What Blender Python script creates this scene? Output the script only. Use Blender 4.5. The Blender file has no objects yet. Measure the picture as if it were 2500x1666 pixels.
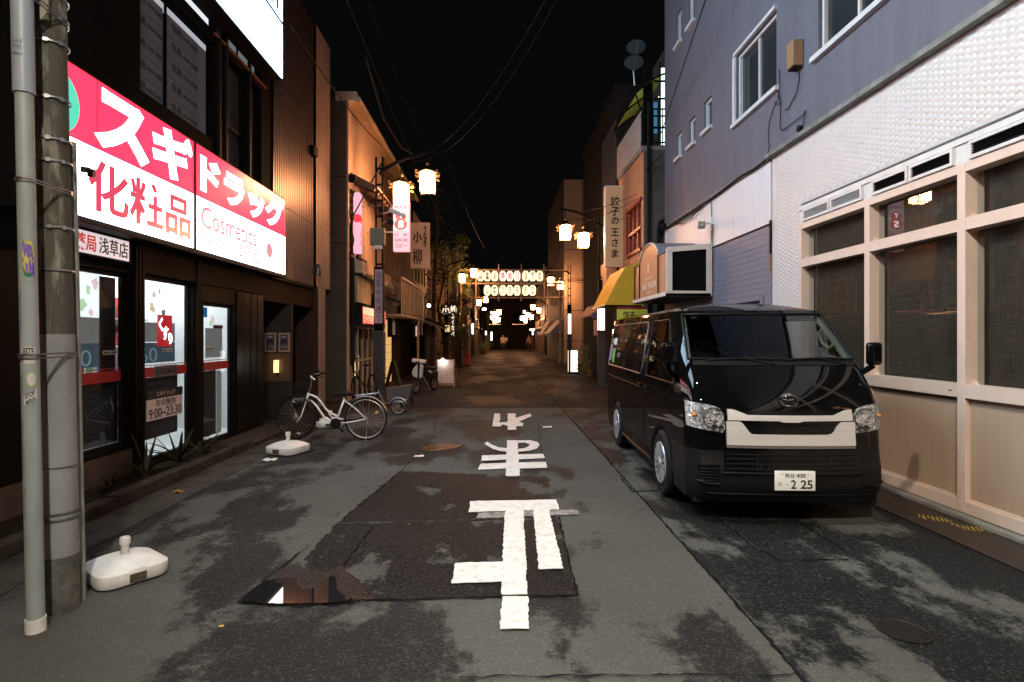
import bpy, math, random
from mathutils import Vector, Matrix, Euler, noise as mnoise
from mathutils.geometry import tessellate_polygon
R = math.radians
PI = math.pi
rnd = random.Random(7)
SC = bpy.context.scene
COL = SC.collection

# ------------------------------------------------------------------ camera, world, exposure
cam = bpy.data.objects.new('camera', bpy.data.cameras.new('camera'))
COL.objects.link(cam)
cam.location = (0, 0, 1.63)
cam.rotation_euler = (R(90), 0, 0)
cam.data.lens = 20.0
cam.data.sensor_width = 36
cam.data.shift_x = 0.0147
cam.data.shift_y = -0.0047
cam.data.clip_start = 0.05
cam.data.clip_end = 400
SC.camera = cam
wd = bpy.data.worlds.new("World")
SC.world = wd
wd.use_nodes = True
bgn = wd.node_tree.nodes['Background']
bgn.inputs[0].default_value = (0.9, 0.95, 1.0, 1)
bgn.inputs[1].default_value = 0.0028          # black night sky
SC.view_settings.view_transform = 'Standard'
SC.view_settings.look = 'None'
SC.view_settings.exposure = -0.3
SC.view_settings.gamma = 1
SC.cycles.use_denoising = True
SC.cycles.max_bounces = 7
SC.cycles.diffuse_bounces = 3
SC.cycles.glossy_bounces = 4
SC.cycles.transmission_bounces = 4
SC.cycles.transparent_max_bounces = 10
SC.cycles.sample_clamp_indirect = 4.0
SC.cycles.caustics_reflective = False
SC.cycles.caustics_refractive = False

# ------------------------------------------------------------------ measuring the place (street survey units)
FU, U0, V0, EYE = 1307.0, 1142.0, 773.0, 1.63
def G(u, v, z=0.0):                       # point on the ground
    y = FU*(EYE-z)/(v-V0)
    return Vector(((u-U0)*y/FU, y, z))
def XP(u, v, x):                          # point on a wall x = const
    y = x*FU/(u-U0)
    return Vector((x, y, EYE+(V0-v)*y/FU))
def YP(u, v, y):                          # point on a wall y = const
    return Vector(((u-U0)*y/FU, y, EYE+(V0-v)*y/FU))

# ------------------------------------------------------------------ materials
MATS = {}
def M(name, col, rough=0.6, metal=0.0, spec=0.5, var=None, vs=4.0, bump=0.0, bs=40.0, emit=None, es=0.0,
      coat=0.0, trans=0.0, alpha=1.0, stretch=(1, 1, 1), rvar=0.0, ramp=(0.35, 0.65)):
    m = bpy.data.materials.new(name)
    m.use_nodes = True
    nt = m.node_tree
    n, l = nt.nodes, nt.links
    b = n['Principled BSDF']
    b.inputs['Base Color'].default_value = (*col, 1)
    b.inputs['Roughness'].default_value = rough
    b.inputs['Metallic'].default_value = metal
    b.inputs['Specular IOR Level'].default_value = spec
    b.inputs['Coat Weight'].default_value = coat
    b.inputs['Transmission Weight'].default_value = trans
    b.inputs['Alpha'].default_value = alpha
    if emit is not None:
        b.inputs['Emission Color'].default_value = (*emit, 1)
        b.inputs['Emission Strength'].default_value = es
    mp = None
    if var is not None or bump or rvar:
        tc = n.new('ShaderNodeTexCoord')
        mp = n.new('ShaderNodeMapping')
        mp.inputs['Scale'].default_value = stretch
        l.new(tc.outputs['Object'], mp.inputs['Vector'])
    if var is not None or rvar:
        t = n.new('ShaderNodeTexNoise')
        t.inputs['Scale'].default_value = vs
        t.inputs['Detail'].default_value = 6
        t.inputs['Roughness'].default_value = 0.62
        l.new(mp.outputs['Vector'], t.inputs['Vector'])
        rp = n.new('ShaderNodeMapRange')
        rp.inputs[1].default_value, rp.inputs[2].default_value = ramp
        l.new(t.outputs['Fac'], rp.inputs[0])
        if var is not None:
            mx = n.new('ShaderNodeMix')
            mx.data_type = 'RGBA'
            mx.inputs[6].default_value = (*col, 1)
            mx.inputs[7].default_value = (*var, 1)
            l.new(rp.outputs[0], mx.inputs[0])
            l.new(mx.outputs[2], b.inputs['Base Color'])
        if rvar:
            ro = n.new('ShaderNodeMapRange')
            ro.inputs[3].default_value = max(0.02, rough-rvar)
            ro.inputs[4].default_value = min(1, rough+rvar)
            l.new(t.outputs['Fac'], ro.inputs[0])
            l.new(ro.outputs[0], b.inputs['Roughness'])
    if bump:
        t2 = n.new('ShaderNodeTexNoise')
        t2.inputs['Scale'].default_value = bs
        t2.inputs['Detail'].default_value = 4
        l.new(mp.outputs['Vector'], t2.inputs['Vector'])
        bp = n.new('ShaderNodeBump')
        bp.inputs['Strength'].default_value = bump
        bp.inputs['Distance'].default_value = 0.01
        l.new(t2.outputs['Fac'], bp.inputs['Height'])
        l.new(bp.outputs['Normal'], b.inputs['Normal'])
    MATS[name] = m
    return m
def EM(name, col, s):                     # a surface that gives off light
    return M(name, (0.03, 0.03, 0.03), 0.22, emit=col, es=s, spec=0.5)

black_metal = M('black_metal', (0.006, 0.006, 0.0065), 0.55, 0.0, spec=0.12, var=(0.009, 0.008, 0.008), vs=9)
dark_panel = M('dark_panel', (0.0045, 0.0045, 0.005), 0.7, spec=0.02, var=(0.007, 0.0065, 0.006), vs=3)
gloss_black = M('gloss_black', (0.004, 0.004, 0.0045), 0.16, spec=0.35, rvar=0.08, vs=3)
brown_frame = M('brown_frame', (0.008, 0.0052, 0.004), 0.5, 0.0, spec=0.06, var=(0.006, 0.004, 0.003), vs=6)
brown_panel = M('brown_panel', (0.024, 0.012, 0.007), 0.6, spec=0.05, var=(0.018, 0.009, 0.0055), vs=2)
steel = M('steel', (0.45, 0.45, 0.44), 0.32, 0.9, var=(0.35, 0.33, 0.31), vs=12)
chrome = M('chrome', (0.75, 0.75, 0.76), 0.09, 1.0)
white_plastic = M('white_plastic', (0.72, 0.70, 0.66), 0.42, var=(0.60, 0.58, 0.53), vs=7, bump=0.05, bs=60)
white_paint = M('white_paint', (0.70, 0.69, 0.66), 0.5, var=(0.60, 0.58, 0.54), vs=6)
rubber = M('rubber', (0.008, 0.008, 0.008), 0.75, spec=0.2, bump=0.2, bs=120)
glass_dark = M('glass_dark', (0.010, 0.011, 0.012), 0.06, spec=0.6)
gold = M('gold', (0.34, 0.20, 0.08), 0.4, 0.5, var=(0.24, 0.13, 0.05), vs=20)
ink = M('ink', (0.012, 0.010, 0.010), 0.6)
concrete = M('concrete', (0.24, 0.23, 0.21), 0.85, var=(0.13, 0.125, 0.11), vs=5, bump=0.35, bs=70)
clear_glass = M('clear_glass', (0.9, 0.95, 0.95), 0.02, spec=0.5)
def make_glass(m, tint, reflect):
    nt = m.node_tree
    n, l = nt.nodes, nt.links
    n.clear()
    o = n.new('ShaderNodeOutputMaterial')
    tr = n.new('ShaderNodeBsdfTransparent')
    tr.inputs[0].default_value = (*tint, 1)
    gl = n.new('ShaderNodeBsdfGlossy')
    gl.inputs[0].default_value = (1, 1, 1, 1)
    gl.inputs[1].default_value = 0.012
    fr = n.new('ShaderNodeFresnel')
    fr.inputs[0].default_value = reflect
    mx = n.new('ShaderNodeMixShader')
    ge = n.new('ShaderNodeNewGeometry')
    om = n.new('ShaderNodeMath')
    om.operation = 'SUBTRACT'
    om.inputs[0].default_value = 1.0
    l.new(ge.outputs['Backfacing'], om.inputs[1])
    mm = n.new('ShaderNodeMath')
    mm.operation = 'MULTIPLY'
    l.new(fr.outputs[0], mm.inputs[0])
    l.new(om.outputs[0], mm.inputs[1])
    l.new(mm.outputs[0], mx.inputs[0])
    l.new(tr.outputs[0], mx.inputs[1])
    l.new(gl.outputs[0], mx.inputs[2])
    l.new(mx.outputs[0], o.inputs[0])
make_glass(clear_glass, (0.88, 0.92, 0.92), 1.5)
smoke_glass = M('smoke_glass', (0.5, 0.5, 0.5))
make_glass(smoke_glass, (0.75, 0.76, 0.77), 1.45)

# ------------------------------------------------------------------ mesh building
class MB:
    def __init__(s):
        s.v, s.f, s.m, s.cur = [], [], [], 0
    def add(s, vs, fs):
        o = len(s.v)
        s.v += [Vector(p) for p in vs]
        s.f += [tuple(i+o for i in f) for f in fs]
        s.m += [s.cur]*len(fs)
        return s
    def box(s, x0, x1, y0, y1, z0, z1):
        if x0 > x1: x0, x1 = x1, x0
        if y0 > y1: y0, y1 = y1, y0
        if z0 > z1: z0, z1 = z1, z0
        vs = [(x, y, z) for z in (z0, z1) for y in (y0, y1) for x in (x0, x1)]
        return s.add(vs, [(0, 2, 3, 1), (4, 5, 7, 6), (0, 1, 5, 4), (2, 6, 7, 3), (0, 4, 6, 2), (1, 3, 7, 5)])
    def obox(s, c, size, rot=(0, 0, 0)):
        mt = Euler(rot).to_matrix() if not isinstance(rot, Matrix) else rot
        c = Vector(c)
        h = Vector(size)/2
        vs = [c+mt @ Vector((sx*h.x, sy*h.y, sz*h.z)) for sz in (-1, 1) for sy in (-1, 1) for sx in (-1, 1)]
        return s.add(vs, [(0, 2, 3, 1), (4, 5, 7, 6), (0, 1, 5, 4), (2, 6, 7, 3), (0, 4, 6, 2), (1, 3, 7, 5)])
    def bar(s, p0, p1, w, h=None):        # square bar between two points
        p0, p1 = Vector(p0), Vector(p1)
        h = h or w
        d = p1-p0
        q = d.to_track_quat('Z', 'Y').to_matrix()
        return s.obox((p0+p1)/2, (w, h, d.length), q)
    def prism(s, pts, n):                 # planar polygon extruded by vector n
        n = Vector(n)
        k = len(pts)
        pts = [Vector(p) for p in pts]
        tris = tessellate_polygon([pts])
        nn = Vector((0, 0, 0))
        for i in range(k):
            nn += pts[i].cross(pts[(i+1) % k])
        top = [p+n for p in pts]
        fs = []
        flip = nn.dot(n) < 0
        for t in tris:
            a, b, c = t
            nt = (pts[b]-pts[a]).cross(pts[c]-pts[a])
            if nt.dot(n) < 0:
                a, b, c = c, b, a
            fs.append((k+a, k+b, k+c))
            fs.append((c, b, a))
        for i in range(k):
            j = (i+1) % k
            fs.append((j, i, k+i, k+j) if flip else (i, j, k+j, k+i))
        return s.add(pts+top, fs)
    def poly(s, pts):
        pts = [Vector(p) for p in pts]
        return s.add(pts, [tuple(t) for t in tessellate_polygon([pts])])
    def quad(s, a, b, c, d):
        return s.add([a, b, c, d], [(0, 1, 2, 3)])
    def tube(s, pts, r, n=7, closed=False, caps=True):
        pts = [Vector(p) for p in pts]
        k = len(pts)
        rs = r if isinstance(r, (list, tuple)) else [r]*k
        vs, fs = [], []
        up = Vector((0.13, 0.21, 0.97)).normalized()
        prev = None
        for i, p in enumerate(pts):
            a = pts[i-1] if (i > 0 or closed) else pts[0]
            b = pts[(i+1) % k] if (i < k-1 or closed) else pts[-1]
            d = (b-a)
            d = d.normalized() if d.length > 1e-9 else Vector((0, 0, 1))
            if prev is None:
                e = d.cross(up)
                if e.length < 0.05:
                    e = d.cross(Vector((1, 0, 0)))
            else:
                e = prev-d*prev.dot(d)
            e.normalize()
            prev = e
            f = d.cross(e)
            for j in range(n):
                t = 2*PI*j/n
                vs.append(p+(e*math.cos(t)+f*math.sin(t))*rs[i])
        for i in range(k if closed else k-1):
            i2 = (i+1) % k
            for j in range(n):
                j2 = (j+1) % n
                fs.append((i*n+j, i*n+j2, i2*n+j2, i2*n+j))
        if caps and not closed:
            fs.append(tuple(reversed(range(n))))
            fs.append(tuple((k-1)*n+j for j in range(n)))
        return s.add(vs, fs)
    def lathe(s, prof, o=(0, 0, 0), n=16, axis=(0, 0, 1), sx=1.0, sy=1.0):
        o = Vector(o)
        q = Vector(axis).to_track_quat('Z', 'Y').to_matrix()
        vs, fs = [], []
        for (r, h) in prof:
            for j in range(n):
                t = 2*PI*j/n
                vs.append(o+q @ Vector((r*math.cos(t)*sx, r*math.sin(t)*sy, h)))
        for i in range(len(prof)-1):
            for j in range(n):
                j2 = (j+1) % n
                fs.append((i*n+j, i*n+j2, (i+1)*n+j2, (i+1)*n+j))
        fs.append(tuple(reversed(range(n))))
        fs.append(tuple((len(prof)-1)*n+j for j in range(n)))
        return s.add(vs, fs)
    def ball(s, c, r, n=10, sc=(1, 1, 1)):
        c = Vector(c)
        vs, fs = [], []
        m = n//2+1
        for i in range(m+1):
            a = PI*i/m
            for j in range(n):
                t = 2*PI*j/n
                vs.append(c+Vector((r*math.sin(a)*math.cos(t)*sc[0], r*math.sin(a)*math.sin(t)*sc[1], r*math.cos(a)*sc[2])))
        for i in range(m):
            for j in range(n):
                j2 = (j+1) % n
                fs.append((i*n+j, (i+1)*n+j, (i+1)*n+j2, i*n+j2))
        return s.add(vs, fs)
    def grid(s, rows, closed=False, skip=None):   # rows: list of equal lists of points
        k = len(rows[0])
        vs = [p for r in rows for p in r]
        fs = []
        for i in range(len(rows)-1):
            for j in range(k if closed else k-1):
                j2 = (j+1) % k
                if skip and skip(i, j):
                    continue
                fs.append((i*k+j, i*k+j2, (i+1)*k+j2, (i+1)*k+j))
        return s.add(vs, fs)
    def mesh(s, name, off=None, smooth=False, mats=(), bevel=0.0, segs=2):
        me = bpy.data.meshes.new(name)
        vs = [tuple(p-off) for p in s.v] if off is not None else [tuple(p) for p in s.v]
        me.from_pydata(vs, [], s.f)
        for m in mats:
            me.materials.append(m)
        if any(s.m):
            me.polygons.foreach_set('material_index', s.m)
        if bevel:
            import bmesh
            bm = bmesh.new()
            bm.from_mesh(me)
            bmesh.ops.remove_doubles(bm, verts=bm.verts, dist=1e-5)
            es = [e for e in bm.edges if len(e.link_faces) == 2 and e.calc_face_angle(0) > 0.5]
            bmesh.ops.bevel(bm, geom=es, offset=bevel, segments=segs, affect='EDGES', clamp_overlap=True, profile=0.6)
            bm.to_mesh(me)
            bm.free()
        if smooth:
            me.polygons.foreach_set('use_smooth', [True]*len(me.polygons))
            if smooth != 'all':
                try:
                    me.set_sharp_from_angle(angle=R(38))
                except Exception:
                    pass
        me.update()
        return me
    def build(s, name, mat, parent=None, smooth=False, bevel=0.0, segs=2, kind=None):
        mats = mat if isinstance(mat, (list, tuple)) else [mat]
        off = rootloc(parent) if parent is not None else None
        o = bpy.data.objects.new(name, s.mesh(name, off, smooth, mats, bevel, segs))
        COL.objects.link(o)
        if parent is not None:
            o.parent = parent
        if kind:
            o['kind'] = kind
        return o
def rootloc(p):
    while p.parent is not None:
        p = p.parent
    return Vector(p.location)
def tag(o, label=None, cat=None, group=None, kind=None):
    if label: o['label'] = label
    if cat: o['category'] = cat
    if group: o['group'] = group
    if kind: o['kind'] = kind
    return o
def thing(name, label, cat, loc=(0, 0, 0), group=None):
    o = bpy.data.objects.new(name, None)
    o.empty_display_size = 0.2
    COL.objects.link(o)
    o.location = loc
    return tag(o, label, cat, group)
def children(o):
    return [c for c in COL.objects if c.parent == o]
def copy_tree(o, parent=None, kids=None):
    if kids is None:
        kids = {}
        for c in COL.objects:
            if c.parent:
                kids.setdefault(c.parent.name, []).append(c)
    c = o.copy()
    COL.objects.link(c)
    if parent is not None:
        c.parent = parent
    for ch in kids.get(o.name, []):
        copy_tree(ch, c, kids)
    return c
def B(name, mat, parent, *b, bevel=0.0):
    return MB().box(*b).build(name, mat, parent, bevel=bevel)

# a wall sheet on x = const (side = +1 faces +x, -1 faces -x) with openings; each reveal goes in by depth
def holed(mb, x, side, y0, y1, z0, z1, holes, depth=0.12):
    ys = sorted({y0, y1, *[h[0] for h in holes], *[h[1] for h in holes]})
    zs = sorted({z0, z1, *[h[2] for h in holes], *[h[3] for h in holes]})
    ys = [y for y in ys if y0 <= y <= y1]
    zs = [z for z in zs if z0 <= z <= z1]
    def inh(y, z):
        return any(h[0] < y < h[1] and h[2] < z < h[3] for h in holes)
    xi = x-side*depth
    for a, b in zip(ys, ys[1:]):
        for c, d in zip(zs, zs[1:]):
            if inh((a+b)/2, (c+d)/2):
                continue
            q = [(x, a, c), (x, b, c), (x, b, d), (x, a, d)]
            mb.quad(*(q if side > 0 else q[::-1]))
    for h in holes:
        a, b, c, d = h
        for p, q in (((a, c), (b, c)), ((b, c), (b, d)), ((b, d), (a, d)), ((a, d), (a, c))):
            w = [(x, p[0], p[1]), (x, q[0], q[1]), (xi, q[0], q[1]), (xi, p[0], p[1])]
            mb.quad(*(w if side < 0 else w[::-1]))
    return mb

# ------------------------------------------------------------------ lettering
TXT = {}
def text_mesh(s, bold, ls):
    k = (s, bold, ls)
    if k in TXT:
        return TXT[k]
    cu = bpy.data.curves.new('lettering', 'FONT')
    cu.body = s
    cu.offset = bold
    cu.resolution_u = 3
    cu.extrude = 0.5
    cu.align_x = 'CENTER'
    cu.space_line = ls
    ob = bpy.data.objects.new('lettering', cu)
    COL.objects.link(ob)
    bpy.context.view_layer.update()
    me = bpy.data.meshes.new_from_object(ob.evaluated_get(bpy.context.evaluated_depsgraph_get()))
    vs = [v.co.copy() for v in me.vertices]
    fs = [tuple(p.vertices) for p in me.polygons]
    bpy.data.objects.remove(ob)
    bpy.data.curves.remove(cu)
    bpy.data.meshes.remove(me)
    lo = Vector((min(v.x for v in vs), min(v.y for v in vs), 0))
    hi = Vector((max(v.x for v in vs), max(v.y for v in vs), 0))
    TXT[k] = (vs, fs, lo, hi)
    return TXT[k]
LEFT = (Vector((0, 1, 0)), Vector((0, 0, 1)))      # on a left-hand wall, facing +x
RIGHT = (Vector((0, -1, 0)), Vector((0, 0, 1)))    # on a right-hand wall, facing -x
FRONT = (Vector((1, 0, 0)), Vector((0, 0, 1)))     # facing the street's near end (-y)
def lettering(parent, s, c, axes, w, h, mat, bold=0.0, depth=0.004, ls=1.0, name='lettering', rot=0.0, curve=None):
    vs, fs, lo, hi = text_mesh(s, bold, ls)
    c = Vector(c)
    rx, up = axes
    if rot:
        rx, up = rx*math.cos(rot)+up*math.sin(rot), up*math.cos(rot)-rx*math.sin(rot)
    nn = rx.cross(up)
    mb = MB()
    out = []
    for v in vs:
        x = (v.x-lo.x)/max(1e-6, hi.x-lo.x)-0.5
        y = (v.y-lo.y)/max(1e-6, hi.y-lo.y)-0.5
        p = c+rx*(x*w)+up*(y*h)+nn*(v.z*depth)
        if curve:
            p = curve(p, v.z*depth)
        out.append(p)
    mb.add(out, fs)
    return mb.build(name, mat, parent)
# ------------------------------------------------------------------ ground
def asphalt(name, dry, wet, scale, lo, hi, wetrough=0.3, sparkle=0.4, yst=0.55, dryx=None):
    m = bpy.data.materials.new(name)
    m.use_nodes = True
    nt = m.node_tree
    n, l = nt.nodes, nt.links
    b = n['Principled BSDF']
    b.inputs['Specular IOR Level'].default_value = 0.02
    tc = n.new('ShaderNodeTexCoord')
    mp = n.new('ShaderNodeMapping')
    mp.inputs['Scale'].default_value = (1, yst, 1)
    l.new(tc.outputs['Object'], mp.inputs['Vector'])
    t = n.new('ShaderNodeTexNoise')
    t.inputs['Scale'].default_value = scale
    t.inputs['Detail'].default_value = 9
    t.inputs['Roughness'].default_value = 0.6
    l.new(mp.outputs['Vector'], t.inputs['Vector'])
    fine = n.new('ShaderNodeTexNoise')
    fine.inputs['Scale'].default_value = 16
    fine.inputs['Detail'].default_value = 8
    fine.inputs['Roughness'].default_value = 0.75
    l.new(tc.outputs['Object'], fine.inputs['Vector'])
    ad = n.new('ShaderNodeMath')
    ad.operation = 'MULTIPLY_ADD'
    ad.inputs[1].default_value = 0.20
    l.new(fine.outputs['Fac'], ad.inputs[0])
    l.new(t.outputs['Fac'], ad.inputs[2])
    if dryx:
        sx = n.new('ShaderNodeSeparateXYZ')
        l.new(tc.outputs['Object'], sx.inputs[0])
        dx = n.new('ShaderNodeMapRange')
        dx.interpolation_type = 'SMOOTHSTEP'
        dx.inputs[1].default_value, dx.inputs[2].default_value = dryx
        dx.inputs[4].default_value = 0.085
        l.new(sx.outputs[0], dx.inputs[0])
        ad2 = n.new('ShaderNodeMath')
        l.new(ad.outputs[0], ad2.inputs[0])
        l.new(dx.outputs[0], ad2.inputs[1])
        ad = ad2
    rp = n.new('ShaderNodeMapRange')
    rp.interpolation_type = 'SMOOTHSTEP'
    rp.inputs[1].default_value = lo+0.10
    rp.inputs[2].default_value = hi+0.10
    l.new(ad.outputs[0], rp.inputs[0])
    mx = n.new('ShaderNodeMix')
    mx.data_type = 'RGBA'
    mx.inputs[6].default_value = (*wet, 1)
    mx.inputs[7].default_value = (*dry, 1)
    l.new(rp.outputs[0], mx.inputs[0])
    # aggregate: pale stone flecks, with wet sparkle also put into their colour
    vo = n.new('ShaderNodeTexVoronoi')
    vo.inputs['Scale'].default_value = 95
    l.new(tc.outputs['Object'], vo.inputs['Vector'])
    sep = n.new('ShaderNodeSeparateColor')
    l.new(vo.outputs['Color'], sep.inputs[0])
    fl = n.new('ShaderNodeMapRange')
    fl.inputs[1].default_value = 0.80
    fl.inputs[2].default_value = 1.0
    l.new(sep.outputs[0], fl.inputs[0])
    mu = n.new('ShaderNodeMix')
    mu.data_type = 'RGBA'
    mu.inputs[7].default_value = (0.30, 0.28, 0.25, 1)
    sm = n.new('ShaderNodeMath')
    sm.operation = 'MULTIPLY'
    sm.inputs[1].default_value = sparkle
    l.new(fl.outputs[0], sm.inputs[0])
    l.new(sm.outputs[0], mu.inputs[0])
    l.new(mx.outputs[2], mu.inputs[6])
    # large, soft wear
    big = n.new('ShaderNodeTexNoise')
    big.inputs['Scale'].default_value = 0.55
    big.inputs['Detail'].default_value = 3
    l.new(tc.outputs['Object'], big.inputs['Vector'])
    br = n.new('ShaderNodeMapRange')
    br.inputs[1].default_value = 0.3
    br.inputs[2].default_value = 0.7
    br.inputs[3].default_value = 0.78
    br.inputs[4].default_value = 1.15
    l.new(big.outputs['Fac'], br.inputs[0])
    hs = n.new('ShaderNodeHueSaturation')
    l.new(br.outputs[0], hs.inputs['Value'])
    l.new(mu.outputs[2], hs.inputs['Color'])
    l.new(hs.outputs[0], b.inputs['Base Color'])
    ro = n.new('ShaderNodeMapRange')
    ro.inputs[3].default_value = wetrough
    ro.inputs[4].default_value = 0.82
    l.new(rp.outputs[0], ro.inputs[0])
    l.new(ro.outputs[0], b.inputs['Roughness'])
    bp = n.new('ShaderNodeBump')
    bp.inputs['Strength'].default_value = 0.85
    bp.inputs['Distance'].default_value = 0.006
    l.new(vo.outputs['Distance'], bp.inputs['Height'])
    l.new(bp.outputs['Normal'], b.inputs['Normal'])
    MATS[name] = m
    return m
road_m = asphalt('road_asphalt', (0.080, 0.078, 0.070), (0.0215, 0.0212, 0.0212), 1.0, 0.462, 0.522, 0.5, 0.16, dryx=(0.15, 0.75))
strip_m = asphalt('strip_asphalt', (0.084, 0.083, 0.075), (0.0145, 0.0147, 0.0152), 1.15, 0.495, 0.565, 0.45, 0.16)
patch_m = asphalt('patch_asphalt', (0.072, 0.070, 0.064), (0.0140, 0.0136, 0.0138), 1.7, 0.555, 0.60, 0.5, 0.14)
pale_m = asphalt('pale_asphalt', (0.075, 0.073, 0.067), (0.03, 0.03, 0.03), 1.3, 0.32, 0.38, 0.5, 0.4)
ground_m = M('ground_earth', (0.03, 0.028, 0.026), 0.9, var=(0.02, 0.019, 0.018), vs=2, bump=0.3)
tar = M('tar', (0.013, 0.0125, 0.012), 0.8, spec=0.0, bump=0.3, bs=90)
gutter_m = M('gutter_concrete', (0.060, 0.054, 0.045), 0.8, spec=.2, var=(0.020, 0.018, 0.016), vs=3.5, bump=0.4, bs=60)
kerb_m = M('kerb_concrete', (0.052, 0.043, 0.034), 0.85, spec=.2, var=(0.020, 0.017, 0.014), vs=5, bump=0.4, bs=60)
road_paint = M('road_paint', (0.66, 0.65, 0.61), 0.6, var=(0.38, 0.37, 0.345), vs=16, bump=0.5, bs=110, ramp=(0.48, 0.78))
worn_paint = M('worn_paint', (0.30, 0.285, 0.26), 0.7, var=(0.10, 0.095, 0.088), vs=18, bump=0.5, bs=110)
soil = M('planter_soil', (0.010, 0.008, 0.006), 0.95, spec=.1, var=(0.018, 0.014, 0.010), vs=14, bump=0.8, bs=40)
steel_cover = M('steel_cover', (0.035, 0.024, 0.018), 0.5, 0.3, var=(0.022, 0.015, 0.012), vs=9, bump=0.2)
yellow_dot = M('yellow_dot', (0.36, 0.24, 0.04), 0.6)
rust = M('rust', (0.011, 0.0075, 0.0065), 0.6, 0.3, var=(0.007, 0.0055, 0.005), vs=22, bump=0.3)

def sheet(name, pts, z, mat, n=None):
    mb = MB()
    mb.poly([(p[0], p[1], z) for p in pts])
    o = mb.build(name, mat)
    o['kind'] = 'structure'
    return o
def ragged(pts, amp, step, seed):          # an outline with a broken edge
    r = random.Random(seed)
    out = []
    k = len(pts)
    for i in range(k):
        a, b = Vector(pts[i][:2]), Vector(pts[(i+1) % k][:2])
        d = b-a
        m = max(1, int(d.length/step))
        nrm = Vector((d.y, -d.x)).normalized() if d.length else Vector((0, 0))
        for j in range(m):
            p = a+d*(j/m)
            out.append(p+nrm*(r.uniform(-amp, amp) if j else r.uniform(-amp, amp)*0.3))
    return out
sheet('ground', [(-140, -40), (140, -40), (140, 240), (-140, 240)], -0.03, ground_m)
def grid_sheet(name, x0, x1, y0, y1, z, mat):
    mb = MB().box(x0, x1, y0, y1, z-0.02, z)
    return tag(mb.build(name, mat), kind='structure')
far_m = asphalt('far_asphalt', (0.036, 0.031, 0.028), (0.0155, 0.0135, 0.0125), 0.7, 0.40, 0.60, 0.5, 0.3)
grid_sheet('road', -3.12, 1.45, -9, 13.0, 0.0, road_m)
grid_sheet('road', -3.12, 1.45, 13.01, 64, 0.0, far_m)
grid_sheet('roadside_strip', 1.462, 3.62, -9, 13.0, 0.0, strip_m)
grid_sheet('roadside_strip', 1.462, 3.62, 13.01, 34, 0.0, far_m)
grid_sheet('pavement', 3.625, 9, 14.36, 64, 0.002, far_m)
grid_sheet('roadside_strip', 1.452, 3.62, 34.01, 64, 0.0, far_m)
grid_sheet('pavement', -9, -3.125, 9.0, 64, 0.004, far_m)
grid_sheet('gutter', -3.575, -3.125, -6, 8.99, 0.004, gutter_m)
grid_sheet('cross_street', -60, 60, 64.01, 72, 0.0, road_m)
B('street_end_kerb', kerb_m, None, -3.1, 6, 63.8, 64.0, 0.001, 0.06)['kind'] = 'structure'

CR = 950/2080*1/1.0625                     # survey photo scale of the painted road
def C6(x, y): return G((500+x*950/2080)/1.0625, (950+y*950/2080)/1.0625)
def C7(x, y): return G((1400+x*1100/2353)/1.0625, (1100+y*1100/2353)/1.0625)
def patch(name, pts, z, mat, amp=0.012, seed=1):
    return sheet(name, ragged(pts, amp, 0.05, seed), z, mat)
patch('asphalt_patch', [C6(1045, 440), C6(1830, 470), C6(1880, 690), C6(700, 722)], 0.004, patch_m, 0.03, 3)
patch('asphalt_patch', [C6(700, 726), C6(1890, 694), C6(1995, 1108), C6(820, 1138), C6(560, 1140), C6(540, 900)], 0.004, patch_m, 0.02, 4)
def seam(pts, w=0.014, z=0.010, mat=tar, seed=0, amp=0.008):
    r = random.Random(seed)
    mb = MB()
    dense = []
    for a, b in zip(pts, pts[1:]):
        a, b = Vector(a[:2]), Vector(b[:2])
        m = max(1, int((b-a).length/0.06))
        dense += [a.lerp(b, j/m) for j in range(m)]
    dense.append(Vector(pts[-1][:2]))
    rows = []
    for i, p in enumerate(dense):
        d = (dense[min(i+1, len(dense)-1)]-dense[max(i-1, 0)])
        nn = Vector((-d.y, d.x)).normalized()
        c = p+nn*r.uniform(-amp, amp)
        h = w*r.uniform(0.15, 0.75)
        rows.append([(*(c-nn*h), z), (*(c+nn*h), z)])
    mb.grid([[Vector(q) for q in rr] for rr in rows])
    return tag(mb.build('road_seam', mat), kind='structure')
seam([C6(700, 722), C6(1600, 697)], 0.012, mat=pale_m, seed=1)
seam([C6(560, 1142), C6(1995, 1108), C6(1890, 690)], 0.016, seed=2)
seam([(1.456, 1.0), (1.456, 33)], 0.017, 0.006, seed=3, amp=0.012)
seam([C7(-600, 1190), C7(1180, 1180)], 0.010, seed=4, amp=0.012)
seam([C6(1480, 290), C6(1440, 432), C6(1100, 434)], 0.010, mat=pale_m, seed=5)
seam([C6(1240, 102), C6(2080, 98)], 0.05, seed=6)
seam([(-3.1, 13.6), (3.5, 13.6)], 0.04, seed=16)
seam([C6(1240, 130), C6(1225, 260), C6(1050, 440), C6(740, 700)], 0.008, seed=7)
seam([C6(1240, 170), C6(2080, 190)], 0.02, seed=8)
seam([C6(740, 950), C6(900, 740)], 0.014, seed=9)
seam([C6(170, 1150), C6(420, 950), C6(560, 840)], 0.012, seed=10)
seam([C6(1780, 180), C6(1800, 330), C6(1830, 440)], 0.008, seed=11)
seam([C7(1100, 580), C7(1430, 575)], 0.014, seed=12)
seam([C7(250, 150), C7(310, 220), C7(440, 215)], 0.02, seed=13)
seam([C7(735, 345), C7(930, 500), C7(1090, 590)], 0.012, seed=14)
seam([C7(1140, 360), C7(1420, 530)], 0.012, seed=15)

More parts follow.
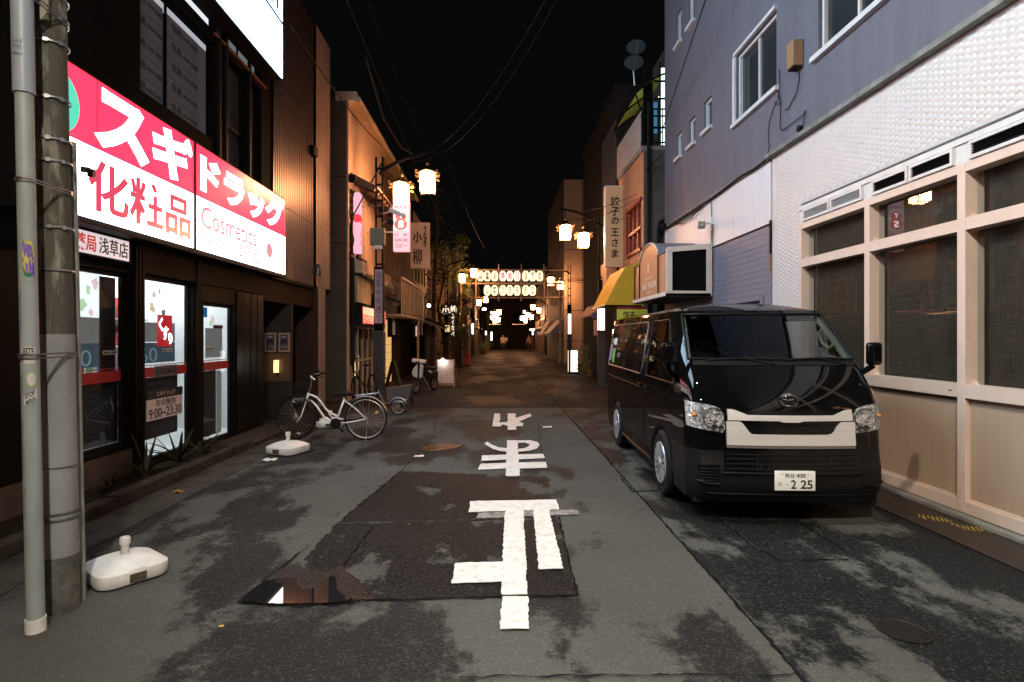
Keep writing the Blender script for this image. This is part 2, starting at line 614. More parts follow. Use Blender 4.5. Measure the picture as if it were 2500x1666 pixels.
# lettering painted on the road, read from the far end
pm = MB()
def paint(mb, pts, seed=1, amp=0.006):
    q = ragged([C6(*p) for p in pts], amp, 0.035, seed)
    mb.prism([(p.x, p.y, 0.013) for p in q], (0, 0, 0.004))
marks = tag(thing('stop_marking', 'white stop lettering painted upside down along the middle of the road', 'road marking', (0.2, 5, 0)), group=None)
glyphs = [
 [(1420, 608), (1880, 600), (1893, 652), (1840, 654), (1917, 970), (1785, 975), (1757, 656), (1703, 657), (1725, 1110), (1588, 1112), (1590, 1040), (1318, 1050), (1340, 942), (1592, 934), (1605, 660), (1410, 667)],
 [(1590, 1122), (1727, 1122), (1733, 1295), (1578, 1297)],
 [(1617, 280), (1672, 280), (1676, 356), (1808, 353), (1817, 375), (1678, 382), (1680, 400), (1825, 397), (1830, 428), (1682, 431), (1683, 472), (1610, 472), (1611, 431), (1462, 438), (1475, 407), (1612, 402), (1612, 384), (1478, 390), (1482, 362), (1613, 357)],
 [(1674, 281), (1735, 279), (1775, 288), (1790, 303), (1778, 322), (1735, 336), (1677, 341), (1677, 326), (1715, 321), (1738, 309), (1733, 298), (1706, 292), (1674, 292)],
 [(1615, 323), (1570, 318), (1535, 304), (1508, 287), (1496, 299), (1540, 326), (1580, 337), (1614, 340)],
 [(1620, 135), (1660, 135), (1662, 160), (1738, 136), (1748, 148), (1680, 180), (1702, 187), (1700, 203), (1664, 204), (1665, 223), (1620, 223), (1618, 200), (1590, 193), (1580, 205), (1538, 204), (1548, 137), (1578, 135), (1580, 165), (1572, 184), (1619, 180)],
 [(1808, 205), (1855, 203), (1856, 210), (1808, 211)],
]
for i, g in enumerate(glyphs):
    mb = MB()
    paint(mb, g, i+2)
    mb.build('painted_stroke', road_paint, marks)
mb = MB()
q = ragged([C6(*p) for p in [(1460, 668), (1985, 650), (2005, 677), (1455, 697)]], 0.008, 0.03, 40)
mb.prism([(p.x, p.y, 0.0095) for p in q], (0, 0, 0.002))
mb.build('painted_stroke', worn_paint, marks)['label'] = 'older greyed stroke under the fresh white paint'

# puddle: still water over the sunken patch edge
def water_mat(name, rough, bump):
    m = M(name, (0.010, 0.010, 0.011), rough, spec=0.5)
    nt = m.node_tree
    n, l = nt.nodes, nt.links
    b = n['Principled BSDF']
    tc = n.new('ShaderNodeTexCoord')
    t = n.new('ShaderNodeTexNoise')
    t.inputs['Scale'].default_value = 130
    l.new(tc.outputs['Object'], t.inputs['Vector'])
    bp = n.new('ShaderNodeBump')
    bp.inputs['Strength'].default_value = bump
    bp.inputs['Distance'].default_value = 0.006
    l.new(t.outputs['Fac'], bp.inputs['Height'])
    l.new(bp.outputs['Normal'], b.inputs['Normal'])
    return m
wet_m = water_mat('wet_rim', 0.13, 0.9)
MATS['wet_rim'].node_tree.nodes['Principled BSDF'].inputs['Specular IOR Level'].default_value = 0.12
MATS['wet_rim'].node_tree.nodes['Principled BSDF'].inputs['Base Color'].default_value = (.006, .006, .0065, 1)
water_m = water_mat('puddle_water', 0.015, 0.0)
rim = [C6(168, 1150), C6(250, 1075), C6(340, 1005), C6(405, 965), C6(440, 940), C6(520, 960), C6(640, 985), C6(735, 945), C6(800, 1010), C6(860, 1060), C6(900, 1128), C6(700, 1160), C6(400, 1166)]
pool = [C6(185, 1150), C6(255, 1085), C6(330, 1035), C6(420, 1018), C6(490, 1022), C6(478, 1050), C6(520, 1085), C6(600, 1075), C6(640, 1020), C6(690, 1002), C6(702, 1030), C6(705, 1080), C6(740, 1120), C6(800, 1140), C6(680, 1156), C6(400, 1162)]
sheet('wet_road', ragged(rim, 0.015, 0.03, 11), 0.0065, wet_m)
pq = ragged(pool, 0.005, 0.02, 12)
mb = MB()
mb.poly([(p[0], p[1], 0.0175-0.0155*(p[1]-3.43)) for p in pq])
tag(mb.build('puddle', water_m), kind='structure')
far = [C6(1140, 318), C6(1190, 300), C6(1290, 293), C6(1390, 300), C6(1330, 322), C6(1230, 335), C6(1160, 330)]
sheet('puddle', ragged(far, 0.03, 0.08, 13), 0.009, wet_m)

# concrete kerb, planter bed, steel channel cover
kb = tag(B('kerb', kerb_m, None, -3.72, -3.58, 2.2, 2.4, 0.0, 0.12), kind='structure')
y = 2.402
i = 0
while y < 8.2:
    L = 0.596
    x = 0.0
    o = MB().box(-3.72+rnd.uniform(-.006, .006), -3.58+rnd.uniform(-.006, .006), y, y+L-0.008, 0.0, 0.115+rnd.uniform(-.006, .008)).build('kerb_stone', kerb_m, kb, bevel=0.012)
    y += L
tag(MB().box(-4.15, -3.725, 2.2, 7.75, 0.0, 0.075).build('planter_bed', soil), kind='structure')
tag(MB().box(-4.15, -3.58, 8.25, 10.1, 0.0, 0.05).build('shop_step', kerb_m), kind='structure')
cover = tag(MB().box(3.63, 4.10, -2, 14.3, 0.0, 0.008).build('channel_cover', steel_cover), kind='structure')
tag(MB().box(4.105, 4.2, -2, 7.9, 0.0, 0.035).build('wall_footing', concrete), kind='structure')
dotmesh = MB().lathe([(0.0085, 0), (0.0078, 0.003), (0.005, 0.0045)], n=8).mesh('tactile_dot', None, True, [yellow_dot])
for gi, (cx, cy) in enumerate(((3.80, 5.05), (3.93, 4.78))):
    for a in range(7):
        for b in range(5):
            if gi == 0 and a == 0 and b > 2 or (a == 6 and b == 0):
                continue
            if rnd.random() < 0.12:
                continue
            o = bpy.data.objects.new('tactile_dot', dotmesh)
            COL.objects.link(o)
            o.location = (cx+0.028*a+0.012*(b % 2), cy+0.032*b-0.016*a, 0.008)
            o.parent = cover
mh = thing('manhole_cover', 'rusty oval manhole lid set in the asphalt in front of the van', 'manhole cover', (C7(1725, 945).x, C7(1725, 945).y, 0))
c = rootloc(mh)
MB().lathe([(0.135, 0.002), (0.135, 0.008), (0.120, 0.009), (0.117, 0.005)], c, 28).build('rim', rust, mh)
mb = MB()
for a in range(-3, 4):
    h = math.sqrt(max(0, 0.108**2-(a*0.034)**2))
    if h > 0.03:
        mb.box(c.x+a*0.034-0.009, c.x+a*0.034+0.009, c.y-h, c.y+h, 0.005, 0.0085)
mb.build('tread', rust, mh)
# ------------------------------------------------------------------ scraps on the road
paper = M('paper', (0.62, 0.60, 0.57), 0.8)
leaf_y = M('dry_leaf', (0.42, 0.24, 0.03), 0.7)
def scrap(name, label, cat, p, r, mat, seed, lift=0.03):
    rr = random.Random(seed)
    mb = MB()
    rows = []
    for i in range(5):
        rows.append([Vector((p.x+(i-2)*r*0.5*rr.uniform(.7, 1.3), p.y+(j-1.5)*r*0.55*rr.uniform(.7, 1.3), 0.008+rr.uniform(0, lift))) for j in range(4)])
    mb.grid(rows)
    return tag(mb.build(name, mat), label, cat)
scrap('paper_scrap', 'crumpled white paper scrap in front of the umbrella base by the bicycle', 'litter', C6(345, 385), 0.09, paper, 1)
scrap('paper_scrap', 'small white paper scrap by the brown wet patch in the road', 'litter', C6(1145, 363), 0.06, paper, 2, 0.01)
scrap('paper_scrap', 'pale scrap lying under the bicycle front wheel', 'litter', C6(497, 246), 0.06, paper, 3)
scrap('wrapper', 'orange and white wrapper lying in the gutter beside the planter kerb', 'litter', G(409, 1134), 0.045, leaf_y, 4)
scrap('dry_leaf', 'yellow leaf on the road near the puddle edge', 'leaf', G(510, 1443), 0.013, leaf_y, 5, 0.006)
scrap('dry_leaf', 'tiny yellow leaf on the dark patch above the puddle', 'leaf', C6(1093, 729), 0.010, leaf_y, 6, 0.006)
# ------------------------------------------------------------------ drugstore on the left
XF = -4.15
sign_white = EM('sign_white', (1.0, 0.93, 0.95), 9)
sign_pink = EM('sign_pink', (1.0, 0.016, 0.046), 4.5)
sign_mint = EM('sign_mint', (0.14, 0.95, 0.66), 1.0)
sign_pale_pink = EM('sign_pale_pink', (1.0, 0.42, 0.46), 0.95)
sign_cool = EM('sign_cool', (0.55, 0.80, 1.0), 20.0)
letter_white = EM('letter_white', (1.0, 0.94, 0.96), 8.0)
letter_pink = EM('letter_pink', (1.0, 0.075, 0.17), 0.95)
letter_faint = EM('letter_faint', (1.0, 0.34, 0.44), 0.9)
shop = thing('drugstore', 'black fronted drugstore with glazed doors and lit interior', 'building', (XF, 6.5, 0))
# upper storey: dark cladding with two glazed bays and clerestory lights
wb = MB()
holed(wb, XF, 1, -3, 10.08, 2.36, 11.0, [(6.62, 8.42, 4.5, 5.93), (6.62, 8.42, 6.1, 6.32), (8.68, 9.45, 3.4, 5.95), (9.5, 10.03, 3.4, 5.95), (8.68, 10.03, 6.12, 6.36)], 0.15)
wb.box(-9, -7.9, -3, 10.08, 0, 11)
wb.box(-9, -4.16, -3, -2.9, 0, 11)
wb.box(-9, XF-0.3, -3, 10.08, 10.8, 11)
wb.build('upper_wall', dark_panel, shop)
B('party_wall', dark_panel, shop, -8.2, -4.45, 10.02, 10.08, 0, 10.8)
poster_back = M('poster_film', (0.11, 0.095, 0.095), 0.6, var=(0.085, 0.074, 0.074), vs=1.5, emit=(0.60, 0.52, 0.54), es=0.12)  # faint glow painted in for room light behind the film
poster_ink = M('poster_ink', (0.03, 0.027, 0.028), 0.7)
white_blind = EM('lit_blind', (0.93, 0.93, 1.0), 1.1)
teal_blind = EM('teal_blind', (0.40, 0.52, 0.50), 0.36)
curtain_m = M('curtain', (0.028, 0.022, 0.020), 0.8, var=(0.02, 0.016, 0.014), vs=2)
win = B('window', black_metal, shop, XF-0.145, XF-0.12, 7.33, 7.36, 4.5, 5.93)
B('blind', white_blind, win, XF-0.2, XF-0.16, 6.62, 8.42, 5.845, 5.93)
B('blind', EM('dim_film', (0.62, 0.52, 0.58), 0.16), win, XF-0.2, XF-0.16, 8.20, 8.42, 4.5, 5.84)
B('pane', smoke_glass, win, XF-0.118, XF-0.112, 6.62, 8.42, 4.5, 5.93)
for row in range(5):
    for cidx, (ya, yb) in enumerate(((6.63, 7.32), (7.37, 8.19))):
        z0 = 4.52+row*0.265
        p = B('poster', poster_back, win, XF-0.16, XF-0.15, ya, yb, z0, z0+0.255)
for row in range(5):
    z0 = 4.52+row*0.265
    for ya, yb in ((6.63, 7.32), (7.37, 8.19)):
        w = yb-ya
        lettering(win, '免税', (XF-0.149, ya+w*0.33, z0+0.15), LEFT, w*0.30, 0.12, poster_ink, 0.004, 0.002)
        lettering(win, '면세 免稅', (XF-0.149, ya+w*0.62, z0+0.14), LEFT, w*0.2, 0.05, poster_ink, 0, 0.002)
        lettering(win, 'TAX FREE', (XF-0.149, ya+w*0.86, z0+0.135), LEFT, w*0.22, 0.06, poster_ink, 0.01, 0.002)
w2 = B('window', black_metal, shop, XF-0.145, XF-0.12, 8.42+0.02, 8.66, 6.1, 6.32)
B('blind', white_blind, w2, XF-0.14, XF-0.12, 6.62, 8.42, 6.1, 6.32)
w3 = B('window', black_metal, shop, XF-0.13, XF-0.11, 9.33, 9.36, 6.12, 6.36)
B('blind', teal_blind, w3, XF-0.14, XF-0.131, 8.68, 10.03, 6.12, 6.36)
w4 = B('window', black_metal, shop, XF-0.08, XF-0.05, 8.68, 9.45, 4.9, 4.95)
B('curtain', curtain_m, w4, XF-0.148, XF-0.14, 8.68, 9.45, 3.4, 5.95)
w5 = B('window', brown_frame, shop, XF-0.08, XF-0.05, 9.5, 9.54, 3.4, 5.95)
B('curtain', curtain_m, w5, XF-0.148, XF-0.14, 9.5, 10.03, 3.4, 5.95)
B('drip_rail', M('copper_pipe', (0.35, 0.13, 0.07), 0.4, 0.5), shop, XF+0.01, XF+0.05, 8.3, 10.15, 6.03, 6.06)
for yy in (8.45, 8.66, 9.48):
    B('mullion', black_metal, shop, XF+0.004, XF+0.05, yy-0.03, yy+0.03, 3.35, 6.4)
# ground floor frames (glass bays)
bays = [(5.14, 6.43, 0.39, 2.34), (6.66, 7.78, 0.10, 2.36), (7.98, 9.01, 0.06, 2.12)]
gf = MB()
holed(gf, XF, 1, -3, 10.08, 0.0, 2.36, [(a, b, c, d-0.001 if d >= 2.36 else d) for a, b, c, d in bays], 0.10)
gf.build('ground_floor_wall', brown_frame, shop)
B('base_panel', M('tan_base', (0.075, 0.048, 0.031), 0.7, var=(0.05, 0.032, 0.021), vs=4, bump=0.2), shop, XF+0.003, XF+0.02, 3.2, 6.45, 0.08, 0.36)
B('fascia', brown_panel, shop, XF+0.003, XF+0.03, 6.5, 10.08, 2.37, 2.76)
for a, b in ((6.45, 6.64), (7.80, 7.96)):
    for k in range(3):
        yy = a+(b-a)*(k+0.5)/3
        B('frame_rib', brown_frame, shop, XF+0.003, XF+0.05, yy-0.018, yy+0.018, 0.12, 2.75)
for yy in (9.05, 9.28, 9.55, 9.82):
    B('gloss_panel', gloss_black, shop, XF+0.004, XF+0.02, yy, yy+0.24, 0.12, 2.34)
# lit room behind the glass
room_white = M('room_white', (0.80, 0.80, 0.80), 0.7)
rm = MB()
rm.box(-7.9, -7.85, 2.5, 9.9, 0, 3.0)
rm.box(-7.9, -4.3, 9.9, 9.95, 0, 3.0)
rm.box(-7.9, -4.3, 2.45, 2.5, 0, 3.0)
rm.box(-7.9, -4.28, 2.5, 9.9, 3.0, 3.05)
rm.box(-7.9, -4.28, 2.5, 9.9, -0.01, 0.03)
rm.build('shop_interior', room_white, shop)
tube_m = EM('shop_tube', (0.95, 0.98, 1.0), 36)
for k in range(5):
    B('ceiling_tube', tube_m, shop, -7.4, -4.7, 3.2+k*1.5, 3.38+k*1.5, 2.94, 2.98)
poster_bright = EM('lit_poster', (0.95, 0.97, 1.0), 1.6)  # posters glow by themselves in place of room light shining through
poster_dim = M('grey_poster', (0.22, 0.22, 0.22), 0.6, emit=(0.5, 0.5, 0.5), es=0.25)
poster_teal = M('teal_poster', (0.05, 0.085, 0.11), 0.4, emit=(0.10, 0.20, 0.27), es=0.28, var=(0.09, 0.05, 0.09), vs=1.2)
poster_low = M('dark_poster', (0.02, 0.023, 0.027), 0.4, var=(0.035, 0.02, 0.026), vs=1.4)
red_band = M('red_band', (0.22, 0.010, 0.012), 0.45, emit=(0.6, 0.02, 0.02), es=0.10)
splash_pink = EM('poster_pink', (1.0, 0.72, 0.78), 1.15)
splash_red = EM('poster_red', (0.9, 0.02, 0.03), 0.75)
splash_blue = EM('poster_blue', (0.02, 0.22, 0.6), 0.6)
splash_green = EM('poster_green', (0.70, 0.95, 0.60), 1.05)
splash_orange = EM('poster_orange', (1.0, 0.72, 0.48), 1.1)
pale_ink = M('pale_ink', (0.25, 0.35, 0.40), 0.5, emit=(0.35, 0.55, 0.62), es=0.35)
XG = XF-0.08
def bay(y0, y1, z0, z1, posters, nm):
    wn = B('window', black_metal, shop, XG-0.02, XG+0.02, y1-0.05, y1, z0, z1)
    B('pane', clear_glass, wn, XG-0.004, XG+0.002, y0, y1-0.05, z0, z1)
    B('rail', black_metal, wn, XG-0.02, XG+0.03, y0, y1-0.051, z1-0.05, z1)
    B('rail', black_metal, wn, XG-0.02, XG+0.03, y0, y1-0.051, z0, z0+0.06)
    for (a, b, c, d, m) in posters:
        B('poster', m, wn, XG-0.06, XG-0.05, a, b, c, d)
    return wn
w1 = bay(5.14, 6.43, 0.39, 2.34, [(5.15, 6.12, 1.83, 2.30, poster_bright), (5.15, 6.12, 1.56, 1.825, poster_dim), (5.15, 6.12, 1.30, 1.555, poster_teal),
     (5.15, 6.42, 0.45, 1.13, poster_low), (6.125, 6.38, 1.14, 2.28, poster_low)], 1)
w2b = bay(6.66, 7.78, 0.10, 2.36, [(6.68, 7.56, 1.56, 1.80, poster_dim), (6.68, 7.56, 1.30, 1.55, poster_teal), (6.68, 7.62, 0.36, 1.12, poster_low)], 2)
w3b = bay(7.98, 9.01, 0.06, 2.12, [(8.0, 8.28, 1.31, 1.74, poster_dim), (8.36, 8.86, 1.31, 1.75, poster_dim), (8.0, 8.66, 0.15, 1.12, poster_low), (8.68, 8.84, 0.15, 1.1, poster_dim)], 3)
for wn, a, b in ((w1, 5.15, 6.38), (w2b, 6.68, 7.73), (w3b, 8.0, 8.95)):
    B('band', red_band, wn, XG+0.006, XG+0.010, a, b, 1.13, 1.25)
    B('band', red_band, wn, XG+0.006, XG+0.010, a, b, 1.27, 1.28)
B('label_plate', M('grey_plate', (0.10, 0.09, 0.09), 0.5), w2b, XG+0.0105, XG+0.013, 7.0, 7.5, 1.12, 1.26)
lettering(w2b, 'SUGI DRUG', (XG+0.014, 7.25, 1.19), LEFT, 0.44, 0.08, ink, 0.02)
lettering(w1, '60', (XG-0.049, 5.83, 1.40), LEFT, 0.34, 0.17, pale_ink, -0.01)
lettering(w2b, '60', (XG-0.049, 6.99, 1.40), LEFT, 0.34, 0.17, pale_ink, -0.01)
sticker_m = M('sticker', (0.55, 0.50, 0.42), 0.6)
for wn, yy in ((w1, 6.2), (w2b, 7.28), (w3b, 8.35)):
    B('sticker', sticker_m, wn, XG+0.004, XG+0.008, yy-0.1, yy+0.12, 1.43, 1.475)
    lettering(wn, '防犯カメラ作動中', (XG+0.009, yy+0.01, 1.452), LEFT, 0.19, 0.024, ink)
pr = B('poster', splash_red, w2b, XG-0.045, XG-0.03, 7.16, 7.46, 1.50, 1.90)
lettering(pr, 'く', (XG-0.028, 7.21, 1.78), LEFT, 0.08, 0.17, letter_white, 0.02)
lettering(pr, 'す', (XG-0.028, 7.31, 1.67), LEFT, 0.12, 0.17, letter_white, 0.02)
lettering(pr, 'り', (XG-0.028, 7.42, 1.60), LEFT, 0.07, 0.14, letter_white, 0.02)
r5 = random.Random(5)
def splash(wn, y, z, s, m):
    pts = []
    k = 11
    for i in range(k):
        t = 2*PI*i/k
        q = s*r5.uniform(0.45, 1.0)
        pts.append(Vector((XG-0.047, y+q*math.cos(t)*0.9, z+q*math.sin(t))))
    MB().prism(pts, (0.004, 0, 0)).build('poster_blot', m, wn)
for y, z, s, m in ((5.75, 2.2, .07, splash_pink), (5.95, 2.12, .06, splash_green), (6.05, 2.2, .08, splash_pink), (5.85, 1.95, .10, splash_green), (5.7, 1.9, .06, splash_orange), (5.99, 1.88, .05, splash_pink)):
    splash(w1, y, z, s, m)
for y, z, s, m in ((7.1, 2.15, .06, splash_pink), (7.05, 1.98, .08, splash_orange), (7.2, 2.2, .05, splash_pink), (6.72, 1.95, .05, splash_pink), (7.3, 1.93, .06, poster_dim)):
    splash(w2b, y, z, s, m)
for y, z, s, m in ((8.1, 1.95, .13, splash_green), (8.08, 1.82, .10, splash_orange), (8.12, 1.75, .07, splash_pink), (8.55, 1.88, .08, splash_pink), (8.5, 1.83, .06, splash_green)):
    splash(w3b, y, z, s, m)
B('bag', splash_blue, w3b, XG-0.3, XG-0.22, 8.56, 8.74, 1.92, 2.07)
B('tilted_tray', M('maroon', (0.14, 0.02, 0.04), 0.5), w3b, XG-0.05, XG-0.04, 8.58, 8.86, 1.75, 1.80)
B('yellow_corner', EM('amber_tag', (1.0, 0.5, 0.02), 0.7), w2b, XG-0.045, XG-0.03, 6.67, 6.77, 2.17, 2.29)
rs = random.Random(41)
prod_m = [M('product_%s' % n_, c_, 0.6) for n_, c_ in (('white', (.7, .7, .7)), ('pink', (.6, .25, .3)), ('blue', (.12, .25, .5)), ('green', (.2, .45, .2)), ('orange', (.6, .3, .08)), ('red', (.5, .05, .05)))]
for k, (sx_, sy_, lb) in enumerate(((-5.6, 6.9, 'white store shelf stocked with small boxes behind the middle drugstore door'), (-5.9, 8.6, 'white store shelf stocked with small boxes behind the far drugstore door'))):
    t = thing('store_shelf', lb, 'shelf', (sx_, sy_, 0))
    for z in (0.2, 0.62, 1.04, 1.46, 1.88):
        B('shelf_board', room_white, t, sx_-.18, sx_+.18, sy_-.75, sy_+.75, z, z+.025)
        yy = sy_-.72
        while yy < sy_+.6:
            w_ = rs.uniform(.07, .16)
            B('product', rs.choice(prod_m), t, sx_-.1, sx_+.15, yy, yy+w_, z+.026, z+.026+rs.uniform(.14, .32))
            yy += w_+.012
    B('shelf_back', room_white, t, sx_-.2, sx_-.181, sy_-.76, sy_+.76, 0, 2.0)
# hours board leaning inside
hb = thing('hours_sign', 'white opening hours board with black header hung on the drugstore glass', 'sign', (XG+0.03, 7.05, 0.7))
cc = Vector((XG+0.02, 7.10, 0.82))
tl = 0.0
B('board', M('board_pinkish', (0.72, 0.56, 0.52), 0.55), hb, XG+0.015, XG+0.03, 6.83, 7.60, 0.60, 0.855, bevel=0.004)
B('header', ink, hb, XG+0.015, XG+0.031, 6.83, 7.60, 0.857, 0.965)
lettering(hb, 'スギドラッグ', (XG+0.032, 7.22, 0.912), LEFT, 0.40, 0.06, M('board_light', (0.55, 0.45, 0.45), 0.5), 0.01, 0.002)
lettering(hb, '年中無休', (XG+0.031, 7.22, 0.80), LEFT, 0.44, 0.10, ink, 0.006, 0.002)
lettering(hb, '9:00~23:30', (XG+0.031, 7.215, 0.68), LEFT, 0.70, 0.12, ink, 0.012, 0.002)
# shop name panel over the entrance
sp = thing('shop_name_panel', 'small backlit panel with a branch name above the first drugstore window', 'sign', (XF+0.02, 5.9, 2.55))
B('light_box', black_metal, sp, XF+0.004, XF+0.05, 5.45, 6.38, 2.44, 2.70)
B('face', EM('panel_face', (1.0, 0.85, 0.88), 0.9), sp, XF+0.051, XF+0.056, 5.47, 6.33, 2.46, 2.68)
lettering(sp, '浅草店', (XF+0.058, 6.08, 2.57), LEFT, 0.46, 0.17, ink, 0.010, 0.003)
splm = EM('panel_red', (0.8, 0.02, 0.05), 0.7)
lettering(sp, '薬局', (XF+0.058, 5.66, 2.57), LEFT, 0.3, 0.17, splm, 0.02, 0.003)

# long pink and white lit fascia sign, two boxes
XS = -3.9
fs = thing('drugstore_sign', 'long pink and white lit fascia sign with shop name lettering over the drugstore', 'sign', (XS, 7.3, 2.8))
ZT, ZM, ZB = 4.13, 3.455, 2.765
B('cabinet', black_metal, fs, XS-0.24, XS-0.012, 4.70, 10.5, ZB-0.06, ZT+0.03)
for nm, y0, y1 in (('a', 4.73, 7.315), ('b', 7.365, 10.47)):
    B('upper_face', sign_pink, fs, XS-0.011, XS, y0, y1, ZM, ZT)
    B('lower_face', sign_white, fs, XS-0.011, XS, y0, y1, ZB, ZM-0.001)
B('joint', black_metal, fs, XS-0.02, XS+0.012, 7.318, 7.362, ZB-0.02, ZT+0.02)
seam_pink = EM('seam_pink', (0.55, 0.01, 0.05), 1.0)
for yy in (5.55, 9.05):
    B('panel_seam', seam_pink, fs, XS, XS+0.002, yy-0.004, yy+0.004, ZM, ZT)
lettering(fs, 'ス', (XS+0.004, 5.94, 3.79), LEFT, 0.86, 0.60, letter_white, 0.05)
lettering(fs, 'キ', (XS+0.004, 6.80, 3.80), LEFT, 0.72, 0.58, letter_white, 0.05)
lettering(fs, 'ドラッグ', (XS+0.004, 8.93, 3.80), LEFT, 2.90, 0.53, letter_white, 0.045)
lf = MB()
for a, l_, ang in ((7.13, 0.24, 0.5), (7.2, 0.2, -0.45)):
    pts = []
    for i in range(14):
        t = 2*PI*i/14
        u_, v_ = 0.05*math.cos(t), l_*0.5*math.sin(t)
        pts.append((XS+0.004, a+u_*math.cos(ang)-v_*math.sin(ang)*-1, 4.0+v_*math.cos(ang)+u_*math.sin(ang)*-1))
    lf.prism(pts, (0.004, 0, 0))
lf.build('leaf_mark', letter_white, fs)
lettering(fs, '化粧品', (XS+0.004, 6.33, 3.10), LEFT, 1.82, 0.52, letter_pink, 0.022)
lettering(fs, 'Cosmetics', (XS+0.004, 8.36, 3.22), LEFT, 1.72, 0.30, letter_faint, 0.012)
lettering(fs, '化妆品', (XS+0.004, 7.98, 2.93), LEFT, 0.86, 0.24, letter_faint, 0.0)
lettering(fs, '화장품', (XS+0.004, 8.95, 2.92), LEFT, 0.72, 0.25, letter_faint, 0.012)
rd = MB().lathe([(0.29, 0), (0.29, 0.006)], (XS, 5.02, 3.74), 30, axis=(1, 0, 0), sy=1.0).build('roundel', sign_mint, fs)
lettering(fs, 'ス', (XS+0.008, 5.02, 3.74), LEFT, 0.3, 0.3, letter_white, 0.05)
MB().lathe([(0.13, 0), (0.13, 0.004)], (XS, 9.75, 3.10), 22, axis=(1, 0, 0)).build('pink_spot', sign_pale_pink, fs)
# second, cooler sign above
us = thing('upper_sign', 'big cool white lit sign on the upper storey of the drugstore', 'sign', (-3.8, 7.5, 6.2))
B('cabinet', black_metal, us, -4.1, -3.812, 3.6, 10.1, 6.17, 9.6)
B('face', sign_cool, us, -3.811, -3.80, 3.65, 10.08, 6.20, 7.13)
B('face', sign_cool, us, -3.811, -3.80, 3.65, 10.08, 7.19, 9.55)
B('divider', M('blue_trim', (.01, .05, .16), .4, emit=(.02, .16, .5), es=.35), us, -3.811, -3.792, 3.65, 10.08, 7.131, 7.189)
cool_ink = M('cool_ink', (0.02, 0.05, 0.12), 0.5)
lettering(us, 'zakka', (-3.797, 7.9, 7.47), LEFT, 1.3, 0.42, cool_ink, 0.02)
lettering(us, 'uan', (-3.797, 9.42, 7.45), LEFT, 0.95, 0.34, cool_ink, 0.02)
lettering(us, 'し り し', (-3.797, 9.7, 6.62), LEFT, 0.5, 0.16, M('thin_ink', (0.3, 0.4, 0.45), 0.5, emit=(0.4, 0.5, 0.5), es=0.8), -0.012)
lettering(us, 'さ', (-3.797, 8.05, 6.62), LEFT, 0.3, 0.3, letter_pink, 0.0)

# spiky plants in the bed
leafm = M('blade_leaf', (0.014, 0.019, 0.008), 0.6, spec=0.2, var=(0.025, 0.022, 0.009), vs=9)
leafd = M('blade_leaf_dry', (0.08, 0.045, 0.012), 0.6, var=(0.08, 0.05, 0.015), vs=9)
def blade(L, w, droop, m):
    rows = []
    for i in range(7):
        t = i/6
        ww = w*(1-t)**0.6*(0.55+0.9*min(1, t*3))
        rows.append([Vector((x, L*t*0.55+droop*t*t*0.35, L*t*(1-droop*t*0.55)-abs(x)*0.0)) + Vector((0, 0, abs(x)*0.6)) for x in (-ww, 0, ww)])
    return MB().grid(rows).mesh('leaf', None, True, [m])
blades = [blade(.55, .026, .25, leafm), blade(.42, .022, .75, leafm), blade(.34, .018, 1.0, leafd), blade(.65, .022, .1, leafm)]
spots = [(-3.92, 6.35, 'spiky plant with long blades in front of the brown pillar of the drugstore', 1.0), (-3.90, 6.95, 'broad spiky plant with one dry leaf below the hours board', 1.15),
         (-3.86, 7.45, 'low drooping plant at the far end of the planter bed', 0.8), (-3.9, 5.75, 'thin weedy plant beside the tan base panel', 0.6), (-3.87, 5.2, 'sparse weed nearest the utility pole in the planter bed', 0.5)]
for i, (x, y, lb, s) in enumerate(spots):
    t = thing('garden_plant', lb, 'plant', (x, y, 0.075), 'plants in the drugstore bed')
    r = random.Random(20+i)
    MB().ball((x, y, 0.075), 0.03*s, 6).build('stem', leafm, t)
    for k in range(16 if s > 0.7 else 10):
        o = bpy.data.objects.new('leaf', r.choice(blades[:3] if s < 0.7 else blades+blades[:1]))
        COL.objects.link(o)
        o.parent = t
        o.rotation_euler = (r.uniform(-.45, .25), r.uniform(-.2, .2), r.uniform(0, 2*PI))
        q = s*r.uniform(.5, .85)
        o.scale = (q, q, q)
# ------------------------------------------------------------------ ribbed metal clad house with recessed entrance
clad = M('rib_cladding', (0.13, 0.075, 0.058), 0.36, 0.75, spec=.3, var=(0.10, 0.058, 0.045), vs=2.5)
clad_lit = M('rib_cladding_lit', (0.30, 0.20, 0.15), 0.5, 0.2, var=(0.26, 0.17, 0.125), vs=2.5)  # lamp light on this strip is put into its paler colour
cl = thing('ribbed_house', 'narrow house clad in ribbed brown metal over a dark recessed entrance', 'building', (XF, 12, 0))
def ribs(y0, y1, z0, z1, pitch, x, name, cm=None):
    mb = MB()
    prof = []
    y = y0
    while y < y1-0.001:
        prof += [(y, 0), (y+pitch*0.55, 0), (y+pitch*0.66, 0.022), (y+pitch*0.90, 0.022)]
        y += pitch
    prof.append((y1, 0))
    prof = [(min(a, y1), b) for a, b in prof]
    mb.grid([[Vector((x-b, a, z)) for a, b in prof] for z in (z0, z1)])
    return mb.build(name, cm or clad, cl)
for z0, z1 in ((2.77, 4.15), (4.165, 6.5), (6.515, 8.7)):
    ribs(10.56, 12.88, z0, z1, 0.11, XF, 'cladding')
    ribs(12.9, 14.0, z0-0.005, z1, 0.10, XF+0.05, 'cladding', clad_lit)
cb = MB()
cb.box(-9, XF-0.03, 10.1, 14.0, 2.78, 8.65)
cb.box(-9, -5.2, 10.1, 14.0, 0, 2.779)
cb.build('core', dark_panel, cl)
B('cladding_trim', brown_frame, cl, XF-0.03, XF+0.012, 10.5, 12.89, 2.70, 2.765)
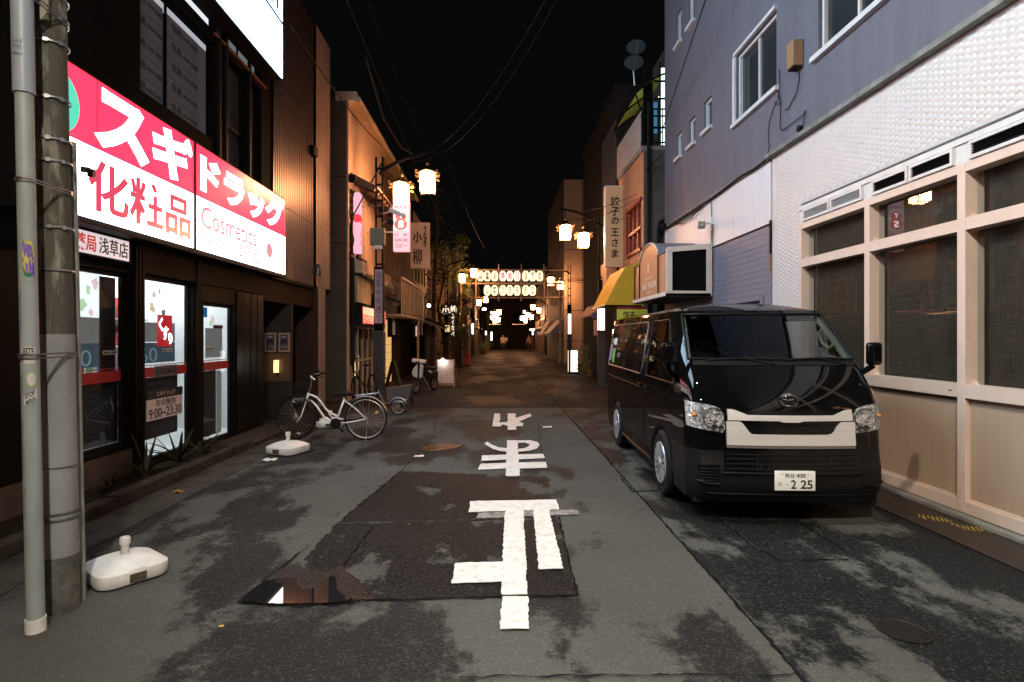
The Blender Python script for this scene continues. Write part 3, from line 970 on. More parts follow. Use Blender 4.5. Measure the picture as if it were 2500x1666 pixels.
ribs(13.05, 13.6, 0.0, 2.76, 0.10, XF+0.045, 'pilaster', clad_lit)
B('pilaster_core', clad, cl, XF-0.5, XF+0.02, 13.06, 13.59, 0.0, 2.755)
B('lintel', brown_panel, cl, XF-0.25, XF-0.06, 10.1, 13.04, 2.28, 2.69)
B('entrance_wall', M('dark_brown_wall', (0.018, 0.012, 0.009), 0.6), cl, -5.2, XF+0.001, 11.5, 11.56, 0, 2.28)
B('entrance_wall', dark_panel, cl, -5.2, -5.1, 11.56, 13.05, 0, 2.28)
B('entrance_wall', gloss_black, cl, -5.2, -4.6, 10.1, 10.14, 0, 2.28)
plate = B('lit_panel', M('tan_panel', (0.13, 0.075, 0.04), 0.35, var=(0.11, 0.063, 0.034), vs=2), cl, -4.70, XF-0.02, 11.47, 11.497, 0.72, 1.28)
wl = thing('panel_glint', 'glowing filament strands added for the lantern reflection on the tan panel in the dark entrance', 'lamp', (-4.41, 11.4, 1.05))
B('bracket', black_metal, wl, -4.43, -4.39, 11.38, 11.47, 0.86, 0.885)
fil = EM('glint', (1.0, 0.55, 0.22), 5)  # glowing strands stand in for a lantern's reflection on the panel
for k in range(4):
    MB().tube([(-4.465+0.028*k, 11.40, 0.90), (-4.468+0.028*k, 11.40, 1.0), (-4.462+0.028*k, 11.40, 1.15)], 0.007, 6).build('glint', fil, wl)
pfr = M('poster_frame', (0.36, 0.22, 0.17), 0.6)
pnavy = M('poster_navy', (0.018, 0.022, 0.055), 0.5)
ptan = M('poster_tan', (0.45, 0.30, 0.24), 0.6)
for i, (x, lb) in enumerate(((-4.57, 'left one of two small framed no bicycle posters in the dark entrance'), (-4.295, 'right one of two small framed no bicycle posters in the dark entrance'))):
    t = thing('framed_poster', lb, 'poster', (x, 11.46, 1.5), 'no parking posters')
    B('frame', pfr, t, x-0.115, x+0.115, 11.475, 11.497, 1.31, 1.70)
    B('print', pnavy, t, x-0.075, x+0.075, 11.470, 11.4745, 1.35, 1.66)
    lettering(t, '駐輪禁止', (x, 11.468, 1.61), FRONT, 0.12, 0.06, ptan, 0.03, 0.002)
    mb = MB()
    for dx in (-0.035, 0.038):
        mb.tube([(x+dx+0.028*math.cos(a*PI/5), 11.467, 1.41+0.028*math.sin(a*PI/5)) for a in range(10)], 0.004, 4, closed=True)
    mb.tube([(x-0.035, 11.467, 1.41), (x-0.01, 11.467, 1.47), (x+0.03, 11.467, 1.475), (x+0.038, 11.467, 1.41)], 0.004, 4)
    mb.build('bicycle_print', ptan, t)
lamp_m = M('bell_lamp', (0.10, 0.085, 0.075), 0.35, 0.7)
t = thing('wall_lamp', 'unlit bell shaped wall lamp on the ribbed cladding', 'lamp', (XF+0.1, 12.75, 3.1))
MB().lathe([(0.09, -0.14), (0.085, 0.0), (0.07, 0.08), (0.04, 0.12), (0.01, 0.13)], (XF+0.14, 12.75, 3.12), 14).build('shade', lamp_m, t, True)
MB().bar((XF-0.02, 12.75, 3.14), (XF+0.1, 12.75, 3.14), 0.04).build('bracket', lamp_m, t)
t = thing('roof_gutter_box', 'small black box under the top of the ribbed cladding', 'box', (XF+0.02, 12.7, 5.6))
B('box', black_metal, t, XF+0.004, XF+0.12, 12.55, 12.8, 5.65, 5.85)
# ------------------------------------------------------------------ umbrella bases
def umbrella_base(x, y, rz, lb, s=1.0):
    t = thing('umbrella_base', lb, 'umbrella base', (0, 0, 0), 'white plastic umbrella bases')
    a = 0.235
    c = 0.085
    def ring(k, z, ch):
        h, q = a*k, ch*k
        out = []
        for sx, sy in ((1, 1), (-1, 1), (-1, -1), (1, -1)):
            p1, p2 = (sx*h, sy*(h-q)), (sx*(h-q), sy*h)
            if sx*sy < 0: p1, p2 = p2, p1
            for i in range(4):
                u = i/3
                b = Vector(p1).lerp(Vector(p2), u)
                b += Vector((sx, sy))*0.30*q*math.sin(u*PI)*0.55
                out.append(Vector((b.x, b.y, z)))
        return out
    mb = MB()
    rr = [ring(0.97, 0.0, c), ring(1.0, 0.012, c), ring(1.0, 0.075, c), ring(0.985, 0.088, c), ring(0.9, 0.102, c), ring(0.62, 0.134, .10), ring(0.34, 0.150, .12), ring(0.16, 0.155, .12)]
    mb.grid(rr, closed=True)
    mb.f.append(tuple(range(len(mb.v)-16, len(mb.v))))
    mb.m.append(0)
    mb.build('tank', white_plastic, t, True)
    MB().lathe([(0.028, 0.15), (0.026, 0.225), (0.036, 0.226), (0.036, 0.265), (0.030, 0.275), (0.02, 0.276)], (0, 0, 0), 14).build('socket', white_plastic, t, True)
    dirt = M('dirty_plastic', (0.10, 0.085, 0.05), 0.8, var=(0.03, 0.026, 0.018), vs=30)
    MB().box(-0.055, 0.055, -a-0.003, -a+0.01, 0.012, 0.07).build('grip_recess', dirt, t)
    MB().box(-0.055, 0.055, -a+0.01, -a+0.045, 0.090, 0.0985).build('grip_lip', white_plastic, t)
    MB().lathe([(0.02, 0), (0.02, 0.02), (0.012, 0.024)], (0.09, 0.08, 0.126), 10).build('filler_cap', white_plastic, t)
    t.location = (x, y, 0.012)
    t.rotation_euler = (0, 0, rz)
    t.scale = (s, s, s)
    return t
umbrella_base(-2.53, 3.87, R(53), 'white umbrella base with a dirty grip, at the foot of the utility pole', 0.92)
umbrella_base(-2.93, 7.98, R(-22), 'clean white umbrella base in front of the bicycle front wheel')
umbrella_base(-3.02, 10.3, R(10), 'pinkish lit umbrella base partly hidden behind the bicycle frame')

# ------------------------------------------------------------------ utility pole
upc = M('pole_concrete', (0.075, 0.064, 0.045), 0.85, var=(0.30, 0.27, 0.21), vs=8, stretch=(1.6, 1.6, 0.30), bump=0.3, bs=50, ramp=(0.50, 0.68))
uplow = M('pole_sheet', (0.30, 0.295, 0.285), 0.6, var=(0.20, 0.195, 0.185), vs=4, stretch=(1, 1, .4), bump=0.06)
upbase = M('pole_base', (0.15, 0.14, 0.115), 0.9, var=(0.05, 0.046, 0.036), vs=9, bump=0.4)
cond_up = M('conduit_upper', (0.28, 0.33, 0.37), 0.42, var=(0.31, 0.34, 0.36), vs=5)
cond_lo = M('conduit_lower', (0.33, 0.37, 0.36), 0.42, var=(0.25, 0.29, 0.265), vs=4, stretch=(1, 1, .4))
cond_gr = M('conduit_side', (0.27, 0.27, 0.245), 0.6, var=(0.18, 0.18, 0.155), vs=5)
up = thing('utility_pole', 'stained concrete utility pole with strapped conduits and stickers, in the near left corner', 'utility pole', (-2.6, 3.4, 0))
lean = -0.022
def P(x, y, z): return Vector((x+lean*z, y, z))
def ptube(x, y, z0, z1, r0, r1=None, n=28): 
    return MB().tube([P(x, y, z0), P(x, y, (z0+z1)/2), P(x, y, z1)], [r0, (r0+(r1 or r0))/2, r1 or r0], n)
ptube(-2.6, 3.4, 0.33, 1.64, 0.0935).build('protective_sheet', uplow, up, True)
ptube(-2.6, 3.4, -0.05, 0.34, 0.0905).build('footing', upbase, up, True)
ptube(-2.6, 3.4, 1.63, 9.0, 0.0900, 0.078).build('shaft', upc, up, True)
ptube(-2.55, 3.147, 0.05, 2.99, 0.043).build('conduit', cond_lo, up, True)
ptube(-2.55, 3.147, 2.97, 6.5, 0.052).build('conduit', cond_up, up, True)
ptube(-2.55, 3.147, 0.0, 0.075, 0.049).build('conduit_foot', white_plastic, up, True)
ptube(-2.569, 3.525, 0.0, 2.83, 0.021, n=14).build('conduit', cond_gr, up, True)
def strap(z, h, w=0.004, mat=steel, holes=0, both=False, tilt=0.0):
    mb = MB()
    pts = []
    n = 40
    if both:
        A, Bc, ra, rb = P(-2.6, 3.4, z), P(-2.55, 3.147, z), 0.094, 0.047 if z < 2.97 else 0.056
        d = (Bc-A).xy.normalized()
        ang = math.atan2(d.y, d.x)
        for i in range(21):
            a = ang+PI/2+PI*i/20
            pts.append(Vector((A.x+ra*math.cos(a), A.y+ra*math.sin(a), z)))
        for i in range(21):
            a = ang-PI/2+PI*i/20
            pts.append(Vector((Bc.x+rb*math.cos(a), Bc.y+rb*math.sin(a), z)))
    else:
        A, ra = P(-2.6, 3.4, z), 0.096
        for i in range(n):
            a = 2*PI*i/n
            pts.append(Vector((A.x+ra*math.cos(a), A.y+ra*math.sin(a), z+tilt*math.cos(a))))
    k = len(pts)
    ctr = sum((p for p in pts), Vector())/k
    rows = [[p+Vector((0, 0, -h/2)) for p in pts], [p+Vector((0, 0, h/2)) for p in pts]]
    if holes:
        dense = []
        for i in range(k):
            dense += [pts[i].lerp(pts[(i+1) % k], j/2) for j in range(2)]
        rows = [[p+Vector((0, 0, q)) for p in dense] for q in (-h/2, -h*0.22, h*0.22, h/2)]
        mb.grid(rows, closed=True, skip=lambda i, j: i == 1 and j % 3 != 0)
    else:
        mb.grid(rows, closed=True)
    o = mb.build('strap', mat, up)
    so = o.modifiers.new('thickness', 'SOLIDIFY')
    so.thickness = 0.004
    so.offset = 1
    return o
strap(3.51, 0.032, holes=1, both=True)
strap(2.49, 0.022, holes=1, both=True)
strap(1.52, 0.030, holes=1, both=True)
for z, tl in ((3.63, .004), (3.36, .003), (3.03, .004), (2.79, 0), (2.66, .003), (2.27, .002), (0.585, .006), (0.55, .006), (2.02, 0)):
    strap(z, 0.010 if z > 0.6 else 0.012, tilt=tl)
strap(0.86, 0.006, mat=upbase)
bk = MB()
for z in (3.51, 3.36, 3.03, 2.79, 2.66, 2.27):
    for a in (-1.1, -0.4):
        A = P(-2.6, 3.4, z)
        bk.obox((A.x+0.1*math.cos(a), A.y+0.1*math.sin(a), z), (0.022, 0.012, 0.022), (0, 0, a+PI/2))
bk.build('buckle', steel, up)
B('sign_plate', M('cream_plate', (0.42, 0.36, 0.27), 0.6, var=(0.30, 0.24, 0.17), vs=8), up, -2.64, -2.595, 3.285, 3.297, 3.46, 4.3)
# stickers wrapped on the conduit
def wrap(cz, a0, a1, h, mat, name, r=0.0445, shape=None, tilt=0.0, dr=0.0):
    mb = MB()
    n = 14
    rows = []
    for j in range(9):
        v = j/8
        row = []
        for i in range(n+1):
            u = i/n
            k = 1.0 if shape is None else shape(v)
            a = R((a0+a1)/2+(a1-a0)*(u-0.5)*k)
            z = cz+h*(v-0.5)+tilt*(u-0.5)
            c = P(-2.55, 3.147, z)
            row.append(Vector((c.x+(r+dr)*math.cos(a), c.y+(r+dr)*math.sin(a), z)))
        rows.append(row)
    mb.grid(rows)
    return mb.build(name, mat, up, True)
oval = lambda v: max(0.06, math.sqrt(max(0, 1-(2*v-1)**2)))
stick_y = M('sticker_yellow', (0.55, 0.45, 0.05), 0.5)
stick_g = M('sticker_green', (0.02, 0.16, 0.05), 0.5)
stick_p = M('sticker_purple', (0.13, 0.07, 0.33), 0.5, var=(0.2, 0.12, 0.42), vs=40)
stick_w = M('sticker_white', (0.62, 0.60, 0.57), 0.6, var=(0.5, 0.48, 0.45), vs=30)
blob = lambda v: 0.55+0.45*math.sin(v*PI)-0.1*math.cos(v*17)
wrap(2.055, -85, -15, 0.200, stick_g, 'graffiti_sticker', shape=blob)
wrap(2.066, -82, -13, 0.175, stick_y, 'graffiti_sticker', shape=blob, dr=0.0006)
def onpipe(s, z0, ang, wdeg, h, mat, tilt=0.0, bold=0.02, vert=False, r=0.0445):
    vs, fs_, lo, hi = text_mesh(s, bold, 1.0)
    out = []
    for v in vs:
        x = (v.x-lo.x)/(hi.x-lo.x)-0.5
        y = (v.y-lo.y)/(hi.y-lo.y)-0.5
        if vert: x, y = y*-1, x
        z = z0+h*y+tilt*x
        c = P(-2.55, 3.147, z)
        a = R(ang+wdeg*x)
        rr = r+0.0010+v.z*0.0006
        out.append(Vector((c.x+rr*math.cos(a), c.y+rr*math.sin(a), z)))
    mb = MB()
    mb.add(out, fs_)
    return mb.build('lettering', mat, up)
onpipe('WA', 2.098, -49, 66, 0.078, stick_p, -0.03, 0.12)
onpipe('TH', 2.012, -44, 60, 0.076, stick_p, -0.03, 0.12)
wrap(1.545, -95, -18, 0.055, stick_w, 'torn_label')
wrap(1.500, -92, -20, 0.040, stick_w, 'torn_label')
onpipe('ESTE', 1.548, -58, 60, 0.036, ink, 0, 0.03)
wrap(1.395, -72, -18, 0.080, stick_y, 'round_sticker', shape=oval)
wrap(1.395, -68, -21, 0.068, stick_w, 'round_sticker', shape=oval, dr=0.0007)
wrap(1.295, -92, -14, 0.056, stick_w, 'white_sticker', tilt=0.035)
onpipe('STOP', 1.310, -55, 55, 0.026, ink, 0.025, 0.03)
onpipe('MIERDA', 1.278, -51, 58, 0.022, ink, 0.027, 0.03)
pipe_ink = M('pipe_ink', (0.12, 0.17, 0.21), 0.6)
onpipe('BOAX2,750', 1.02, -108, 14, 0.30, pipe_ink, 0, 0.0, True)
onpipe('2021.5', 1.36, -108, 12, 0.12, pipe_ink, 0, 0.0, True)
onpipe('ケーブル・SGP', 0.66, -104, 14, 0.30, pipe_ink, 0, 0.0, True)
onpipe('NIPPON STEEL', 1.76, -104, 12, 0.22, pipe_ink, 0, 0.0, True)
onpipe('B A B', 3.24, -80, 50, 0.022, pipe_ink, 0, 0.02, r=0.0535)
onpipe('TYPE', 3.205, -80, 46, 0.020, pipe_ink, 0, 0.02, r=0.0535)
onpipe('70mm', 3.17, -80, 46, 0.020, pipe_ink, 0, 0.02, r=0.0535)
# bundle of service cables and a blue cable tie left of the pole top
mb = MB()
for k, (dz, dx) in enumerate(((0, 0), (.05, -.02), (.1, .02), (-.06, -.03))):
    mb.tube([P(-3.4, 3.0, 3.5+dz), P(-2.95, 3.05, 3.52+dz*.6), P(-2.64, 3.1, 3.56+dz*.4), P(-2.62, 3.2, 4.2)], 0.012, 6)
mb.build('service_cable', black_metal, up, True)
MB().bar(P(-2.61, 3.08, 3.5), P(-2.58, 3.07, 3.75), 0.02).build('blue_tie', M('blue_tie', (0.02, 0.2, 0.42), 0.5), up)
# small floodlight on the side conduit
t = thing('pole_camera', 'small black camera clamped to the thin conduit beside the pink sign', 'camera', (-2.58, 3.54, 2.66))
MB().obox((-2.545, 3.52, 2.66), (0.05, 0.03, 0.03), (0, 0, 0.5)).build('arm', black_metal, t)
MB().obox((-2.51, 3.52, 2.64), (0.03, 0.07, 0.05), (0.25, 0.1, 0.4)).build('head', brown_frame, t, bevel=0.006)
# LED street lamp on an arm of the pole, above the street
MB().tube([P(-2.6, 3.4, 6.4), P(-1.6, 3.0, 6.75), P(-0.2, 2.6, 6.8)], 0.03, 10).build('lamp_arm', steel, up, True)
lh = B('lamp_head', black_metal, up, -0.35, 0.15, 2.46, 2.76, 6.70, 6.80, bevel=0.03)
B('lamp_lens', EM('led_lens', (1.0, 0.93, 0.80), 6500), lh, 0.0, 0.12, 2.53, 2.69, 6.685, 6.699)
B('added_light_shield', black_metal, lh, -0.06, -0.05, 2.46, 2.76, 6.36, 6.699)  # shield added to keep lamp light off the left facade

pole_added = copy_tree(up)  # unseen pole copy, added for frontal lamp light on the van
pole_added.location = Vector((up.location.x, up.location.y-4.7, 0))
pole_added['label'] = 'unseen utility pole copy added behind the viewpoint for frontal light'
def find(o, nm):
    for c_ in COL.objects:
        if c_.parent == o:
            if c_.name.startswith(nm): return c_
            r_ = find(c_, nm)
            if r_: return r_
lens2 = find(pole_added, 'lamp_lens')
lens2.data = lens2.data.copy()
lens2.data.materials[0] = EM('led_lens_added', (1.0, 0.94, 0.83), 16000)
# ------------------------------------------------------------------ lantern street lamps
lan_glow = EM('lantern_glass', (1.0, 0.45, 0.19), 140)
lan_far = EM('lantern_glass_far', (1.0, 0.47, 0.21), 120)
post_grey = M('post_grey', (0.05, 0.045, 0.044), 0.5, 0.0, spec=.3, var=(0.04, 0.036, 0.035), vs=3)
post_black = M('post_black', (0.0030, 0.0027, 0.0027), 0.55, 0.0, spec=0.06)
lamp_panel_white = EM('post_sign_lit', (1.0, 0.95, 0.9), 3.0)
panel_mark = M('faint_mark', (0.3, 0.3, 0.3), 0.5, emit=(.8, .7, .65), es=0.9)
lamp_panel_dim = M('post_sign_dim', (0.40, 0.33, 0.38), 0.5)
lamp_panel_ink = M('post_sign_ink', (0.16, 0.03, 0.06), 0.6)
def scroll(o, d, up, r=0.07):
    pts = []
    for i in range(15):
        a = -1.2+i*0.36
        q = r*(1-0.045*i)
        pts.append(o+d*(0.06+q*math.sin(a)+0.02)+up*(q*(1-math.cos(a))-0.02))
    return pts
def lantern(parent, p, s=1.0, glow=None):
    # p = top of the glass; part of the lamp, its own pieces below it
    x, y, z = p
    w, h = 0.18*s, 0.47*s
    la = MB().lathe([(0.36*s, 0.0), (0.32*s, 0.03*s), (0.15*s, 0.10*s), (0.07*s, 0.17*s), (0.02*s, 0.19*s)], (x, y, z+0.01), 4, axis=(0, 0, 1)).build('lantern', post_black, parent)
    B('glass', glow or lan_glow, la, x-w+0.012, x+w-0.012, y-w+0.012, y+w-0.012, z-h, z-0.004)
    fr = MB()
    for sx in (-1, 1):
        for sy in (-1, 1):
            fr.box(x+sx*w-0.012*s, x+sx*w+0.012*s, y+sy*w-0.012*s, y+sy*w+0.012*s, z-h-0.05*s, z)
    for sx in (-1, 1):
        fr.box(x-w, x+w, y+sx*w-0.01, y+sx*w+0.01, z-h-0.02, z-h)
        fr.box(x+sx*w-0.01, x+sx*w+0.01, y-w+0.011, y+w-0.011, z-h-0.02, z-h)
    fr.build('frame', gold, la)
    for sx, sy in ((1, 1), (1, -1), (-1, 1), (-1, -1)):
        d = Vector((sx*0.85, sy*0.5, 0)).normalized()
        o = Vector((x+sx*w, y+sy*w, z-0.02))
        sc = MB()
        sc.tube(scroll(o, d, Vector((0, 0, 1)), 0.075*s), [0.013*s]*10+[0.010*s]*5, 6)
        sc.tube(scroll(o+Vector((0, 0, -0.10*s)), d, Vector((0, 0, -0.75)), 0.06*s), 0.011*s, 6)
        sc.bar(o, o+d*0.10*s, 0.035*s)
        sc.build('scroll', gold, la, True)
    MB().ball((x, y, z+0.24*s), 0.055*s, 8).build('finial', gold, la, True)
    MB().tube([(x, y, z+0.24*s), (x, y, z+0.55*s)], 0.02*s, 6).build('hanger', post_black, la)
    return la
def street_lamp(x, y, side, label, l1, l2, ztop, sign=None, s=1.0, glow=None, far=False):
    # side +1: the arm reaches towards +x
    t = thing('street_lamp', label, 'street lamp', (x, y, 0), 'lantern lamp posts along the street')
    b = MB()
    b.box(x-.14*s, x+.14*s, y-.14*s, y+.14*s, 0.54, 1.76)
    b.box(x-.16*s, x+.16*s, y-.16*s, y+.16*s, 0.49, 0.54)
    b.box(x-.13*s, x+.13*s, y-.13*s, y+.13*s, 0.0, 0.49)
    b.build('base', post_grey, t, bevel=0.012)
    lt = MB()
    for sx in (-1, 1):
        lt.box(x+sx*.085*s-.022, x+sx*.085*s+.022, y-.03, y+.03, 3.4*s if False else 1.75, ztop)
    z = 3.5
    while z < ztop-0.3:
        lt.box(x-.064*s, x+.064*s, y-.022, y+.022, z, z+0.05)
        z += 0.42
    lt.build('lattice', post_black, t)
    sb = B('sign_box', post_black, t, x-.125*s, x+.125*s, y-.10*s, y+.10*s, 1.78, 3.45)
    if sign:
        B('face', sign[1], sb, x-.098*s, x+.098*s, y-.108*s, y-.102*s, sign[2], sign[3])
        if len(sign) > 4:
            B('side_face', sign[1], sb, x-.133*s, x-.127*s, y-.06*s, y+.08*s, sign[2], sign[3])
        dim = sign[1] is lamp_panel_dim
        if sign[0].strip():
            lettering(sb, '\n'.join(sign[0].replace('\n', '')), (x, y-.112*s, (sign[2]+sign[3])/2), FRONT, .15*s, (sign[3]-sign[2])*.93, lamp_panel_ink if dim else panel_mark, 0.01 if dim else -0.01, 0.003)
    # arched arm
    ax = MB()
    xe = l2[0]+side*0.22
    pts = []
    for i in range(11):
        u = i/10
        pts.append(Vector((x+(xe-x)*u, y, ztop-0.45+(l2[2]+0.55-ztop+0.45)*math.sin(u*PI/2)**0.8)))
    ax.tube(pts, [0.055*s-0.002*i for i in range(11)], 8)
    ax.build('arm', post_black, t, True)
    for l in (l1, l2):
        lantern(t, l, s, glow)
        # a hanger up to the arm
    return t
A1 = YP(922, 425, 15)
A2 = YP(982.5, 399, 15)
street_lamp(-3.10, 15, 1, 'tall lantern lamp post with purple street name board, behind the white bicycle', A1, A2, 6.35, ('浅草中央通り', lamp_panel_dim, 1.97, 3.38))
Cc1, Cc2 = YP(1340.8, 538, 18.4), YP(1299.4, 520, 18.4)
street_lamp(3.38, 18.4, -1, 'lantern lamp post with white lit panel, between the van and the yellow awning', Cc1, Cc2, 5.6, ('ロ\n一', lamp_panel_white, 1.82, 2.52, 1), 0.88)
E1, E2 = YP(1288, 648, 32.6), YP(1265.6, 638.5, 32.6)
street_lamp(4.15, 32.6, -1, 'lantern lamp post beside the right end of the paper lantern gate', E1, E2, 5.7, ('　', lamp_panel_white, 1.65, 2.9), 0.9, lan_far)
E3, E4 = YP(1062.5, 631, 31.0), YP(1089, 619, 31.0)
street_lamp(-2.75, 31.0, 1, 'lantern lamp post among the trees at the left end of the paper lantern gate', E3, E4, 5.9, None, 0.9, lan_far)
street_lamp(-1.93, 45, 1, 'lantern lamp post with long lit panel, first one beyond the gate on the left', YP(1101, 690, 45), YP(1116.5, 683, 45), 5.0, ('　', lamp_panel_white, 1.4, 2.64), 0.9, lan_far)
street_lamp(4.3, 50, -1, 'lantern lamp post beyond the blue awning on the right', YP(1238, 708, 50), YP(1224.6, 701, 50), 4.9, None, 0.9, lan_far)
street_lamp(-1.2, 62, 1, 'farthest lantern lamp post on the left, near the end of the street', YP(1131, 726, 62), YP(1141, 722, 62), 4.3, ('　', lamp_panel_white, 1.2, 2.2), 0.9, lan_far)
street_lamp(3.9, 62, -1, 'farthest lantern lamp post on the right, near the end of the street', YP(1208, 733, 62), YP(1199.5, 728, 62), 4.3, ('　', lamp_panel_white, 1.2, 2.2), 0.9, lan_far)
street_lamp(-3.45, -4.2, 1, 'lantern lamp post behind the viewpoint, on the drugstore side', Vector((-2.5, -4.2, 5.6)), Vector((-1.8, -4.2, 5.9)), 6.35, None, 1.0, EM('lantern_glass_dim', (1.0, 0.47, 0.21), 100))

# ------------------------------------------------------------------ stucco shop house with street lamp in front
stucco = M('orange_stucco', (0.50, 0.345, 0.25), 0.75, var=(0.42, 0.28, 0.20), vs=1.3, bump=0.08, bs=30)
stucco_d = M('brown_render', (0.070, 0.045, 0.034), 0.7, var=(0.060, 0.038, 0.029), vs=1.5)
tin = M('tin_fascia', (0.48, 0.35, 0.23), 0.5, var=(0.36, 0.25, 0.16), vs=3)
wood = M('wood_slats', (0.13, 0.070, 0.040), 0.7, var=(0.10, 0.058, 0.034), vs=5, stretch=(1, 1, .2))
red_lit = EM('red_lit', (1.0, 0.06, 0.075), 1.2)
red_lit2 = EM('red_lit_bright', (1.0, 0.16, 0.16), 1.8)
sh = thing('stucco_shop', 'two storey stucco shop with red lit band and glass front behind the lamp post', 'building', (-3.7, 17, 0))
XB = -3.72
sb = MB()
holed(sb, XB, 1, 14.25, 18.5, 2.9, 7.5, [(15.05, 16.0, 3.75, 5.25)], 0.12)
sb.build('upper_wall', stucco, sh)
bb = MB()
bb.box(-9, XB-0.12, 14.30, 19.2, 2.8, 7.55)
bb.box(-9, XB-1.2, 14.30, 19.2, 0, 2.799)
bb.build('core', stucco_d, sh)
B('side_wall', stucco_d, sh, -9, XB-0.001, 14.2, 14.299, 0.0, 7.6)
for z in (3.95, 5.6):
    B('joint', brown_frame, sh, -9, XB-0.01, 14.192, 14.199, z, z+0.015)
B('corner_strip', stucco, sh, XB-0.03, XB+0.015, 14.185, 14.26, 0, 7.5)
wn = B('window', black_metal, sh, XB-0.09, XB-0.05, 15.48, 15.54, 3.75, 5.25)
B('pane', glass_dark, wn, XB-0.1, XB-0.092, 15.05, 16.0, 3.75, 5.25)
B('sill', brown_frame, wn, XB-0.02, XB+0.06, 15.0, 16.05, 3.68, 3.745)
ws = thing('window_sign', 'narrow pink lit sign with a red dot in the stucco shop window', 'sign', (XB, 14.9, 4.4))
B('box', EM('pink_sign', (1.0, 0.50, 0.62), 1.25), ws, XB+0.004, XB+0.16, 14.72, 15.02, 3.80, 5.35)
MB().lathe([(0.11, 0), (0.11, 0.006)], (XB+0.162, 14.87, 4.68), 18, axis=(1, 0, 0)).build('dot', red_lit, ws)
MB().lathe([(0.11, 0), (0.11, 0.006)], (XB+0.11, 14.719, 4.68), 18, axis=(0, -1, 0)).build('dot', red_lit, ws)
lettering(ws, '印\n木', (XB+0.163, 14.87, 4.18), LEFT, .16, .4, letter_pink, 0, 0.003)
# roof edge and gutter
MB().box(XB-0.3, XB+0.22, 14.15, 24.6, 7.5, 7.72).build('roof_edge', tin, sh)
MB().tube([(XB+0.28, 14.1, 7.5), (XB+0.28, 24.6, 7.5)], 0.07, 8).build('gutter', tin, sh, True)
eave = MB()
for k in range(9):
    yy = 14.45+k*0.45
    eave.bar((XB+0.0, yy, 5.62), (XB+0.62, yy, 5.35), 0.05, 0.07)
eave.prism([(XB, 14.4, 5.78), (XB+0.7, 14.4, 5.42), (XB+0.7, 14.4, 5.38), (XB, 14.4, 5.70)], (0, 4.0, 0))
eave.build('eave', wood, sh)
fb = MB()
fb.box(XB+0.003, XB+0.30, 14.5, 18.4, 3.25, 3.55)
fb.build('cornice', stucco, sh)
gar = MB()
for k in range(26):
    gar.ball((XB+0.34, 14.55+k*0.15, 3.22+0.05*math.sin(k*1.7)), 0.06, 6)
gar.build('trim_scallop', tin, sh)
for k in range(5):
    B('fascia_panel', tin, sh, XB+0.004, XB+0.16, 14.55+k*0.30, 14.55+k*0.30+0.288, 2.50, 3.18)
lv = B('louvre', tin, sh, XB+0.01, XB+0.05, 16.1, 16.55, 2.35, 3.2)
for k in range(14):
    B('slat', wood, lv, XB+0.051, XB+0.09, 16.12, 16.53, 2.4+k*0.055, 2.425+k*0.055)
rl = thing('red_light_band', 'red lit sign band with brighter patches over the stucco shop entrance', 'sign', (XB, 15.5, 2.1))
B('box', black_metal, rl, XB-0.1, XB+0.30, 14.45, 17.5, 1.92, 2.42)
for a, b in ((14.5, 15.85), (15.95, 17.4)):
    B('face', red_lit, rl, XB+0.301, XB+0.31, a, b, 1.96, 2.16)
    B('face', red_lit2, rl, XB+0.301, XB+0.31, a, b, 2.175, 2.38)
# glazed front
B('side_pier', stucco, sh, XB-0.1, XB+0.01, 14.26, 14.45, 0, 1.91)
fr = B('shop_front', tin, sh, XB-0.02, XB+0.06, 14.46, 17.5, 1.84, 1.91)
for k in range(6):
    yy = 14.47+k*0.6
    B('mullion', tin, fr, XB-0.02, XB+0.04, yy, yy+0.06, 0.0, 1.84)
    B('pane', clear_glass, fr, XB-0.01, XB-0.004, yy+0.061, yy+0.599, 0.1, 1.84)
B('rail', tin, fr, XB-0.019, XB+0.03, 14.53, 17.5, 0.95, 1.0)
B('back_wall', M('shop_back', (0.10, 0.07, 0.045), 0.7, var=(.04, .03, .02), vs=3), sh, XB-1.2, XB-1.15, 14.3, 18.4, 0, 2.8)
B('counter', M('shop_yellow', (0.30, 0.21, 0.03), 0.6), sh, XB-0.9, XB-0.5, 14.9, 15.6, 1.05, 1.3)
for k, (yy, z) in enumerate(((15.9, 0.75), (16.3, 0.9), (15.2, 0.7))):
    MB().tube([(XB-0.25, yy, z-.25), (XB-0.25, yy+.03, z), (XB-0.25, yy, z+.2)], 0.012, 6).build('lit_strip', EM('warm_strip', (1.0, 0.6, 0.3), 2.5), sh)
# cables and meters clumped at the near corner
mb = MB()
for k in range(9):
    r = random.Random(60+k)
    a = r.uniform(0, 0.5)
    mb.tube([(XB+0.03+.04*math.sin(i*1.3+k), 14.3+a*0.5+.08*math.sin(i*0.8+k), 5.35-i*0.14) for i in range(14)], 0.014, 5)
mb.tube([(XB+0.05, 14.4, 3.6), (XB+0.08, 14.36, 2.6), (XB+0.07, 14.38, 2.0), (XB+0.05, 14.4, 0.9)], 0.06, 6)
mb.build('cable_clump', rubber, sh, True)
t = thing('electric_meter', 'dark rounded meter high on the near corner of the stucco shop', 'meter', (XB, 14.3, 5.5))
MB().obox((XB+0.1, 14.28, 5.58), (0.2, 0.16, 0.18)).build('case', black_metal, t, bevel=0.03)
# stay rod from wall to lamp
MB().bar((XB+0.02, 14.6, 4.7), (-3.0, 14.9, 6.2), 0.035).build('stay_rod', black_metal, sh)

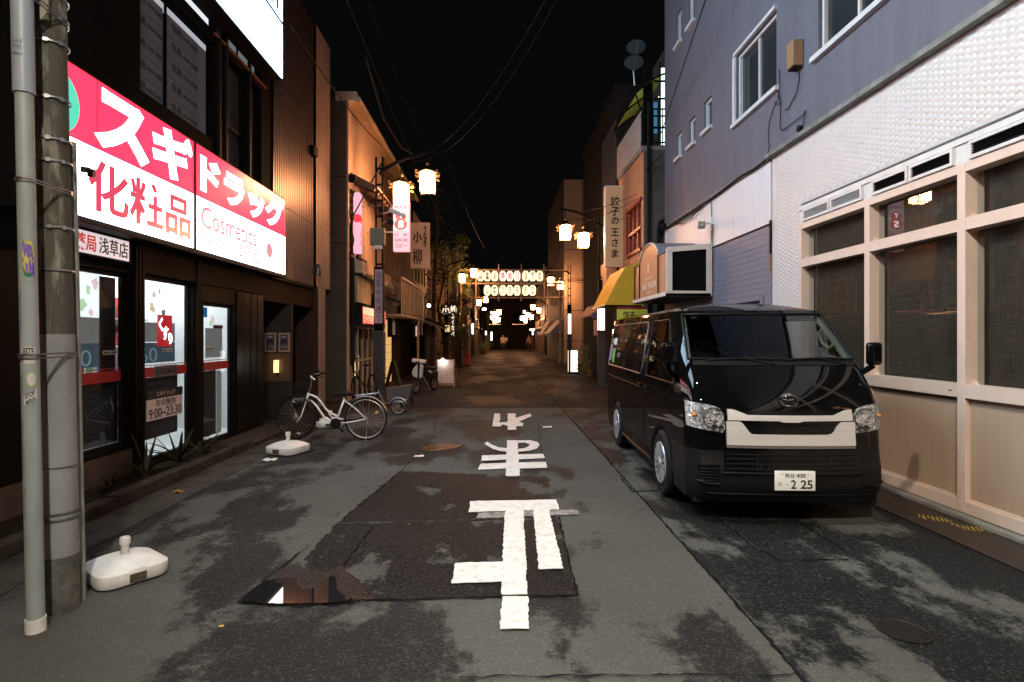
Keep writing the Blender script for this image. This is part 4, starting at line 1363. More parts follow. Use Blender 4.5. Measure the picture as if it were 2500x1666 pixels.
# ------------------------------------------------------------------ slatted house with balcony rail
sl = thing('slatted_house', 'house with vertical wood slats, a railed balcony and a lit doorway', 'building', (XB, 21.5, 0))
B('core', stucco_d, sl, -9, XB-0.2, 19.25, 25.0, 0, 7.4)
B('upper_wall', wood, sl, XB-0.19, XB-0.05, 18.5, 25.0, 3.0, 7.4)
for k in range(22):
    yy = 19.2+k*0.26
    B('slat', wood, sl, XB-0.049, XB+0.02, yy, yy+0.11, 3.7, 5.2)
B('balcony_floor', tin, sl, XB-0.05, XB+0.62, 18.6, 24.2, 2.28, 2.36)
rail = B('balcony_rail', tin, sl, XB+0.58, XB+0.63, 18.55, 24.25, 3.52, 3.58)
for k in range(12):
    yy = 18.6+k*0.505
    B('baluster', tin, rail, XB+0.59, XB+0.62, yy, yy+0.04, 2.361, 3.519)
for a, b in ((18.65, 21.1),):
    B('screen', M('screen_film', (0.30, 0.19, 0.10), 0.7, var=(.24, .15, .08), vs=4, stretch=(1, 3, .3)), rail, XB+0.575, XB+0.579, a, b, 2.42, 3.45)
B('doorway_wall', EM('doorway_glow', (1.0, 0.55, 0.18), 0.95), sl, XB-0.18, XB-0.12, 19.6, 20.7, 0.0, 2.2)
for k in range(8):
    B('glow_seam', M('seam_brown', (0.3, 0.15, 0.05), 0.6), sl, XB-0.119, XB-0.112, 19.6, 20.7, 0.25+k*0.27, 0.26+k*0.27)
B('door', brown_panel, sl, XB-0.1, XB-0.05, 20.75, 22.4, 0, 2.27)
B('post', tin, sl, XB+0.5, XB+0.58, 22.9, 23.0, 0, 2.27)
B('dark_front', dark_panel, sl, XB-0.1, XB-0.04, 22.5, 25.0, 0, 2.9)
for k, yy in enumerate((22.2, 23.1)):
    t = thing('hanging_cloth', ('near' if k == 0 else 'far')+' strip of pale cloth hanging under the balcony of the slatted house', 'cloth', (XB+0.66, yy, 2.2), 'cloth strips under the balcony')
    MB().grid([[Vector((XB+0.66+.02*math.sin(i*2), yy+j*.14, 2.36-i*0.17)) for j in range(3)] for i in range(5)]).build('cloth', white_paint, t)
t = thing('round_signboard', 'white round edged signboard on a dark bracket by the lit doorway', 'sign', (XB, 19.3, 2.0))
MB().obox((XB+0.2, 19.4, 1.95), (0.07, 0.26, 0.55)).build('board', white_paint, t, bevel=0.03)
B('bracket', black_metal, t, XB-0.05, XB+0.3, 19.58, 19.64, 1.6, 2.25)
t = thing('bulb_lamp', 'bare bright bulb at the far end of the balcony rail', 'lamp', (XB+0.8, 23.9, 2.9))
MB().bar((XB+0.6, 23.9, 2.95), (XB+0.82, 23.9, 2.95), 0.03).build('arm', black_metal, t)
MB().ball((XB+0.86, 23.9, 2.92), 0.075, 10).build('bulb', EM('bulb_glow', (1.0, 0.8, 0.6), 30), t, True)

# ------------------------------------------------------------------ brick building with small windows
brick_m = M('pale_brick', (0.34, 0.25, 0.17), 0.8, var=(0.28, 0.19, 0.13), vs=14)
mortar = M('mortar', (0.17, 0.12, 0.085), 0.9)
bk = thing('brick_building', 'pale brick building with two rows of small dark windows beyond the balcony', 'building', (XB, 27, 0))
BW = [(25.6+k*1.05, 25.6+k*1.05+0.55, z, z+1.05) for k in range(4) for z in (2.55, 4.15, 5.75)]
q = MB()
holed(q, XB+0.02, 1, 25.05, 29.9, 2.2, 7.2, BW, 0.15)
q.box(-9, XB-0.13, 25.05, 29.9, 0, 7.2)
q.build('wall', mortar, bk)
q = MB()
cnt = 0
z = 2.22
rowi = 0
while z < 7.15:
    y = 25.06-(0.12 if rowi % 2 else 0)
    while y < 29.9:
        a, b = max(25.06, y), min(29.88, y+0.225)
        if b-a > 0.04 and not any(h[0]-.001 < b and h[1]+.001 > a and h[2] < z+0.065 and h[3] > z for h in BW):
            q.box(XB+0.021, XB+0.03+0.004*((rowi*7+int(y*13)) % 3), a, b, z, z+0.066)
        y += 0.24
    z += 0.08
    rowi += 1
q.build('brickwork', brick_m, bk, kind='stuff')
for h in BW:
    wn = B('window', brown_frame, bk, XB-0.1, XB-0.05, h[0]+0.25, h[0]+0.30, h[2], h[3])
    B('pane', glass_dark, wn, XB-0.12, XB-0.101, h[0], h[1], h[2], h[3])
# traditional eel restaurant with tiled eave
re_ = thing('eel_restaurant', 'dark timber restaurant with a low tiled eave behind the scooter', 'building', (XB, 27, 0))
B('front_wall', dark_panel, re_, XB-0.1, XB+0.012, 25.06, 30.5, 0, 2.19)
B('dark_wall', M('dark_timber', (0.025, 0.016, 0.010), 0.7), re_, XB+0.35, XB+0.45, 26.4, 31.5, 0, 2.1)  # even dark timber colour over the whole wall
q = MB()
q.prism([(XB+0.02, 25.0, 2.55), (XB+1.35, 25.0, 2.02), (XB+1.35, 25.0, 1.96), (XB+0.02, 25.0, 2.42)], (0, 6.4, 0))
q.build('eave', M('eave_tin', (0.10, 0.085, 0.07), 0.5, 0.2), re_)
for k in range(24):
    yy = 25.05+k*0.265
    MB().bar((XB+0.03, yy, 2.575), (XB+1.36, yy, 2.045), 0.05).build('tile_ridge', rubber, re_)
# hanging signs
s1 = thing('print_shop_sign', 'tall lit white and pink signboard with red circles under the near lanterns', 'sign', (-3.0, 16.4, 3.9))
sy = 16.3
pA, pB = YP(905, 463, sy), YP(941, 578, sy)
B('box', EM('print_sign_side', (1.0, 0.42, 0.42), 1.6), s1, pA.x, pB.x, sy-0.10, sy+0.16, pB.z, pA.z)
lower = pA.z-(pA.z-pB.z)*0.60
white_face = EM('print_sign_face', (1.0, 0.80, 0.84), 1.5)
B('face', white_face, s1, pA.x+0.005, pB.x-0.005, sy-0.108, sy-0.102, lower+0.01, pA.z-0.01)
B('face', EM('print_sign_face_low', (1.0, 0.62, 0.68), 1.25), s1, pA.x+0.005, pB.x-0.005, sy-0.108, sy-0.102, pB.z+0.01, lower-0.006)
cx = (pA.x+pB.x)/2
hh = pA.z-pB.z
purple = M('sign_purple', (0.10, 0.02, 0.12), 0.5, emit=(0.35, 0.03, 0.25), es=0.4)
crim = M('sign_crimson', (0.45, 0.02, 0.04), 0.5, emit=(0.9, 0.07, 0.10), es=0.9)
lettering(s1, 'ササキ', (cx, sy-0.112, pA.z-hh*0.145), FRONT, .36, .12, purple, 0.02)
MB().lathe([(0.165, 0), (0.165, 0.004)], (cx, sy-0.109, pA.z-hh*0.315), 24, axis=(0, -1, 0), sx=0.95, sy=0.8).build('disc', crim, s1)
MB().lathe([(0.185, 0), (0.185, 0.004)], (cx, sy-0.1135, pA.z-hh*0.475), 24, axis=(0, -1, 0), sx=1.0, sy=0.85).build('disc', crim, s1)
lettering(s1, 'T', (cx, sy-0.115, pA.z-hh*0.30), FRONT, .12, .13, letter_white, 0.04)
lettering(s1, 'S', (cx, sy-0.119, pA.z-hh*0.475), FRONT, .14, .19, letter_white, 0.04)
lettering(s1, '印　章', (cx, sy-0.112, pA.z-hh*0.685), FRONT, .36, .095, purple, 0.0)
lettering(s1, '名刺印刷', (cx, sy-0.112, pA.z-hh*0.79), FRONT, .37, .105, purple, 0.006)
lettering(s1, 'コピー', (cx, sy-0.112, pA.z-hh*0.90), FRONT, .35, .115, crim, 0.02)
for z in (pA.z-0.12, lower-0.02):
    MB().bar((XB, sy+0.02, z), (pA.x, sy+0.02, z), 0.035).build('bracket', steel, s1)
for k, (uu, vv, lb) in enumerate(((916, 487, 'white bullet camera on the lamp post, aimed down over the print shop sign'), (898, 511, 'small dark camera below the white bullet camera on the lamp post'))):
    p = YP(uu, vv, 14.6)
    t = thing('street_camera', lb, 'camera', p)
    if k == 0:
        MB().bar(p+Vector((-.22, 0, .06)), p+Vector((.16, -.05, -.12)), 0.12).build('housing', white_paint, t, bevel=0.02)
    else:
        MB().obox(p, (0.13, 0.16, 0.12)).build('housing', black_metal, t, bevel=0.02)
    MB().bar(p+Vector((-.15, 0, .02)), Vector((-3.0, 14.95, p.z+0.02)), 0.03).build('arm', steel, t)
t = thing('junction_box', 'grey green junction box strapped to the lamp post above its name board', 'box', (-3.1, 14.8, 4.2))
B('box', M('grey_green', (0.16, 0.16, 0.11), 0.6), t, -3.30, -2.92, 14.78, 14.92, 4.0, 4.45, bevel=0.01)
B('hook', steel, t, -3.2, -3.0, 14.80, 14.9, 3.9, 3.998)
s2 = thing('eel_sign', 'white signboard with black brush lettering hung beyond the print shop sign', 'sign', (-2.8, 22, 4.9))
sy = 22.0
pA, pB = YP(944, 513, sy), YP(988, 618, sy)
B('board', M('eel_board', (0.62, 0.50, 0.42), 0.6, var=(0.55, 0.43, 0.35), vs=2), s2, pA.x, pB.x, sy-0.1, sy+0.1, pB.z, pA.z, bevel=0.01)
cx, hh = (pA.x+pB.x)/2, pA.z-pB.z
lettering(s2, 'う\nな\nぎ', (cx+0.2, sy-0.106, pA.z-hh*0.30), FRONT, .15, hh*0.46, ink, 0.045, ls=.9)
lettering(s2, '小', (cx-0.1, sy-0.106, pA.z-hh*0.32), FRONT, .36, .42, ink, 0.04)
lettering(s2, '柳', (cx-0.1, sy-0.106, pA.z-hh*0.74), FRONT, .36, .62, ink, 0.018)
MB().bar((XB-0.1, sy, pA.z-0.3), (pA.x, sy, pA.z-0.3), 0.05).build('bracket', black_metal, s2)
def lit_strip(name, lb, u0, u1, v0, v1, y, body, face, inkm, back=True, rx=0.7):
    a, b = YP(u0, v0, y), YP(u1, v1, y)
    t = thing(name, lb, 'sign', ((a.x+b.x)/2, y, b.z))
    B('box', black_metal, t, a.x-0.02, b.x+0.02, y, y+0.12, b.z-0.02, a.z+0.02)
    B('face', face, t, a.x, b.x, y-0.008, y-0.002, b.z, a.z)
    if body:
        lettering(t, body, ((a.x+b.x)/2, y-0.012, (a.z+b.z)/2), FRONT, (b.x-a.x)*rx, (a.z-b.z)*0.9, inkm, 0.03, 0.004)
    return t
warm_face = EM('warm_sign_face', (1.0, 0.72, 0.45), 1.1)
blk_face = M('black_sign_face', (0.012, 0.010, 0.010), 0.5)
warm_letters = EM('warm_letters', (1.0, 0.75, 0.55), 1.6)
red_ink = M('red_ink', (0.35, 0.02, 0.02), 0.6, emit=(.6, .03, .03), es=0.4)
lit_strip('small_lit_sign', 'tiny white and red lit sign low under the restaurant eave', 955.5, 961.5, 750, 773, 25.8, 'う\nな\nぎ', EM('pinkish_face', (1, .7, .65), 1.2), red_ink)
lit_strip('brush_sign', 'tall black sign with glowing brush characters beside the dark tree', 1036.5, 1045, 718, 776, 27.0, 'ふ\nぐ\nな\nべ', blk_face, warm_letters, rx=0.9)
lit_strip('yellow_lit_sign', 'small square yellowish lit sign left of the glowing brush sign', 1023, 1033.5, 748, 763, 27.0, '営業', EM('yellow_face', (1, .75, .35), 1.3), ink, rx=0.8)
lit_strip('foliage_sign', 'broad sign of glowing white strokes seen through the dark tree', 1014, 1053, 701, 726, 29.5, '小柳', blk_face, warm_letters, rx=0.95)
lit_strip('small_white_sign', 'pale pinkish board with red characters under the left end of the lantern gate', 1076.5, 1085.5, 681, 708, 36, 'の\n元', M('pale_board', (.55, .42, .35), .6), red_ink)
# ------------------------------------------------------------------ bicycles, trailer, scooter, boards
bike_white = M('bike_white', (0.72, 0.70, 0.66), 0.3, coat=0.4, var=(.65, .63, .59), vs=5)
def wheel(parent, c, r, axis=(0, 1, 0), spokes=28, tyre=rubber, rimm=steel, tw=0.016, name='wheel'):
    c = Vector(c)
    wv = MB()
    q = Vector(axis).to_track_quat('Z', 'Y').to_matrix()
    def circ(rr, n=40): return [c+q @ Vector((rr*math.cos(2*PI*i/n), rr*math.sin(2*PI*i/n), 0)) for i in range(n)]
    wv.tube(circ(r-tw), tw, 8, closed=True)
    w = wv.build(name, tyre, parent, 'all')
    MB().tube(circ(r-tw*2.2), tw*0.75, 6, closed=True).build('rim', rimm, w, 'all')
    sp = MB()
    for i in range(spokes):
        a = 2*PI*i/spokes
        h = 0.03 if i % 2 else -0.03
        p0 = c+q @ Vector((0.02*math.cos(a+1.2), 0.02*math.sin(a+1.2), h))
        p1 = c+q @ Vector(((r-tw*2.5)*math.cos(a), (r-tw*2.5)*math.sin(a), 0))
        sp.tube([p0, p1], 0.0017, 3, caps=False)
    sp.build('spokes', steel, w)
    MB().tube([c+q @ Vector((0, 0, -0.05)), c+q @ Vector((0, 0, 0.05))], 0.022, 8).build('hub', steel, w, True)
    return w
bi = thing('bicycle', 'white step-through city bicycle standing across the kerb by the ribbed house', 'bicycle', (-2.5, 8.9, 0))
def bp(cx, cy, y=8.92): return YP((640+cx*380/2353)/1.0625, (880+cy*250/1548)/1.0625, y)
rw, fw = bp(1570, 880), bp(515, 950)
rw.z, fw.z = 0.335, 0.335+0.02
wheel(bi, rw, 0.335)
wheel(bi, fw, 0.335, axis=(0.12, 1, 0), tyre=rubber, rimm=M('dark_rim', (0.03, 0.03, 0.03), 0.4, 0.6))
def bt(pts, r, y=8.92): return [bp(*p, y) for p in pts]
fr = MB()
fr.tube(bt([(705, 495), (672, 610)], 0), 0.022, 10)
fr.tube(bt([(712, 520), (760, 530), (835, 565), (900, 640), (960, 730), (1030, 795), (1100, 825), (1145, 840)], 0), 0.0155, 10)
fr.tube(bt([(685, 590), (755, 625), (830, 695), (890, 790), (950, 870), (1020, 920), (1110, 965)], 0), 0.0175, 10)
fr.tube(bt([(1245, 585), (1195, 720), (1150, 850), (1115, 960)], 0), 0.0165, 10)
for dy in (-0.045, 0.045):
    fr.tube([bp(1120, 965, 8.92+dy*.6), bp(1330, 935, 8.92+dy), bp(1555, 890, 8.92+dy)], 0.011, 8)
    fr.tube([bp(1250, 610, 8.92+dy*.6), bp(1400, 720, 8.92+dy), bp(1560, 875, 8.92+dy)], 0.009, 8)
fr.build('frame', bike_white, bi, 'all')
fk = MB()
for dy in (-0.04, 0.04):
    fk.tube([bp(672, 610, 8.92+dy*.6), bp(640, 700, 8.92+dy), bp(590, 850, 8.92+dy), bp(515, 945, 8.92+dy)], [.013, .012, .010, .009], 8)
fk.build('fork', bike_white, bi, 'all')
MB().tube(bt([(705, 495), (730, 420), (745, 330), (745, 250)], 0), 0.012, 8).build('stem', steel, bi, True)
hb = MB()
hb.tube([bp(850, 215, 8.62), bp(790, 220, 8.70), bp(745, 245, 8.92), bp(800, 215, 9.12), bp(880, 200, 9.22)], 0.011, 8)
hbo = hb.build('handlebar', steel, bi, True)
MB().tube([bp(760, 225, 8.70), bp(862, 222, 8.60)], 0.017, 8).build('grip', rubber, hbo, True)
MB().tube([bp(870, 200, 9.20), bp(975, 195, 9.26)], 0.017, 8).build('grip', rubber, hbo, True)
MB().tube([bp(735, 240, 8.76), bp(760, 265, 8.70), bp(800, 300, 8.66)], 0.010, 6).build('brake_lever', bike_white, hbo, True)
MB().tube([bp(860, 235, 9.14), bp(920, 250, 9.16), bp(940, 280, 9.16)], 0.008, 6).build('brake_lever', black_metal, hbo, True)
MB().tube([bp(735, 245, 8.8), bp(660, 290, 8.8), bp(635, 380, 8.85), bp(650, 470, 8.9)], 0.005, 5).build('brake_cable', rubber, bi)
MB().ball(bp(840, 170, 9.0), 0.03, 8).build('bell', black_metal, bi, True)
# basket: wire mesh
ba = MB()
c0, c1 = bp(440, 365), bp(660, 590)
xs = [c0.x+(c1.x-c0.x)*i/10 for i in range(11)]
for yy in (8.78, 9.08):
    for i, x in enumerate(xs):
        ba.tube([(x, yy, c0.z), (x*0.9+0.1*(c0.x+c1.x)/2, yy+(0.03 if yy < 8.9 else -0.03), c1.z)], 0.002, 4, caps=False)
    for i in range(7):
        z = c0.z+(c1.z-c0.z)*i/6
        ba.tube([(xs[0]+0.01*i/6, yy, z), (xs[-1]-.01*i/6, yy, z)], 0.002 if i else 0.004, 4, caps=False)
for x in (xs[0], xs[-1]):
    for i in range(7):
        z = c0.z+(c1.z-c0.z)*i/6
        ba.tube([(x, 8.78, z), (x, 9.08, z)], 0.002 if i else 0.004, 4, caps=False)
ba.build('basket', black_metal, bi)
MB().tube([bp(450, 625), bp(520, 640), bp(650, 620)], 0.012, 6).build('basket_stay', steel, bi, True)
MB().obox(bp(560, 590, 8.88), (0.17, 0.16, 0.05)).build('basket_bag', M('grey_bag', (.10, .08, .07), .8), bi, bevel=0.015)
# saddle
sd = MB()
p = bp(1215, 505)
for (ux, w_, z_) in ():
    pass
rows = []
for i in range(9):
    u = i/8
    w_ = 0.02+0.075*max(0, (u-0.35)/0.65)**0.8 if u > 0.35 else 0.02+0.01*u
    x = p.x-0.13+0.26*u
    zz = p.z+0.012*math.sin(u*PI)+0.012*(u > .7)
    rows.append([Vector((x, 8.92+w_*math.sin(a), zz+0.022*math.cos(a)-(0.03 if math.cos(a) < 0 else 0))) for a in [2*PI*j/10 for j in range(10)]])
sd.grid(rows, closed=True)
sd.build('saddle', rubber, bi, 'all')
MB().tube(bt([(1225, 540), (1243, 590)], 0), 0.013, 8).build('seat_post', steel, bi, True)
# rack, mudguards, lamp, kickstand, pedals
rk = MB()
for dy in (-.055, .055, 0):
    rk.tube([bp(1410, 535, 8.92+dy), bp(1755, 495, 8.92+dy)], 0.0075, 6)
for dy in (-.055, .055):
    rk.tube([bp(1640, 510, 8.92+dy), bp(1600, 830, 8.92+dy)], 0.005, 5)
    rk.tube([bp(1720, 500, 8.92+dy), bp(1700, 565, 8.92+dy*.3)], 0.004, 5)
rk.build('rack', steel, bi, True)
def guard(c, r, a0, a1, name, m):
    rows = []
    for i in range(22):
        a = R(a0+(a1-a0)*i/21)
        rows.append([Vector((c.x+(r+.006*math.cos(k*PI/4-PI))*math.cos(a), c.y-0.026+0.013*k, c.z+(r+.008*math.sin(k*PI/4))*math.sin(a))) for k in range(5)])
    o = MB().grid(rows).build(name, m, bi, 'all')
    s_ = o.modifiers.new('thickness', 'SOLIDIFY')
    s_.thickness = 0.002
guard(rw, 0.352, 205, 18, 'mudguard', steel)
guard(fw, 0.352, 150, -10, 'mudguard', black_metal)
MB().tube([rw, bp(1850, 715)], 0.003, 4).build('mudguard_stay', steel, bi)
MB().lathe([(0.022, -.01), (0.022, .01)], bp(1730, 790, 8.86), 10, axis=(0, 1, 0)).build('reflector', M('amber_reflector', (.6, .35, .15), .3), bi)
MB().tube([bp(1585, 890, 8.85), bp(1580, 1110, 8.83), bp(1565, 1255, 8.82)], [.008, .007, .009], 6).build('kickstand', steel, bi, True)
ck = MB()
ck.lathe([(0.085, -.004), (0.085, .004)], bp(1110, 960, 8.86), 22, axis=(0, 1, 0))
ck.tube([bp(1110, 960, 8.85), bp(1215, 1060, 8.84)], 0.010, 6)
ck.tube([bp(1110, 960, 9.0), bp(1020, 855, 9.0)], 0.010, 6)
ck.obox(bp(1200, 1050, 8.79), (0.09, 0.06, 0.02), (0, 0.8, 0))
ck.obox(bp(1010, 850, 9.05), (0.09, 0.06, 0.02), (0, 0.8, 0))
ck.build('crankset', black_metal, bi)
MB().tube([bp(1120, 920), bp(1350, 900), bp(1550, 870)], 0.018, 6).build('chain_case', black_metal, bi, True)
MB().tube([bp(1580, 900), bp(1560, 980), bp(1530, 1020)], 0.008, 6).build('derailleur', steel, bi, True)
MB().obox(bp(1335, 490, 8.98), (0.05, 0.05, 0.03)).build('rear_light', M('red_lens', (.3, .02, .02), .3), bi, bevel=0.008)
# bicycle trailer behind
tr = thing('bicycle_trailer', 'small grey fabric bicycle trailer with one visible wheel beside the white bicycle', 'trailer', (-2.0, 11.9, 0))
def tp(cx, cy, y=11.85): return YP((640+cx*380/2353)/1.0625, (880+cy*250/1548)/1.0625, y)
tw = tp(2060, 690)
tw.z = 0.165
wheel(tr, tw, 0.165, spokes=16, tw=0.013)
wheel(tr, tw+Vector((0.05, 0.42, 0)), 0.165, spokes=16, tw=0.013)
greyc = M('trailer_cloth', (0.06, 0.052, 0.05), 0.8, var=(.05, .042, .04), vs=6)
a, b, c_, d_ = tp(1870, 430), tp(2250, 380), tp(2225, 590), tp(1890, 610)
MB().prism([a, b, c_, d_], (0, 0.42, 0)).build('tub', greyc, tr)
MB().tube([tp(1925, 615), tp(1990, 635), tp(2110, 630), tp(2200, 585)], 0.012, 6).build('wheel_guard', steel, tr, True)
guard2 = [Vector((tw.x+0.19*math.cos(R(t_)), tw.y-.02, tw.z+0.19*math.sin(R(t_)))) for t_ in range(20, 165, 12)]
MB().tube(guard2, 0.008, 5).build('wheel_arch', steel, tr, True)
MB().tube([tp(1750, 450), tp(1790, 530), tp(1850, 650), tp(1930, 645)], 0.013, 6).build('tow_bar', M('tow_bar', (.35, .25, .18), .4, .4), tr, True)
for k in range(3):
    MB().tube([tp(2225+k*18, 560-k*5), tp(2245+k*22, 650)], 0.012, 5).build('prop_leg', black_metal, tr)
# second bicycle half hidden by the shop front
b2 = thing('parked_bicycle', 'dark bicycle half hidden against the glass shop front, behind the white one', 'bicycle', (-3.35, 13.9, 0))
wheel(b2, (-3.45, 13.9, 0.33), 0.33, axis=(.9, .6, 0), spokes=14, rimm=black_metal)
wheel(b2, (-3.2, 14.6, 0.33), 0.33, axis=(.9, .6, 0), spokes=14, rimm=black_metal)
f2 = MB()
f2.tube([(-3.45, 13.9, .33), (-3.5, 13.8, .85), (-3.5, 13.8, 1.05), (-3.3, 13.7, 1.1)], 0.014, 7)
f2.tube([(-3.5, 13.8, .85), (-3.33, 14.2, .4), (-3.2, 14.6, .33)], 0.014, 7)
f2.tube([(-3.33, 14.2, .4), (-3.3, 14.35, .8), (-3.3, 14.38, .88)], 0.013, 7)
f2.build('frame', black_metal, b2, True)
MB().obox((-3.3, 14.38, .90), (.13, .24, .05)).build('saddle', rubber, b2, bevel=0.02)
# A-board, dark, seen edge on
ab = thing('dark_easel_board', 'black folding easel board seen edge on in front of the lit doorway', 'signboard', (-3.4, 18.8, 0))
MB().obox((-3.53, 18.7, 0.40), (0.03, 0.5, 0.86), (0, 0.24, 0)).build('panel', black_metal, ab)
MB().obox((-3.27, 18.7, 0.40), (0.03, 0.5, 0.86), (0, -0.24, 0)).build('panel', black_metal, ab)
# menu board with clip lamp
mn = thing('menu_board', 'wood framed menu board with white sheets and a bright clip lamp on top', 'signboard', (-1.6, 17.85, 0))
my = 17.7
a, b = YP(1003, 826, my), YP(1045, 884, my)
frm = M('menu_frame', (.30, .17, .09), .6)
B('frame', frm, mn, a.x, b.x, my, my+0.05, b.z, a.z, bevel=0.008)
B('sheet', M('menu_sheet', (.62, .50, .42), .7, var=(.55, .43, .36), vs=5), mn, a.x+0.04, b.x-0.04, my-0.006, my-0.001, b.z+0.05, a.z-0.03)
prt = M('menu_print', (.22, .08, .05), .7)
r9 = random.Random(9)
for i in range(13):
    for j in range(3):
        if r9.random() < .75:
            w_ = r9.uniform(.07, .15)
            xx = a.x+0.07+j*0.16+r9.uniform(0, .02)
            z_ = a.z-0.08-i*0.053
            lettering(mn, r9.choice(['天ぷら定食', 'そば 780', 'うな重', '日替り', 'ビール']), (xx+w_/2, my-0.008, z_), FRONT, w_, 0.022, prt, 0.01, 0.001)
for sx in (a.x+0.03, b.x-0.03):
    B('leg', frm, mn, sx-0.015, sx+0.015, my, my+0.04, 0, b.z)
B('cross_bar', frm, mn, a.x, b.x, my-0.01, my+0.04, 0.09, 0.11)
MB().bar((b.x+0.02, my+0.08, a.z-0.3), (b.x+0.14, my+0.5, 0.0), 0.03).build('back_leg', frm, mn)
cl_ = MB().obox((a.x+0.20, my-0.05, a.z+0.03), (0.09, 0.12, 0.06)).build('clip_lamp', white_paint, mn, bevel=0.01)
B('lens', EM('clip_lens', (.85, .95, 1.0), 220), cl_, a.x+0.165, a.x+0.235, my-0.10, my-0.03, a.z-0.012, a.z-0.003)
# scooter
sc_ = thing('scooter', 'cream fronted delivery scooter parked by the dark restaurant wall', 'scooter', (-2.2, 16.3, 0))
def sp_(cx, cy, y=16.2): return YP((820+cx*300/1384)/1.0625, (640+cy*340/1568)/1.0625, y)
cream = M('scooter_cream', (.72, .62, .52), .35, coat=.4)
sh_ = [sp_(905, 1160), sp_(955, 1150), sp_(975, 1170), sp_(970, 1260), sp_(965, 1305), sp_(935, 1315), sp_(870, 1290), sp_(850, 1255), sp_(870, 1200)]
MB().prism(sh_, (0.02, 0.16, 0)).build('leg_shield', cream, sc_, bevel=0.025)
MB().obox(sp_(938, 1115), (0.40, 0.20, 0.11), (0, 0.12, 0)).build('headlight_cowl', cream, sc_, bevel=0.035)
MB().ball(sp_(925, 1125, 16.08), 0.055, 10).build('headlight', chrome, sc_, True)
MB().tube([sp_(850, 1105), sp_(935, 1095), sp_(1040, 1140)], 0.013, 6).build('handlebar', black_metal, sc_, True)
MB().tube([sp_(935, 1120), sp_(930, 1300), sp_(905, 1390)], 0.03, 8).build('fork', black_metal, sc_, True)
wheel(sc_, (sp_(905, 1400).x, 16.1, 0.21), 0.21, axis=(0.9, -.5, 0), spokes=10, tw=0.035)
wheel(sc_, (sp_(1060, 1400).x, 17.2, 0.21), 0.21, axis=(0.9, -.5, 0), spokes=10, tw=0.035)
MB().obox((sp_(1030, 1300).x, 16.9, 0.48), (0.26, 0.75, 0.24), (0, 0, -.25)).build('body', black_metal, sc_, bevel=0.05)
MB().obox((sp_(1030, 1240).x, 16.95, 0.68), (0.26, 0.6, 0.10), (0, 0, -.25)).build('seat', rubber, sc_, bevel=0.04)
MB().prism([sp_(1020, 1270, 16.6), sp_(1050, 1215, 16.6), sp_(1075, 1240, 16.6), sp_(1070, 1260, 16.6)], (0, .1, 0)).build('side_cover', cream, sc_)
MB().tube([sp_(975, 1275, 16.3), sp_(1070, 1450, 16.4)], 0.02, 6).build('side_stand', steel, sc_, True)
# ------------------------------------------------------------------ trees by the restaurant
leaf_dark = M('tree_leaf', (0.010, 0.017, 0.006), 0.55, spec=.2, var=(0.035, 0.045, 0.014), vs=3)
leaf_lit = M('lit_leaf', (0.085, 0.125, 0.022), 0.5, var=(0.12, 0.125, 0.025), vs=3)  # lantern light on the leaves is put into this yellower green
bark = M('bark', (0.05, 0.035, 0.024), 0.9, var=(.03, .02, .014), vs=10, bump=.5)
def tree(label, x, y, trunk, pads, m, n, ls, seed):
    t = thing('tree', label, 'tree', (x, y, 0))
    r = random.Random(seed)
    tb = MB()
    pts = [Vector(p) for p in trunk]
    k = len(pts)
    tb.tube(pts, [0.12*(1-0.75*i/(k-1)) for i in range(k)], 8)
    for (c, rad) in pads:
        c = Vector(c)
        s_ = min(pts, key=lambda p: (p-c).length+max(0, p.z-c.z)*2)
        mid = s_.lerp(c, .5)+Vector((0, 0, -.12))
        tb.tube([s_, mid, c], [.045, .03, .012], 6)
        for q in range(5):
            e = c+Vector((r.uniform(-1, 1)*rad[0], r.uniform(-1, 1)*rad[1], r.uniform(-.3, .9)*rad[2]))*.8
            tb.tube([mid.lerp(c, .6), e], [.014, .004], 4)
    tb.build('trunk', bark, t, True)
    cr = MB()
    for (c, rad) in pads:
        c = Vector(c)
        for i in range(n):
            while True:
                v = Vector((r.uniform(-1, 1), r.uniform(-1, 1), r.uniform(-1, 1)))
                if v.length <= 1 and (v.length > .45 or r.random() < .3):
                    break
            if mnoise.noise((c+v)*2.3) < -0.12:
                continue
            p = c+Vector((v.x*rad[0], v.y*rad[1], v.z*rad[2]))*(1+.18*mnoise.noise(v*3))
            e = Euler((r.uniform(-1, 1), r.uniform(-1, 1), r.uniform(0, 6.3))).to_matrix()
            s2_ = ls*r.uniform(.6, 1.3)
            cr.add([p+e @ Vector(q)*s2_ for q in ((-.5, 0, 0), (0, -.25, .08), (.55, 0, 0), (0, .25, .08))], [(0, 1, 2), (0, 2, 3)])
    cr.build('crown', m, t)
    return t
tree('dark pruned pine with cloud shaped pads beside the glowing brush sign', -2.45, 27.8,
     [(-2.45, 27.8, 0), (-2.6, 27.9, 1.6), (-2.9, 27.8, 3.0), (-2.6, 27.9, 4.4), (-2.75, 27.9, 5.6)],
     [((-1.85, 27.6, 3.35), (.62, .5, .28)), ((-2.7, 27.6, 4.5), (.7, .6, .5)), ((-2.8, 27.8, 5.6), (.65, .6, .6)), ((-2.3, 27.3, 2.5), (.55, .5, .35)), ((-2.05, 27.2, 1.5), (.8, .5, .8)), ((-2.9, 27.2, 1.0), (.8, .4, .8))], leaf_dark, 520, .11, 3)
